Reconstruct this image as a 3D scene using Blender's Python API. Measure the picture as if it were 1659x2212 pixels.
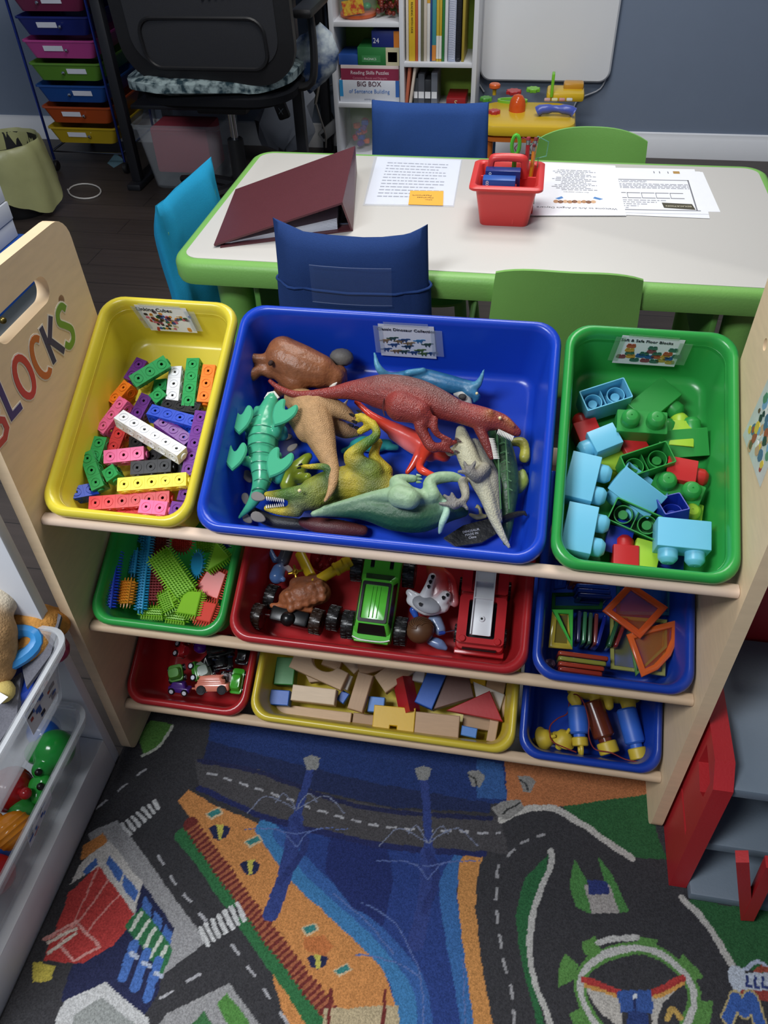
import bpy, bmesh, math, random
import numpy as np
from mathutils import Vector, Matrix, noise

for o in list(bpy.data.objects): bpy.data.objects.remove(o)
scene = bpy.context.scene
COL = scene.collection
V = Vector
PI = math.pi

# ------------------------------------------------------------------ camera
IMG_W, IMG_H, FOC = 1659.0, 2212.0, 1718.5
CAM = V((0.16, -0.6533, 1.2906))
_p, _y, _r = (math.radians(a) for a in (43.2392, -11.3972, -2.2812))
FWD = V((math.sin(_y)*math.cos(_p), math.cos(_y)*math.cos(_p), -math.sin(_p)))
_rt = V((math.cos(_y), -math.sin(_y), 0)); _up = _rt.cross(FWD)
RT = _rt*math.cos(_r) + _up*math.sin(_r); UP = _up*math.cos(_r) - _rt*math.sin(_r)
cd = bpy.data.cameras.new('camera'); cam = bpy.data.objects.new('camera', cd); COL.objects.link(cam)
cd.sensor_fit = 'VERTICAL'; cd.sensor_height = 24.0; cd.lens = FOC/IMG_H*24.0; cd.clip_start = 0.02
_m = Matrix((RT, UP, -FWD)).transposed().to_4x4(); _m.translation = CAM; cam.matrix_world = _m
scene.camera = cam
# ------------------------------------------------------------------ light and exposure
scene.view_settings.view_transform = 'Standard'
scene.view_settings.look = 'None'
scene.view_settings.gamma = 1.0
scene.view_settings.use_curve_mapping = False
scene.view_settings.exposure = 0.3
w = bpy.data.worlds.new('world'); scene.world = w; w.use_nodes = True
w.node_tree.nodes['Background'].inputs[0].default_value = (0.75, 0.85, 1, 1)
w.node_tree.nodes['Background'].inputs[1].default_value = 0.25
def area(name, loc, size, energy, col=(1, 1, 1), target=None):
    l = bpy.data.lights.new(name, 'AREA'); l.shape = 'RECTANGLE'; l.size, l.size_y = size; l.energy = energy; l.color = col
    o = bpy.data.objects.new(name, l); COL.objects.link(o); o.location = loc
    if target is not None:
        o.rotation_euler = (V(target) - V(loc)).to_track_quat('-Z', 'Y').to_euler()
    return o
area('ceiling_area_light', (-0.15, 1.0, 2.44), (0.9, 0.9), 23.5, (1, 0.97, 0.93))
area('ceiling_area_light', (0.3, 2.1, 2.44), (0.6, 0.6), 13, (0.95, 0.97, 1.0))  # added fill lamp, brightens the whiteboard and back wall
area('ceiling_area_light', (-0.95, -1.1, 2.44), (0.9, 0.6), 50, (0.92, 0.96, 1.0))

# ------------------------------------------------------------------ pixel -> point on a real plane
def ray(px, py): return FWD + RT*((px-829.5)/FOC) - UP*((py-1106)/FOC)
def on_plane(px, py, p0, n):
    d = ray(px, py); return CAM + d*((V(p0)-CAM).dot(n)/d.dot(n))
def atx(px, py, x): return on_plane(px, py, (x, 0, 0), V((1, 0, 0)))
def aty(px, py, y): return on_plane(px, py, (0, y, 0), V((0, 1, 0)))
def atz(px, py, z): return on_plane(px, py, (0, 0, z), V((0, 0, 1)))
def pxlen(npx, p): return npx*(V(p)-CAM).dot(FWD)/FOC      # length of npx pixels at point p

# ------------------------------------------------------------------ materials
def lin(h):
    h = h.lstrip('#'); r = [int(h[i:i+2], 16)/255 for i in (0, 2, 4)]
    return tuple(c/12.92 if c <= .04045 else ((c+.055)/1.055)**2.4 for c in r)
_mats = {}
def mat(name, hexc, rough=.4, var=.06, vs=30, bump=0., bs=300, metal=0., trans=0., alpha=1., spec=.5, stretch=None, hex2=None, emit=0, coat=0.):
    key = (name, hexc, rough, var, vs, bump, bs, metal, trans, alpha, spec, stretch, hex2)
    if key in _mats: return _mats[key]
    m = bpy.data.materials.new(name); m.use_nodes = True; nt = m.node_tree; b = nt.nodes['Principled BSDF']
    c = lin(hexc)
    tc = nt.nodes.new('ShaderNodeTexCoord'); mp = nt.nodes.new('ShaderNodeMapping')
    nt.links.new(tc.outputs['Object'], mp.inputs['Vector'])
    if stretch: mp.inputs['Scale'].default_value = stretch
    nz = nt.nodes.new('ShaderNodeTexNoise'); nz.inputs['Scale'].default_value = vs; nz.inputs['Detail'].default_value = 4
    nt.links.new(mp.outputs[0], nz.inputs['Vector'])
    mx = nt.nodes.new('ShaderNodeMix'); mx.data_type = 'RGBA'
    c2 = lin(hex2) if hex2 else tuple(min(1, v*(1+var)) for v in c)
    c1 = c if hex2 else tuple(v*(1-var) for v in c)
    mx.inputs[6].default_value = (*c1, 1); mx.inputs[7].default_value = (*c2, 1)
    if hex2:
        rp = nt.nodes.new('ShaderNodeMapRange'); rp.inputs[1].default_value = .4; rp.inputs[2].default_value = .6
        nt.links.new(nz.outputs[0], rp.inputs[0]); nt.links.new(rp.outputs[0], mx.inputs[0])
    else: nt.links.new(nz.outputs[0], mx.inputs[0])
    nt.links.new(mx.outputs[2], b.inputs['Base Color'])
    b.inputs['Roughness'].default_value = rough; b.inputs['Metallic'].default_value = metal
    b.inputs['Specular IOR Level'].default_value = spec; b.inputs['Transmission Weight'].default_value = trans
    b.inputs['Alpha'].default_value = alpha; b.inputs['Coat Weight'].default_value = coat
    if bump:
        n2 = nt.nodes.new('ShaderNodeTexNoise'); n2.inputs['Scale'].default_value = bs; n2.inputs['Detail'].default_value = 3
        nt.links.new(mp.outputs[0], n2.inputs['Vector'])
        bp = nt.nodes.new('ShaderNodeBump'); bp.inputs['Strength'].default_value = bump; bp.inputs['Distance'].default_value = .002
        nt.links.new(n2.outputs[0], bp.inputs['Height']); nt.links.new(bp.outputs[0], b.inputs['Normal'])
    _mats[key] = m; return m
def vmat(name, rough=.5, bump=.3, bs=500, var=.25, vs=60, cells=False, spec=.5):
    """colours painted per vertex, broken up by noise"""
    key = (name, rough, bump, bs, var, vs, cells)
    if key in _mats: return _mats[key]
    m = bpy.data.materials.new(name); m.use_nodes = True; nt = m.node_tree; b = nt.nodes['Principled BSDF']
    at = nt.nodes.new('ShaderNodeAttribute'); at.attribute_name = 'Col'
    tc = nt.nodes.new('ShaderNodeTexCoord')
    nz = nt.nodes.new('ShaderNodeTexNoise'); nz.inputs['Scale'].default_value = vs; nz.inputs['Detail'].default_value = 6
    nt.links.new(tc.outputs['Object'], nz.inputs['Vector'])
    mr = nt.nodes.new('ShaderNodeMapRange'); mr.inputs[1].default_value = .3; mr.inputs[2].default_value = .7
    mr.inputs[3].default_value = 1-var; mr.inputs[4].default_value = 1+var
    nt.links.new(nz.outputs[0], mr.inputs[0])
    vm = nt.nodes.new('ShaderNodeVectorMath'); vm.operation = 'SCALE'
    nt.links.new(at.outputs['Color'], vm.inputs[0]); nt.links.new(mr.outputs[0], vm.inputs['Scale'])
    nt.links.new(vm.outputs[0], b.inputs['Base Color']); b.inputs['Roughness'].default_value = rough
    b.inputs['Specular IOR Level'].default_value = spec
    if bump:
        n2 = nt.nodes.new('ShaderNodeTexVoronoi' if cells else 'ShaderNodeTexNoise'); n2.inputs['Scale'].default_value = bs
        nt.links.new(tc.outputs['Object'], n2.inputs['Vector'])
        bp = nt.nodes.new('ShaderNodeBump'); bp.inputs['Strength'].default_value = bump; bp.inputs['Distance'].default_value = .0015
        nt.links.new(n2.outputs[0], bp.inputs['Height']); nt.links.new(bp.outputs[0], b.inputs['Normal'])
    _mats[key] = m; return m
def glossy(name, h, rough=.28): return mat(name, h, rough, .03, 20, .04, 60)
def clear(name, h='#dfe6ea', alpha=.25, rough=.15): return mat(name, h, rough, .02, alpha=alpha)
def fabric(name, h, var=.12): return mat(name, h, .95, var, 400, .5, 900, spec=.15)
def paper(h='#f0f1f4'): return mat('paper', h, .8, .03, 40, spec=.2)
def wood(h, st=(6, 1, 1), var=.1): return mat('pale_wood', h, .55, var, 25, .05, 120, stretch=st, spec=.35)

# ------------------------------------------------------------------ mesh building
class MB:
    def __init__(s): s.v = []; s.f = []; s.mi = []; s.m = 0; s.T = Matrix()
    def add(s, vs, fs, M=None):
        M = s.T @ (M or Matrix()); k = len(s.v)
        s.v += [M @ V(p) for p in vs]; s.f += [tuple(i+k for i in f) for f in fs]; s.mi += [s.m]*len(fs); return s
    def addbm(s, bm, M=None):
        bm.verts.index_update(); s.add([v.co.copy() for v in bm.verts], [[v.index for v in f.verts] for f in bm.faces], M); bm.free(); return s
    def box(s, size, M=None, bev=0., seg=2):
        bm = bmesh.new(); bmesh.ops.create_cube(bm, size=1.0); bmesh.ops.scale(bm, vec=V(size), verts=bm.verts)
        if bev: bmesh.ops.bevel(bm, geom=list(bm.edges), offset=bev, segments=seg, profile=.5, affect='EDGES', clamp_overlap=True)
        return s.addbm(bm, M)
    def box2(s, a, b, bev=0., seg=2):
        a, b = V(a), V(b); return s.box([abs(q) for q in (b-a)], Matrix.Translation((a+b)/2), bev, seg)
    def loft(s, rings, cap0=True, cap1=True, closed=False, M=None):
        n = len(rings[0]); vs = [p for r in rings for p in r]; fs = []
        R = len(rings)
        for i in range(R if closed else R-1):
            a, b = i*n, ((i+1) % R)*n
            for j in range(n): fs.append((a+j, a+(j+1) % n, b+(j+1) % n, b+j))
        if not closed:
            if cap0: fs.append(tuple(reversed(range(n))))
            if cap1: fs.append(tuple((R-1)*n+j for j in range(n)))
        return s.add(vs, fs, M)
    def tube(s, path, r, n=8, closed=False, flat=1., M=None, caps=True):
        P = [V(p) for p in path]; N = len(P)
        rr = r if isinstance(r, (list, tuple)) else [r]*N
        rings = []; nrm = None
        for i in range(N):
            if closed: t = P[(i+1) % N]-P[i-1]
            else: t = P[min(i+1, N-1)]-P[max(i-1, 0)]
            t.normalize()
            if nrm is None:
                nrm = t.orthogonal() if abs(t.z) > .9 else t.cross(V((0, 0, 1)))
            nrm = (nrm - t*nrm.dot(t)).normalized(); bn = t.cross(nrm)
            rings.append([P[i] + nrm*(math.cos(2*PI*k/n)*rr[i]) + bn*(math.sin(2*PI*k/n)*rr[i]*flat) for k in range(n)])
        return s.loft(rings, caps, caps, closed, M)
    def lathe(s, prof, n=20, M=None):
        rings = [[(r*math.cos(2*PI*k/n), r*math.sin(2*PI*k/n), z) for k in range(n)] for r, z in prof]
        return s.loft(rings, M=M)
    def cyl(s, r, h, M=None, n=20, bev=0.):
        b = min(bev, r*.9)
        pr = [(r-b, 0), (r, b), (r, h-b), (r-b, h)] if b else [(r, 0), (r, h)]
        return s.lathe(pr, n, M)
    def ball(s, r, M=None, n=14, sc=(1, 1, 1)):
        bm = bmesh.new(); bmesh.ops.create_uvsphere(bm, u_segments=n, v_segments=max(6, n//2+2), radius=r)
        bmesh.ops.scale(bm, vec=V(sc), verts=bm.verts); return s.addbm(bm, M)
    def prism(s, poly, t, M=None, bev=0.):
        """polygon in xy (CCW), from z=0 to z=t"""
        if bev:
            c = V((sum(p[0] for p in poly)/len(poly), sum(p[1] for p in poly)/len(poly)))
            def ins(d):
                out = []; n = len(poly)
                for i in range(n):
                    a, b, e = V(poly[i-1][:2]), V(poly[i][:2]), V(poly[(i+1) % n][:2])
                    n1 = (b-a).normalized(); n2 = (e-b).normalized(); q = V((-n1.y-n2.y, n1.x+n2.x))
                    l = q.length; out.append(b + (q/l*d*min(2/l, 2.) if l > 1e-6 else V((0, 0))))
                return out
            I = ins(bev)
            rings = [[(*p, 0) for p in I], [(p[0], p[1], bev) for p in poly], [(p[0], p[1], t-bev) for p in poly], [(*p, t) for p in I]]
            return s.loft(rings, M=M)
        return s.loft([[(p[0], p[1], 0) for p in poly], [(p[0], p[1], t) for p in poly]], M=M)
    def plate(s, outer, holes, t, M=None):
        """flat plate with holes, z 0..t"""
        bm = bmesh.new(); es = []; loops = [outer]+holes; L = []
        for lp in loops:
            vs = [bm.verts.new((p[0], p[1], 0)) for p in lp]; L.append(vs)
            for i in range(len(vs)): es.append(bm.edges.new((vs[i], vs[(i+1) % len(vs)])))
        bmesh.ops.triangle_fill(bm, edges=es, use_beauty=True, use_dissolve=False)
        bm.verts.index_update(); vs = [v.co.copy() for v in bm.verts]; fs = [[v.index for v in f.verts] for f in bm.faces]
        n = len(vs); bm.free()
        out = [tuple(v) for v in vs]+[(v.x, v.y, t) for v in vs]
        F = []
        for f in fs:
            a, b, c = (vs[i] for i in f[:3]); up = (b-a).cross(c-a).z > 0
            F.append(tuple(i+n for i in (f if up else f[::-1]))); F.append(tuple(f[::-1] if up else f))
        k = 0
        for lp in loops:
            m_ = len(lp)
            for i in range(m_): F.append((k+i, k+(i+1) % m_, k+(i+1) % m_+n, k+i+n))
            k += m_
        s.add(out, F, M); return s
    def quad(s, *pts): return s.add(pts, [tuple(range(len(pts)))])
    def mesh(s, name, mats, smooth=40.):
        me = bpy.data.meshes.new(name); me.from_pydata([tuple(p) for p in s.v], [], s.f)
        for m in (mats if isinstance(mats, (list, tuple)) else [mats]): me.materials.append(m)
        me.polygons.foreach_set('material_index', s.mi)
        bm = bmesh.new(); bm.from_mesh(me); bmesh.ops.recalc_face_normals(bm, faces=bm.faces); bm.to_mesh(me); bm.free()
        if smooth:
            me.polygons.foreach_set('use_smooth', [True]*len(me.polygons)); me.set_sharp_from_angle(angle=math.radians(smooth))
        me.update(); return me
WM = {}
def props(o, label=None, cat=None, group=None, kind=None):
    if label: o['label'] = label
    if cat: o['category'] = cat
    if group: o['group'] = group
    if kind: o['kind'] = kind
    return o
def thing(name, label, cat, M=None, group=None):
    """Empty at the thing's base that parents its parts"""
    o = bpy.data.objects.new(name, None); COL.objects.link(o); o.empty_display_size = .02
    M = Matrix.Translation(M) if isinstance(M, (tuple, Vector)) else (M or Matrix())
    o.matrix_basis = M; WM[o.name] = M.copy(); return props(o, label, cat, group)
def part(name, mb, m, parent, world=False, smooth=40., label=None, kind=None):
    """mesh child; coordinates are the parent's own, or the room's when world=True"""
    if isinstance(mb, MB):
        if world:
            W = WM[parent.name].inverted(); mb.v = [W @ p for p in mb.v]
        me = mb.mesh(name, m, smooth)
    else: me = mb
    o = bpy.data.objects.new(name, me); COL.objects.link(o); o.parent = parent
    WM[o.name] = WM[parent.name].copy(); return props(o, label, None, None, kind)
def solo(name, mb, m, label=None, cat=None, M=None, group=None, kind=None, smooth=40.):
    """single-mesh thing; coordinates local to M, or in the room when M is None"""
    if isinstance(mb, MB):
        if M is None:
            lo = [min(p[i] for p in mb.v) for i in range(3)]; hi = [max(p[i] for p in mb.v) for i in range(3)]
            M = Matrix.Translation(((lo[0]+hi[0])/2, (lo[1]+hi[1])/2, lo[2])); W = M.inverted(); mb.v = [W @ p for p in mb.v]
        me = mb.mesh(name, m, smooth)
    else: me = mb
    M = Matrix.Translation(M) if isinstance(M, (tuple, Vector)) else M
    o = bpy.data.objects.new(name, me); COL.objects.link(o); o.matrix_basis = M or Matrix(); WM[o.name] = o.matrix_basis.copy()
    return props(o, label, cat, group, kind)
def struct(name, mb, m, **k): return solo(name, mb, m, kind='structure', **k)
def textmb(mb, body, size, M, ext=.0003, align='CENTER', space=1.):
    c = bpy.data.curves.new('t', 'FONT'); c.body = body; c.size = size; c.extrude = ext; c.align_x = align; c.align_y = 'CENTER'
    c.resolution_u = 3; c.space_character = space
    o = bpy.data.objects.new('t', c); COL.objects.link(o); dg = bpy.context.evaluated_depsgraph_get()
    me = bpy.data.meshes.new_from_object(o.evaluated_get(dg))
    mb.add([v.co.copy() for v in me.vertices], [tuple(p.vertices) for p in me.polygons], M)
    bpy.data.objects.remove(o); bpy.data.curves.remove(c); bpy.data.meshes.remove(me); return mb
def T(x, y=0, z=0): return Matrix.Translation((x, y, z)) if not isinstance(x, Vector) else Matrix.Translation(x)
def R(deg, ax): return Matrix.Rotation(math.radians(deg), 4, ax)
def basis(o, x, y, z):
    m = Matrix((V(x), V(y), V(z))).transposed().to_4x4(); m.translation = V(o); return m
def rr(w, h, r, n=6):
    """rounded rectangle, CCW, centred"""
    out = []
    for cx, cy, a0 in ((w/2-r, h/2-r, 0), (-w/2+r, h/2-r, 90), (-w/2+r, -h/2+r, 180), (w/2-r, -h/2+r, 270)):
        for k in range(n+1):
            a = math.radians(a0+90*k/n); out.append((cx+r*math.cos(a), cy+r*math.sin(a)))
    return out
def ell(a, b, n=24, cx=0, cy=0): return [(cx+a*math.cos(2*PI*k/n), cy+b*math.sin(2*PI*k/n)) for k in range(n)]
def smooth_path(P, k=4):
    """Catmull-Rom resample of points of any dimension"""
    P = [np.array(p, float) for p in P]; out = []
    for i in range(len(P)-1):
        a, b, c, d = P[max(i-1, 0)], P[i], P[i+1], P[min(i+2, len(P)-1)]
        for j in range(k):
            t = j/k; out.append(.5*((2*b)+(c-a)*t+(2*a-5*b+4*c-d)*t*t+(3*b-a-3*c+d)*t**3))
    out.append(P[-1]); return out
def paint(me, cols):
    a = me.color_attributes.new('Col', 'FLOAT_COLOR', 'POINT')
    c = np.ones((len(me.vertices), 4), np.float32); c[:, :3] = cols; a.data.foreach_set('color', c.ravel())
def sdf_cols(co, segs, blend=.004):
    """colour of each vertex from the limbs it belongs to"""
    W = np.zeros(len(co)); C = np.zeros((len(co), 3))
    for a, b, ra, rb, ca, cb in segs:
        ab = b-a; L = max(ab @ ab, 1e-12); t = np.clip((co-a) @ ab/L, 0, 1)
        d = np.linalg.norm(co-a-t[:, None]*ab, axis=1)-(ra+(rb-ra)*t)
        w_ = np.exp(-np.clip(d, -.01, .05)/blend); W += w_; C += w_[:, None]*(ca+(cb-ca)*t[:, None])
    return C/W[:, None]
def organic_mesh(name, limbs, m, vox=.0022, it=3, recolor=None, M=None, ell_=()):
    """one continuous skin grown over tapered limbs; a limb is a list of (point, radius, colour)"""
    mb = MB(); segs = []
    for L in limbs:
        pts = smooth_path([(*V(p), r, *(lin(c) if isinstance(c, str) else c)) for p, r, c in L], 4) if len(L) > 1 else [np.array((*V(L[0][0]), L[0][1], *lin(L[0][2])))]
        if len(pts) > 1:
            q = [V(p[:3]) for p in pts]; rd = [max(.0008, float(p[3])) for p in pts]
            mb.tube(q, rd, 12)
            for i in (0, -1): mb.ball(rd[i], T(q[i]), 12)
            for i in range(4, len(q)-1, 4): mb.ball(rd[i]*1.0, T(q[i]), 12)
            for i in range(len(pts)-1):
                segs.append((pts[i][:3], pts[i+1][:3], rd[i], rd[i+1], pts[i][4:], pts[i+1][4:]))
        else:
            p = pts[0]; mb.ball(float(p[3]), T(V(p[:3])), 16); segs.append((p[:3], p[:3]+1e-6, p[3], p[3], p[4:], p[4:]))
    if M is not None: Mi = M.inverted(); mb.v = [Mi @ p for p in mb.v]
    me = mb.mesh(name, m, 0); o = bpy.data.objects.new('tmp', me); COL.objects.link(o)
    r_ = o.modifiers.new('r', 'REMESH'); r_.mode = 'VOXEL'; r_.voxel_size = vox
    s_ = o.modifiers.new('s', 'SMOOTH'); s_.iterations = it; s_.factor = .5
    dg = bpy.context.evaluated_depsgraph_get(); out = bpy.data.meshes.new_from_object(o.evaluated_get(dg)); out.name = name
    bpy.data.objects.remove(o); bpy.data.meshes.remove(me)
    out.polygons.foreach_set('use_smooth', [True]*len(out.polygons))
    if not out.materials: out.materials.append(m)
    co = np.zeros(len(out.vertices)*3, np.float32); out.vertices.foreach_get('co', co); co = co.reshape(-1, 3).astype(float)
    if M is not None: Mn = np.array(M); cw = co @ Mn[:3, :3].T + Mn[:3, 3]
    else: cw = co
    cols = sdf_cols(cw, segs)
    if recolor: cols = recolor(cw, cols)
    paint(out, cols); return out
# ------------------------------------------------------------------ room
M_wall = mat('slate_blue_wall_paint', '#7b889c', .8, .03, 12, .05, 400, spec=.2)
M_trim = mat('white_trim_paint', '#eef0f4', .5, .02, 10)
XL, XR, YF, YB, ZC = -2.6, 2.2, -2.3, 3.1, 2.5
def floor_mat():
    m = bpy.data.materials.new('dark_plank_floor'); m.use_nodes = True; nt = m.node_tree; b = nt.nodes['Principled BSDF']
    tc = nt.nodes.new('ShaderNodeTexCoord'); mp = nt.nodes.new('ShaderNodeMapping'); nt.links.new(tc.outputs['Object'], mp.inputs[0])
    br = nt.nodes.new('ShaderNodeTexBrick'); br.inputs['Scale'].default_value = 1; br.inputs['Brick Width'].default_value = 1.2; br.inputs['Row Height'].default_value = .13
    br.inputs['Mortar Size'].default_value = .0015; br.inputs['Color1'].default_value = (*lin('#3f3733'), 1); br.inputs['Color2'].default_value = (*lin('#463d39'), 1); br.inputs['Mortar'].default_value = (*lin('#221d1b'), 1)
    nt.links.new(mp.outputs[0], br.inputs['Vector'])
    m2 = nt.nodes.new('ShaderNodeMapping'); m2.inputs['Scale'].default_value = (3, 60, 1); nt.links.new(tc.outputs['Object'], m2.inputs[0])
    nz = nt.nodes.new('ShaderNodeTexNoise'); nz.inputs['Scale'].default_value = 1; nz.inputs['Detail'].default_value = 8; nt.links.new(m2.outputs[0], nz.inputs['Vector'])
    mr = nt.nodes.new('ShaderNodeMapRange'); mr.inputs[3].default_value = .6; mr.inputs[4].default_value = 1.35; nt.links.new(nz.outputs[0], mr.inputs[0])
    vm = nt.nodes.new('ShaderNodeVectorMath'); vm.operation = 'SCALE'; nt.links.new(br.outputs[0], vm.inputs[0]); nt.links.new(mr.outputs[0], vm.inputs['Scale'])
    nt.links.new(vm.outputs[0], b.inputs['Base Color']); b.inputs['Roughness'].default_value = .45
    return m
struct('floor', MB().box2((XL, YF, -.05), (XR, YB, 0)), floor_mat())
struct('wall_back', MB().box2((XL, YB, -.05), (XR, YB+.08, ZC)), M_wall)
struct('wall_front', MB().box2((XL, YF-.08, -.05), (XR, YF, ZC)), M_wall)
struct('wall_left', MB().box2((XL-.08, YF-.08, -.05), (XL, YB+.08, ZC)), M_wall)
struct('wall_right', MB().box2((XR, YF-.08, -.05), (XR+.08, YB+.08, ZC)), M_wall)
struct('ceiling', MB().box2((XL-.08, YF-.08, ZC), (XR+.08, YB+.08, ZC+.05)), mat('white_ceiling_paint', '#e9e8e4', .9))
def bb(name, a, b):
    m = MB(); d = V(b)-V(a); L = d.length; ang = math.atan2(d.y, d.x)
    prof = [(0, 0), (-.016, 0), (-.016, .075), (-.011, .082), (-.009, .098), (0, .102)]
    m.loft([[(x, p[0], p[1]) for p in prof] for x in (0, L)], M=T(V(a)) @ Matrix.Rotation(ang, 4, 'Z'))
    struct(name, m, M_trim)
bb('baseboard_back', (XL, YB, 0), (XR, YB, 0)); bb('baseboard_right', (XR, YB, 0), (XR, YF, 0))
bb('baseboard_left', (XL, YF, 0), (XL, YB, 0))

# ------------------------------------------------------------------ rug
def rug():
    x0, x1, yb, ya, zt = -.4735, 1.0, .1, -.5, .006
    xs = np.arange(x0, x1+1e-6, .002); ys = np.concatenate([np.arange(-1.4, ya, .03), np.arange(ya, yb+1e-6, .002)])
    X, Y = np.meshgrid(xs, ys); C = np.zeros(X.shape+(3,)); 
    rng = np.random.default_rng(4)
    wob = np.zeros(X.shape+(2,))
    for k in range(2):
        for f in (90, 170, 310):
            a = rng.uniform(0, 6.28, 4); wob[..., k] += np.sin(X*f+a[0]+2*np.sin(Y*f*.7+a[1]))*np.sin(Y*f*1.1+a[2])*.09/f
    Xw, Yw = X+wob[..., 0], Y+wob[..., 1]
    def P(pts): return np.array([tuple(atz(px, py, zt))[:2] for px, py in pts])
    def inside(poly):
        r = np.zeros(X.shape, bool); n = len(poly)
        sel = (Xw > poly[:, 0].min()) & (Xw < poly[:, 0].max()) & (Yw > poly[:, 1].min()) & (Yw < poly[:, 1].max())
        xx, yy = Xw[sel], Yw[sel]; q = np.zeros(xx.shape, bool)
        for i in range(n):
            (ax, ay), (bx, by) = poly[i], poly[i-1]
            if ay != by: q ^= ((ay > yy) != (by > yy)) & (xx < (bx-ax)*(yy-ay)/(by-ay)+ax)
        r[sel] = q; return r
    def lin(h):
        c = np.array(globals()['lin'](h)); return (c*.82+.18*(c.mean()*.7+.05))*.84
    def fill(pts, h): C[inside(P(pts))] = lin(h)
    def dist(pts):
        q = P(pts); D = np.full(X.shape, 9.); S = np.zeros(X.shape); acc = 0
        for i in range(len(q)-1):
            a, b = q[i], q[i+1]; ab = b-a; L = np.hypot(*ab)
            t = np.clip(((Xw-a[0])*ab[0]+(Yw-a[1])*ab[1])/(L*L+1e-12), 0, 1)
            d = np.hypot(Xw-a[0]-t*ab[0], Yw-a[1]-t*ab[1]); k = d < D; D[k] = d[k]; S[k] = (acc+t*L)[k]; acc += L
        return D, S
    def stroke(pts, w_, h, dash=None, sm=True):
        if sm and len(pts) > 2: pts = [tuple(p) for p in smooth_path(pts, 5)]
        D, S = dist(pts); k = D < w_/2
        if dash: k &= (S % dash[0]) < dash[1]
        C[k] = lin(h)
    C[:] = lin('#3f3e42')
    # water, beach, bridge
    fill([(455, 1560), (830, 1590), (1200, 1640), (1190, 1700), (1095, 1735), (1000, 1735), (840, 1718), (700, 1690), (560, 1655), (445, 1625)], '#1c3a7d')
    fill([(450, 1600), (600, 1640), (800, 1690), (1000, 1725), (1060, 1735), (1060, 1755), (850, 1745), (600, 1690), (440, 1640)], '#22305f')
    fill([(1030, 1640), (1085, 1650), (1095, 1725), (1030, 1725)], '#2b62a8')
    fill([(300, 1590), (325, 1555), (375, 1565), (345, 1610), (310, 1632)], '#5f9a3c'); stroke([(372, 1568), (345, 1610), (308, 1632)], .006, '#d5d8c8')
    fill([(408, 1705), (455, 1735), (560, 1780), (640, 1890), (720, 1970), (800, 2050), (870, 2140), (885, 2300), (640, 2300), (560, 2000), (480, 1870), (385, 1730)], '#e0913f')
    fill([(560, 1770), (700, 1795), (1055, 1838), (1005, 1870), (985, 1920), (1000, 2040), (1030, 2212), (1045, 2300), (860, 2300), (860, 2180), (830, 2100), (800, 2050), (720, 1970), (640, 1890)], '#20418f')
    stroke([(575, 1790), (650, 1890), (735, 1968), (815, 2045), (868, 2120), (885, 2230)], .034, '#2f83c0')
    stroke([(600, 1800), (680, 1890), (770, 1970), (850, 2050), (905, 2130), (920, 2230)], .020, '#2a63b0')
    stroke([(1000, 1850), (968, 1910), (978, 2010), (1000, 2120), (1020, 2240)], .026, '#2c6fb5')
    fill([(1003, 1838), (1048, 1842), (1032, 1880), (1028, 1960), (1040, 2080), (1068, 2230), (1036, 2300), (1006, 2090), (988, 1950), (990, 1880)], '#dd9440')
    fill([(720, 1780), (830, 1800), (850, 1900), (830, 2000), (760, 1960), (700, 1880)], '#1c2f74')
    fill([(420, 1640), (560, 1662), (720, 1722), (850, 1748), (1080, 1765), (1100, 1845), (850, 1828), (720, 1800), (580, 1765), (430, 1700)], '#524f52')
    stroke([(430, 1702), (580, 1768), (720, 1803), (850, 1830), (1045, 1845)], .010, '#232c66')
    stroke([(430, 1643), (560, 1668), (720, 1727), (850, 1753), (1060, 1768)], .008, '#262b55')
    stroke([(450, 1670), (590, 1715), (720, 1760), (850, 1788), (1080, 1800)], .004, '#b9b8bd', (.03, .017))
    fill([(1088, 1600), (1430, 1600), (1400, 1735), (1220, 1742), (1130, 1747), (1095, 1728)], '#c9763a')
    # hedge, rail fence
    stroke([(395, 1805), (440, 1860), (500, 1945)], .026, '#2f7a45'); stroke([(530, 1990), (600, 2085), (660, 2170), (720, 2260)], .026, '#2f7a45')
    stroke([(412, 1782), (520, 1935), (580, 2015), (640, 2095), (760, 2250)], .020, '#b5623a')
    stroke([(412, 1782), (520, 1935), (580, 2015), (640, 2095), (760, 2250)], .026, '#7d2b26', (.009, .0045))
    # pavement, crossings
    fill([(253, 1772), (300, 1830), (445, 2035), (350, 2108), (300, 2040), (230, 1900), (190, 1800)], '#a7a6a8')
    for a in range(7):
        t = a/6; stroke([(262+70*t, 1780-50*t), (282+60*t, 1802-55*t)], .006, '#dcdcdc', sm=False)
        stroke([(432+80*t, 2006-54*t), (448+80*t, 2040-54*t)], .007, '#dcdcdc', sm=False)
    stroke([(340, 1850), (395, 1930), (450, 1995)], .004, '#b9b8bd', (.04, .02), False); stroke([(500, 2040), (560, 2120), (620, 2212)], .004, '#b9b8bd', (.04, .02), False)
    stroke([(210, 1745), (290, 1680), (330, 1650)], .004, '#b9b8bd', (.04, .02), False); stroke([(430, 2105), (340, 2160)], .004, '#b9b8bd', (.04, .02), False)
    # building
    fill([(305, 1905), (378, 2003), (345, 2088), (345, 2140), (312, 2195), (225, 2125), (130, 2165), (155, 2085), (245, 2040), (290, 1990)], '#262c55')
    fill([(215, 1868), (289, 1972), (285, 1992), (245, 2042), (180, 2082), (158, 2080), (95, 2075), (150, 1925)], '#c8322e')
    stroke([(213, 1872), (160, 1990), (110, 2060)], .003, '#e79088'); stroke([(235, 1900), (170, 1990), (100, 2030)], .003, '#e79088'); stroke([(260, 1930), (205, 1990), (190, 2020)], .003, '#e79088')
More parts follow.
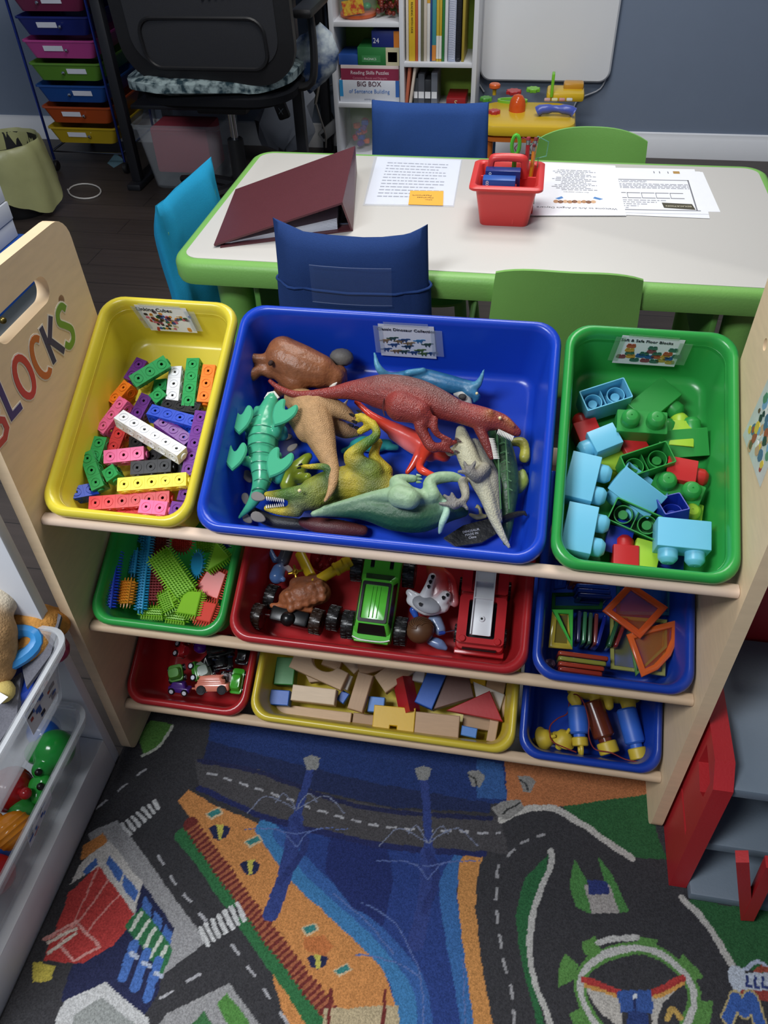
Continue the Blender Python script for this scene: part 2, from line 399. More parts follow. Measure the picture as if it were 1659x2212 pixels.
    stroke([(95, 2028), (165, 1990), (215, 2045), (160, 2075), (130, 2045)], .004, '#e9a098', sm=False); stroke([(105, 2035), (165, 2005)], .005, '#e9d8c8'); stroke([(105, 2060), (165, 2015)], .005, '#e9d8c8')
    fill([(180, 1825), (222, 1800), (232, 1815), (215, 1842), (172, 1858)], '#dd8a35'); fill([(235, 1815), (309, 1908), (290, 1972), (213, 1872), (150, 1910), (175, 1862)], '#d9d4cf')
    fill([(180, 1882), (208, 1852), (212, 1868), (186, 1890)], '#3468b8')
    fill([(237, 1848), (266, 1884), (258, 1908), (228, 1866)], '#3a6fc4'); fill([(270, 1888), (300, 1925), (292, 1950), (262, 1912)], '#3a6fc4')
    for k in range(3): fill([(312+22*k, 1935+30*k), (328+22*k, 1955+30*k), (324+22*k, 1985+30*k), (306+22*k, 1965+30*k)], '#3f74c8')
    fill([(306, 1960), (375, 2050), (350, 2108), (270, 2000)], '#2f7d4c')
    for k in range(5): stroke([(305+14*k, 1972+18*k), (284+14*k, 2008+19*k)], .006, '#d5dccf', sm=False)
    for k in range(3): stroke([(290+26*k, 2040+18*k), (266+26*k, 2110+22*k)], .0145, '#3f74c8', sm=False); stroke([(283+26*k, 2060+20*k), (297+26*k, 2068+20*k)], .006, '#bcc8e0', sm=False)
    fill([(72, 2075), (118, 2088), (108, 2118), (72, 2122)], '#d8c53c')
    fill([(228, 2122), (320, 2200), (330, 2300), (100, 2300), (122, 2195), (140, 2160)], '#cfcfcf'); fill([(222, 2155), (290, 2210), (290, 2260), (150, 2260), (160, 2192)], '#9fa3a0')
    fill([(495, 2125), (570, 2225), (300, 2260), (360, 2190)], '#a3a2a3'); fill([(490, 2145), (540, 2212), (500, 2230), (470, 2165)], '#56963f'); fill([(440, 2185), (470, 2230), (400, 2230)], '#3c7a44')
    # beach things
    def umbrella(x, y, s=1.):
        fill([(x-22*s, y-6*s), (x-10*s, y-14*s), (x+10*s, y-14*s), (x+23*s, y-6*s), (x+16*s, y+12*s), (x+2*s, y+19*s), (x-12*s, y+14*s)], '#232a55')
        fill([(x-5*s, y-15*s), (x+9*s, y-15*s), (x+6*s, y+16*s), (x-1*s, y+18*s)], '#d8cc45')
    umbrella(473, 1796); umbrella(539, 1873); umbrella(685, 2076)
    for x, y, s in ((462, 1755, 1), (545, 1815, 1), (668, 2008, -1), (738, 2093, 1)):
        fill([(x-20, y+4*s), (x+14, y-14), (x+22, y+2), (x-6, y+16)], '#e6c79a'); fill([(x-15, y+4*s), (x+12, y-10), (x+17, y+1), (x-6, y+11)], '#2f8d8a')
    fill([(655, 2025), (700, 2020), (720, 2045), (700, 2065), (660, 2050)], '#d4772e')
    fill([(700, 2178), (860, 2172), (870, 2300), (690, 2300)], '#c9b48a')
    for x in (715, 832): stroke([(x, 2140), (x-8, 2230)], .005, '#7d2b26', sm=False)
    # bridge towers and cables
    for (x, y), a, b in (((673, 1650), (640, 1770), (585, 1975)), ((914, 1672), (925, 1840), (898, 2035))):
        stroke([(x, y), a, b], .014, '#2f4590'); stroke([a, ((a[0]+b[0])/2+8, (a[1]+b[1])/2), b], .024, '#2f4590')
        stroke([a, (a[0]+18, a[1]+60), (b[0]+20, b[1]-70)], .012, '#283a80')
        fill([(x-17, y-12), (x, y-20), (x+18, y-12), (x+12, y+14), (x-12, y+12)], '#9b9a96')
        for s in (-1, 1):
            for k in (1, 2.4):
                stroke([(a[0], a[1]-20), (a[0]+s*26*k, a[1]-60+4*k), (a[0]+s*44*k, a[1]-56+18*k)], .0018, '#858eaa')
                stroke([(a[0], a[1]+80-20*k), (a[0]+s*22*k, a[1]+40-8*k), (a[0]+s*46*k, a[1]+20)], .0018, '#5f76b8')
    for q in ([(780, 1950), (850, 1990), (905, 2100), (915, 2212)], [(720, 1930), (790, 1990), (850, 2060)], [(1000, 2070), (1005, 2212)], [(770, 2060), (860, 2080), (905, 2110)]): stroke(q, .0018, '#5f78b8')
    # right hand loop road
    fill([(1215, 1742), (1400, 1715), (1420, 1800), (1440, 1855), (1362, 1852), (1300, 1808), (1240, 1770)], '#2d6b3a')
    stroke([(1082, 1772), (1130, 1750), (1190, 1745), (1240, 1770), (1300, 1810), (1365, 1855)], .011, '#cfcac2')
    fill([(1188, 1843), (1132, 1898), (1114, 1980), (1126, 2080), (1160, 2212), (1175, 2300), (1200, 2300), (1152, 2120), (1146, 2000), (1172, 1920)], '#2b7140')
    stroke([(1190, 1838), (1192, 1866), (1165, 1930), (1147, 2000), (1150, 2100), (1188, 2205), (1210, 2290)], .009, '#c9c6c0')
    stroke([(1076, 1870), (1072, 1960), (1085, 2060), (1108, 2160), (1110, 2260)], .0045, '#aaa8aa', (.034, .02)); stroke([(1098, 1848), (1130, 1818), (1190, 1800)], .004, '#aaa8aa', (.03, .015))
    fill([(1240, 1856), (1266, 1900), (1276, 1972), (1245, 1960), (1229, 1915)], '#4f9345'); fill([(1292, 1850), (1322, 1890), (1358, 1968), (1338, 1974), (1310, 1920)], '#4f9345')
    fill([(1263, 1910), (1316, 1912), (1340, 1974), (1277, 1972)], '#b3aca6'); fill([(1268, 1900), (1312, 1903), (1316, 1932), (1274, 1932)], '#2a3a80')
    fill([(1480, 1940), (1560, 1955), (1700, 1960), (1700, 2110), (1600, 2092), (1578, 2075), (1530, 1998)], '#2d6b3a')
    stroke([(1473, 1938), (1530, 2000), (1580, 2082)], .010, '#cfcac2')
    fill([(1085, 1730), (1125, 1728), (1132, 1745), (1100, 1770), (1078, 1768), (1062, 1745)], '#9a9792'); stroke([(1085, 1760), (1098, 1748), (1125, 1735)], .003, '#3a3a3a')
    for x, y in ((1028, 1683), (1138, 1695)):
        fill([(x-20, y-18), (x+6, y-19), (x+20, y-6), (x+8, y+17), (x-8, y+15)], '#9a9792'); stroke([(x-16, y-10), (x-2, y), (x+2, y+14)], .003, '#3a3a3a', sm=False)
    # round lookout emblem
    for q in ([(1258, 2035), (1286, 2020), (1300, 2060), (1278, 2075), (1262, 2060)], [(1372, 2022), (1422, 2030), (1415, 2055), (1380, 2065)], [(1222, 2060), (1250, 2085), (1240, 2115), (1204, 2135), (1208, 2085)], [(1475, 2060), (1520, 2112), (1480, 2125), (1458, 2095)], [(1230, 2190), (1262, 2170), (1275, 2215), (1240, 2225)], [(1508, 2160), (1540, 2163), (1532, 2225), (1495, 2225)]): fill(q, '#5f9a45')
    ring = [(1330, 2250), (1282, 2205), (1256, 2150), (1258, 2105), (1300, 2066), (1374, 2048), (1440, 2068), (1490, 2120), (1500, 2165), (1480, 2225)]
    stroke(ring, .018, '#5f9a45'); stroke(ring, .009, '#cfcdc8')
    stroke([(1292, 2037), (1330, 2027), (1374, 2025)], .008, '#cfcdc8'); stroke([(1300, 2058), (1340, 2048), (1374, 2047)], .006, '#cfcdc8')
    fill([(1262, 2130), (1335, 2152), (1350, 2230), (1300, 2190)], '#c9c2b8'); fill([(1408, 2150), (1475, 2120), (1430, 2170), (1410, 2240)], '#c9c2b8')
    stroke([(1262, 2118), (1335, 2143)], .010, '#c22f2a'); stroke([(1263, 2128), (1335, 2153)], .005, '#e0a03c'); stroke([(1412, 2146), (1474, 2114)], .010, '#c22f2a'); stroke([(1415, 2155), (1476, 2124)], .005, '#e0a03c')
    fill([(1332, 2140), (1408, 2140), (1412, 2188), (1340, 2188)], '#2f5aa8'); fill([(1355, 2185), (1400, 2185), (1405, 2260), (1355, 2260)], '#26407f'); stroke([(1370, 2150), (1372, 2180)], .003, '#1f2f66')
    fill([(1366, 2148), (1375, 2148), (1375, 2158), (1366, 2158)], '#dfe4ea')
    stroke([(1440, 2200), (1452, 2180), (1470, 2200)], .008, '#d2a94a')
    # badge at the right edge
    stroke([(1592, 2105), (1600, 2128), (1640, 2120), (1700, 2128)], .024, '#c9d2e0'); stroke([(1610, 2093), (1640, 2078), (1668, 2100)], .006, '#b9c4dd')
    fill([(1625, 2100), (1645, 2085), (1680, 2100)], '#b04a32')
    for k in range(4): stroke([(1612+18*k, 2110), (1612+18*k, 2130), (1622+18*k, 2132)], .004, '#2c3f86', sm=False)
    stroke([(1608, 2150), (1700, 2150)], .014, '#a8392f')
    stroke([(1572, 2200), (1590, 2155), (1606, 2185), (1622, 2155), (1640, 2205)], .020, '#c9b478', sm=False); stroke([(1572, 2200), (1590, 2155), (1606, 2185), (1622, 2155), (1640, 2205)], .015, '#2f62b8', sm=False)
    # rest of the mat, nearer the viewer
    nx, ny = len(xs), len(ys)
    Z = np.full(X.shape, zt); e = np.minimum(np.minimum(X-x0, x1-X), yb-Y); Z -= np.clip(.004-e, 0, .004)*.8
    idx = np.arange(nx*ny).reshape(ny, nx)
    vs = np.stack([X.ravel(), Y.ravel(), Z.ravel()], 1)
    fs = np.stack([idx[:-1, :-1], idx[:-1, 1:], idx[1:, 1:], idx[1:, :-1]], -1).reshape(-1, 4)
    # skirt down to the floor
    edge = np.concatenate([idx[0], idx[1:, -1], idx[-1, ::-1][1:], idx[::-1, 0][1:-1]]); k = len(vs); low = vs[edge].copy(); low[:, 2] = .0005
    vs = np.concatenate([vs, low]); n = len(edge); j = np.arange(n); jn = (j+1) % n
    fs = np.concatenate([fs, np.stack([edge[j], k+j, k+jn, edge[jn]], 1)])
    me = bpy.data.meshes.new('rug'); me.from_pydata(vs.tolist(), [], fs.tolist()); me.materials.append(vmat('woven_rug_pile',   .95, 1., 900, .32, 420, spec=.1))
    me.polygons.foreach_set('use_smooth', [True]*len(me.polygons))
    paint(me, np.concatenate([C.reshape(-1, 3), C.reshape(-1, 3)[edge]])); me.validate()
    o = bpy.data.objects.new('rug', me); COL.objects.link(o)
    props(o, 'low pile play rug printed with roads, a harbour, a beach and buildings', 'rug')
rug()
# ------------------------------------------------------------------ rack
SL = math.radians(26.44); VV = V((0, math.cos(SL), math.sin(SL))); NN = V((0, -math.sin(SL), math.cos(SL)))
ROW = {'t': V((0, .0246, .578)), 'm': V((0, .0246, .3485)), 'b': V((0, .0246, .1325))}
TUBM = Matrix((V((1, 0, 0)), VV, NN)).transposed().to_4x4()
def tub(px, py, row, d):
    """point on the plane d below the rims of a row of tubs"""
    return on_plane(px, py, ROW[row]-NN*d, NN)
def tubf(px, py, row, d, ang=0., tilt=0., roll=0.):
    """frame on that plane: x along the row, y up the slope, z out of the tub; ang turns in the plane"""
    return T(tub(px, py, row, d)) @ TUBM @ R(ang, 'Z') @ R(tilt, 'Y') @ R(roll, 'X')
WOOD = wood('#e8cca6', (1, 1, 5)); WEDGE = mat('sanded_wood_edge', '#e3c9b2', .6, .05, 30, spec=.3)
rack = thing('toy_rack', 'pale birch tub rack with slanted rows of coloured tubs and BLOCKS lettering', 'rack', (0, .15, .006))
PT = .018
def panel(x, side):
    # profile in (y, z)
    prof = []
    for cx, cz, r, a0 in ((.03, .03, .03, 180), (.30, .03, .03, 270), (.30-.035, .868-.035, .035, 0), (.05, .875-.035, .035, 90)):
        for k in range(7): a = math.radians(a0+15*k); prof.append((cx+r*math.cos(a), max(.006, cz+r*math.sin(a))))
    def slot(cy, cz, w_, h):
        return [(cy+p[0], cz+p[1]) for p in rr(w_, h, h/2-.0005, 8)]
    holes = [slot(.15, .808, .13, .036), ell(.0075, .0075, 14, .232, .776)]
    m = MB(); m.plate(prof, holes, PT, basis((x, 0, 0), (0, 1, 0), (0, 0, 1), (1, 0, 0)))
    o = part('side_panel', m, WOOD, rack, True, 30); return o
pl = panel(-.45-PT, -1); pr_ = panel(.45, 1)
for row in 'tmb':
    o_ = ROW[row]
    a = o_ - NN*.014 + V((0, .0045, -.006))
    m = MB()
    m.loft([[(x, a.y+p[0], a.z-.0035+p[1]) for p in rr(.018, .014, .0062, 5)] for x in (-.4495, .4495)])
    m.T = T(o_ + VV*.2 - NN*.129) @ TUBM; m.box((.899, .03, .022), bev=.004); m.T = Matrix()
    part('tub_rail', m, WEDGE if row == 't' else wood('#c9ae90', (1, 8, 1)), rack, True)
m = MB(); m.box2((-.45, .27, .30), (.45, .285, .40), .003); part('back_brace', m, WOOD, rack, True)
# letters painted on the left side, white outline underneath
def letter(ch, s, c, cy, cz, rot):
    Mx = basis((-.45, cy, cz), (0, 1, 0), (0, 0, 1), (1, 0, 0)) @ R(rot, 'Z')
    strokes = {'B': [[(-.35, -.5), (-.35, .5), (.1, .5), (.3, .36), (.3, .18), (.1, .03), (-.3, .03)], [(-.3, .03), (.15, .03), (.38, -.12), (.38, -.35), (.15, -.5), (-.35, -.5)]],
               'L': [[(-.25, .5), (-.25, -.5), (.3, -.5)]], 'O': [[(.36*math.cos(a*PI/10), .5*math.sin(a*PI/10)) for a in range(21)]],
               'C': [[(.36*math.cos(a*PI/180), .5*math.sin(a*PI/180)) for a in range(48, 318, 15)]],
               'K': [[(-.28, .5), (-.28, -.5)], [(.34, .5), (-.2, -.02)], [(-.12, .06), (.36, -.5)]],
               'S': [[(p[0], p[1]) for p in smooth_path([(.26, .36), (.08, .5), (-.2, .42), (-.26, .2), (0, .02), (.26, -.18), (.2, -.42), (-.08, -.5), (-.28, -.36)], 4)]]}[ch]
    def ribbon(wd, z, mb):
        for st in strokes:
            P_ = [V((p[0]*s*.8, p[1]*s, 0)) for p in st]; L_, R_ = [], []
            for i, p in enumerate(P_):
                d1 = (p-P_[i-1]).normalized() if i else None; d2 = (P_[i+1]-p).normalized() if i < len(P_)-1 else None
                n1 = V((-d1.y, d1.x, 0)) if d1 else None; n2 = V((-d2.y, d2.x, 0)) if d2 else None
                if ch == 'O' and i in (0, len(P_)-1): nn = V((1, 0, 0)) * -1; k = 1
                elif n1 and n2: nn = (n1+n2).normalized(); k = min(1/max(nn.dot(n1), .3), 1.6)
                else: nn = n1 or n2; k = 1
                e = V((0, 0, 0))
                if ch != 'O' and wd > s*.17:
                    if i == 0: e = -d2*(wd-s*.165)/2
                    if i == len(P_)-1: e = d1*(wd-s*.165)/2
                L_.append(p+nn*wd/2*k+e); R_.append(p-nn*wd/2*k+e)
            n = len(P_); vs = []
            z2 = z+.00015*strokes.index(st)
            for zz in (0, z2): vs += [q+V((0, 0, zz)) for q in L_]+[q+V((0, 0, zz)) for q in R_]
            fs = []
            for i in range(n-1):
                fs += [(i, i+1, n+i+1, n+i), (2*n+i, 3*n+i, 3*n+i+1, 2*n+i+1), (i, 2*n+i, 2*n+i+1, i+1), (n+i, n+i+1, 3*n+i+1, 3*n+i)]
            fs += [(0, n, 3*n, 2*n), (n-1, 3*n-1, 4*n-1, 2*n-1)]
            mb.add(vs, fs, Mx)
    mo = MB(); ribbon(s*.24, .0004, mo); mi = MB(); ribbon(s*.165, .0009, mi)
    lo = part('letter', mo, mat('white_letter_outline', '#efe6d8', .5), rack, True, 0, label='letter with a thin white outline')
    part('letter_face', mi, mat('letter_paint', c, .5), lo, True, 0)
def pl_at(px, py): p = atx(px, py, -.45); return p.y, p.z
for ch, px, py, c, s, rot in (('B', -12, 915, '#c2413c', .052, -1), ('L', 18, 850, '#3a2c6e', .054, 0), ('O', 52, 815, '#c93a35', .055, 3), ('C', 88, 772, '#c5672f', .055, 4), ('K', 112, 735, '#353058', .055, 2), ('S', 141, 705, '#6f9a35', .056, -4)):
    cy, cz = pl_at(px, py); letter(ch, s, c, cy, cz, rot)
# collage print stuck to the right panel
def collage():
    pts = [atx(*q, .45) for q in ((1606, 940), (1643, 1052), (1702, 900), (1662, 815))]
    m = MB(); off = V((-.0008, 0, 0)); m.loft([[p+off*.1 for p in pts], [p+off for p in pts]])
    o = part('collage_print', m, mat('printed_photo_collage', '#cfd3cc', .35, .2, 60), rack, True, 0, label='curling glossy print of a crowd, stuck on at a tilt')
    random.seed(3); mm = MB(); cols = ['#2f3540', '#7fa6c8', '#c9a07e', '#a8483f', '#e0c24a', '#4b6b8f', '#e9e6df', '#6a5142', '#5a8f70']
    u, v_ = pts[1]-pts[0], pts[3]-pts[0]
    for k in range(46):
        a, b = random.uniform(.06, .92), random.uniform(.06, .92); s = random.uniform(.03, .08); mm.m = k % len(cols)
        c = pts[0]+u*a+v_*b+off*1.05
        ring = [c+u*(s*math.cos(t)*random.uniform(.8, 1.2))+v_*(s*1.3*math.sin(t)) for t in np.arange(0, 6.2, .7)]
        mm.loft([ring, [p+off*.4*(1+k*.02) for p in ring]])
    part('crowd_picture', mm, [mat('print_ink', c, .35) for c in cols], o, True, 0)
collage()

# ------------------------------------------------------------------ tubs
def tub_mesh(w_, D, tp=.026, L=.345):
    prof = [(.0120, -.012), (.0035, -.014), (.0005, -.011), (0, -.005), (.0016, 0), (.005, .003), (.0085, .003), (.0115, .000), (.0135, -.007), (tp, -D+.013), (tp+.003, -D+.006), (tp+.011, -D+.003)]
    outer = [(.05, -D), (tp+.012, -D+.0005), (tp+.001, -D+.005), (tp-.0023, -D+.012), (.0142, -.0135)]
    rings = []
    for t, h in outer+prof:
        r = max(.034-t*.35, .012)
        rings.append([(p[0], L/2+p[1], h) for p in rr(w_-2*t, L-2*t, r, 7)])
    m = MB(); m.loft(rings, True, True); return m
TUBS = {}
def make_tub(key, row, x0, x1, hexc, label, D=.112, tp=.026):
    w_ = x1-x0; cx = (x0+x1)/2
    M = T(ROW[row]+V((cx, 0, 0))) @ TUBM
    h = thing('storage_tub', label, 'storage tub', M, 'moulded plastic tubs on the rack')
    part('tub_shell', tub_mesh(w_, D, tp), glossy('tub_plastic', hexc), h, False, 50)
    TUBS[key] = (h, M); return h
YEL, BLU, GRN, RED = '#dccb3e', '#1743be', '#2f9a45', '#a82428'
make_tub('ty', 't', -.4485, -.2375, YEL, 'yellow tub of linking cubes at the left of the top row', .092, .018)
make_tub('tb', 't', -.2325, .2195, BLU, 'wide blue tub of toy dinosaurs in the middle of the top row')
make_tub('tg', 't', .2245, .4475, GRN, 'green tub of big building blocks at the right of the top row', .096, .019)
make_tub('mg', 'm', -.4485, -.2315, GRN, 'green tub of bristle blocks below the yellow tub of cubes')
make_tub('mr', 'm', -.2265, .2195, RED, 'wide red tub of toy vehicles and figures in the middle row')
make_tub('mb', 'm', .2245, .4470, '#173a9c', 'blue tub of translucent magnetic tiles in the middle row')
make_tub('br', 'b', -.4485, -.2300, RED, 'small red tub of little cars at the left of the bottom row')
make_tub('by', 'b', -.2255, .2195, '#cdb63a', 'wide yellow tub of wooden blocks in the bottom row')
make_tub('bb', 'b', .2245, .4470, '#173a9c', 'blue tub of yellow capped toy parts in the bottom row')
def dots(mb, pts_fn, spec):
    for (a, b, sx, sy, c) in spec:
        mb.m = c; mb.loft([[pts_fn(a+p[0]*sx, b+p[1]*sy, z) for p in rr(1, 1, .3, 2)] for z in (.0003, .0007)])
def card(key, quad, title, spec, cols, tapecol='#c9d6e6', ts=.0115, tx=.5):
    """picture card taped inside the back wall: quad = photo corners TL, TR, BR, BL"""
    h, M = TUBS[key]
    L = .345; ta = math.atan2(.0125, .085)
    n = M.to_3x3() @ V((0, -math.cos(ta), math.sin(ta))); p0 = M @ V((0, L-.0135, -.007)) + n*.0006
    Q = [on_plane(*q, p0, n) for q in quad]
    u = Q[1]-Q[0]; v_ = Q[3]-Q[0]
    def fn(a, b, z=0): return Q[0]+(Q[1]-Q[0])*a*(1-b)+(Q[2]-Q[3])*a*b+(Q[3]-Q[0])*b+n*z
    m = MB(); m.loft([[fn(0, 0, z), fn(0, 1, z), fn(1, 1, z), fn(1, 0, z)] for z in (0, .0003)])
    c = part('picture_card', m, paper('#e6e8ee'), h, True, 0, label='white picture card taped inside the back wall')
    mm = MB(); dots(mm, fn, spec); part('card_picture', mm, [mat('card_ink', q, .5) for q in cols], c, True, 0)
    x = (fn(1, .1)-fn(0, .1)); xl = x.length; x.normalize(); y = -(fn(.5, 1)-fn(.5, 0)); y = (y - x*y.dot(x)).normalized()
    mt = MB(); textmb(mt, title, ts, basis(fn(tx, .15, .0006), x, y, n)); part('card_title', mt, mat('black_ink', '#23252c', .6), c, True, 0)
    mt = MB()
    for a, b, c_, d in ((-.09, .05, .07, .9), (.93, .1, 1.14, .9), (.1, -.08, .9, .02)):
        mt.loft([[fn(a, b, z), fn(a, d, z), fn(c_, d, z), fn(c_, b, z)] for z in (.0009, .0011)])
    part('clear_tape', mt, clear('clear_tape', tapecol, .22, .1), h, True, 0)
random.seed(11)
C8 = ['#b8483f', '#2f5aa8', '#2f6a4a', '#d68f3c', '#2b2a2c', '#d8c9b4', '#c86a80', '#6a5560']
card('ty', ((289, 658), (401, 666), (427, 719), (327, 713)), 'Linking Cubes', [(random.gauss(.5, .2), random.gauss(.5, .13), random.uniform(.05, .1), random.uniform(.07, .12), random.randrange(8)) for k in range(70)]+[(.2+.06*k, .88, .055, .08, k % 8) for k in range(7)]+[(.86, .88, .08, .16, 3)], C8, ts=.0098, tx=.34)
D = []
for k, (a, b, c) in enumerate([(.1, .5, 3), (.24, .42, 0), (.45, .45, 1), (.72, .45, 2), (.86, .55, 0), (.25, .62, 1), (.5, .65, 4), (.72, .75, 5), (.1, .78, 1), (.28, .82, 3), (.42, .82, 0), (.6, .83, 1), (.78, .85, 5), (.93, .82, 1), (.36, .5, 3), (.53, .55, 3)]):
    D += [(a, b, .12, .07, c), (a+.07, b-.03, .08, .035, c), (a-.07, b+.01, .09, .03, c), (a-.03, b+.05, .025, .06, c), (a+.03, b+.05, .025, .06, c)]
card('tb', ((816, 699), (937, 706), (943, 775), (824, 767)), 'Classic Dinosaur Collection', D, ['#355048', '#31507f', '#3a78a8', '#8a7350', '#22405a', '#4f6b3a'], ts=.0074)
D = []
for k, (a, b, c) in enumerate([(.2, .35, 0), (.2, .5, 1), (.22, .62, 2), (.55, .38, 2), (.55, .5, 3), (.88, .4, 2), (.82, .55, 0), (.8, .66, 1), (.1, .75, 3), (.25, .72, 1), (.4, .68, 4), (.33, .84, 2), (.5, .84, 3), (.55, .7, 4), (.65, .68, 0), (.65, .85, 2), (.75, .8, 5), (.85, .72, 4), (.9, .85, 5), (.45, .6, 2), (.65, .58, 2), (.97, .62, 2)]):
    D += [(a, b, .15, .12, c), (a-.035, b-.06, .06, .05, c), (a+.035, b-.06, .06, .05, c)]
card('tg', ((1345, 724), (1481, 735), (1456, 792), (1322, 783)), 'Soft & Safe Floor Blocks', D, ['#b0583f', '#c99a45', '#3f6e60', '#8a4a55', '#2f5f9a', '#b8a050'], '#9ac8a0', ts=.0070, tx=.42)
# ------------------------------------------------------------------ activity table
GP = '#7cb45a'
M_gp = mat('green_moulded_plastic', GP, .45, .05, 15, .15, 250); M_gpd = mat('dark_green_plastic', '#5a9444', .5, .05, 15, .15, 250)
tx0, tx1, ty0, ty1, TZ = -.553, .70, .765, 1.408, .57
table = thing('activity_table', "children's table with a cream top, rounded corners and a moulded green rim and legs", 'table', ((tx0+tx1)/2, (ty0+ty1)/2, 0))
cx, cy = (tx0+tx1)/2, (ty0+ty1)/2; tw, td = tx1-tx0, ty1-ty0
m = MB(); m.loft([[(cx+p[0], cy+p[1], z) for p in rr(tw-2*i, td-2*i, max(.05-i*.6, .02), 6)] for i, z in ((.03, .545), (.012, .518), (.003, .521), (0, .530), (0, .556), (.004, .565), (.012, .5695), (.022, .5690), (.0225, .5685))], True, True)
part('rim', m, M_gp, table, True)
m = MB(); m.loft([[(cx+p[0], cy+p[1], z) for p in rr(tw-2*i, td-2*i, .035, 6)] for i, z in ((.0225, .567), (.0225, .5698), (.0235, .5702))])
part('table_top', m, mat('cream_laminate', '#cfccc6', .38, .02, 300, .05, 700), table, True)
for x, y in ((tx0+.105, ty0+.08), (tx0+.105, ty1-.08), (tx1-.105, ty0+.08), (tx1-.105, ty1-.08)):
    m = MB(); m.T = T(x, y, 0); m.lathe([(.022, 0), (.027, .004), (.034, .3), (.039, .52), (.05, .548)], 20); part('leg', m, M_gp, table, True)
for x in (tx0+.17, tx1-.17):
    m = MB(); m.box2((x-.006, ty0+.03, .38), (x+.006, ty1-.03, .545), .003); part('brace', m, M_gpd, table, True)

# ------------------------------------------------------------------ chairs
def chair(label, M, H, hw=.15, cover=None, colour=GP, sf=.16):
    t = thing('stacking_chair', label, 'chair', M, "children's chairs round the table")
    path = smooth_path([(sf, .275), (sf-.04, .29), (0, .285), (-.12, .288), (-.165, .33), (-.178, .42), (-.19, H-.1), (-.2, H)], 5)
    if cover: path = [p if p[1] < .36 else np.array((p[0], .36+(p[1]-.36)*(H-.395)/(H-.36))) for p in path]
    n = len(path); nu = 17; top, bot = [], []
    for i, (y, z) in enumerate(path):
        up = min(max((z-.33)/(H-.33), 0), 1)
        for j in range(nu):
            u = -1+2*j/(nu-1); wd = hw*(1-.1*up)*(.95 if cover else 1)
            if i < 4: wd *= .9+.025*i
            zz = z - (.022*up**6)*abs(u)**3.0
            if i > 6: yy = y + .03*up*u*u
            else: yy = y
            top.append((u*wd, yy, zz+(.012*abs(u)**4 if i < 12 else 0)))
    vs = top + [(x, y-.007*(1 if z > .36 else .2), z-.007*(0 if z > .36 else 1)) for x, y, z in top]; N = n*nu; fs = []
    for i in range(n-1):
        for j in range(nu-1):
            a = i*nu+j; fs += [(a, a+1, a+nu+1, a+nu), (N+a, N+a+nu, N+a+nu+1, N+a+1)]
    for i in range(n-1):
        for j in (0, nu-1): a = i*nu+j; fs.append((a, a+nu, N+a+nu, N+a))
    for j in range(nu-1):
        for i in (0, n-1): a = i*nu+j; fs.append((a, a+1, N+a+1, N+a))
    m = MB(); m.add(vs, fs); part('seat_shell', m, mat('chair_shell_plastic', colour, .42, .04, 15, .1, 300), t, smooth=50)
    for sx in (-1, 1):
        for y0, y1 in ((sf-.05, sf), (-.12, -.19)):
            m = MB(); m.tube([(sx*.12, y0, .282), (sx*.15, y1, .012), (sx*.15, y1, 0)], [.016, .014, .013], 12); part('leg', m, mat('chair_shell_plastic', colour, .42, .04, 15, .1, 300), t)
    for sx in (-.142, .142):
        m = MB(); m.tube([(sx, sf-.02, .12), (sx, -.17, .12)], .008, 8); part('side_bar', m, mat('chair_shell_plastic', colour, .42, .04, 15, .1, 300), t)
    if cover:
        col, z0, zp, win, ears = cover
        F = fabric('chair_cover_cloth', col)
        def sleeve(z0, z1, off, shut, ears=.0):
            rings = []; K = 14
            for i in range(K+1):
                q = i/K; z = z0+(z1-z0)*q; up = min(max((z-.33)/(H-.33), 0), 1); wd = hw*(1.06-.07*up)+off; ring = []
                yb_ = float(np.interp(z, [p[1] for p in path[11:]], [p[0] for p in path[11:]]))
                for k in range(40):
                    a = 2*PI*k/40; c, s_ = math.cos(a), math.sin(a); c = math.copysign(abs(c)**.45, c)
                    th = (.027+.003*math.sin(9*a+3*q))*(1 if not shut else max(.06, min(1, (1-q)*4.5)**.5))+off
                    x = c*wd; y = yb_+.022*up*(x/hw)**2-.004+s_*th*(1+.15*math.sin(14*x/hw+6*q))
                    zz = z + (ears*abs(c)**6*q**5 if shut else 0) - (.012*math.cos(c*1.4)*q**6 if ears else 0)
                    nz_ = noise.noise(V((x*14, y*10, z*12+off*50)))*.006
                    ring.append((x, y+nz_, zz))
                rings.append(ring)
            return rings
        m = MB(); m.loft(sleeve(z0, H+.014, .002, True, ears), False, True); o = part('cover', m, F, t, smooth=80)
        if zp:
            R_ = sleeve(z0-.0, zp, .006, False); m = MB()
            m.loft(R_, False, False)
            lip = R_[-1]; m.tube(lip, .003, 6, closed=True); part('pocket', m, F, o, smooth=80)
        if win:
            m = MB(); yb_ = -.2-.034
            f = [(-.075, .0), (.085, .0)]; rows = [[(x_, yb_-.002+.016*((x_/hw)**2), z) for x_ in np.linspace(-.07, .085, 9)] for z in (H-.115, H-.04)]
            vs = rows[0]+rows[1]; m.add(vs, [(i, i+1, i+10, i+9) for i in range(8)]); part('name_window', m, clear('name_window_film', '#8fa0c8', .08, .1), o, smooth=60)
            m = MB(); m.tube(rows[0], .0007, 6); m.tube(rows[1], .0007, 6); part('window_seam', m, clear('seam_film', '#8090b8', .25, .4), o)
    return t
chair("navy covered chair with a back pocket and clear window at the near table edge", T(-.165, .925, 0), .655, .145, ('#2a4379', .27, .56, True, .014))
chair("plain green plastic chair tucked under the near side of the table", T(.243, .935, 0), .608, .15)
chair("navy covered chair on the far side of the table, by the bookshelf", T(-.118, 1.345, 0) @ R(180, 'Z'), .645, .15, ('#2c4a86', .27, None, False, .004))
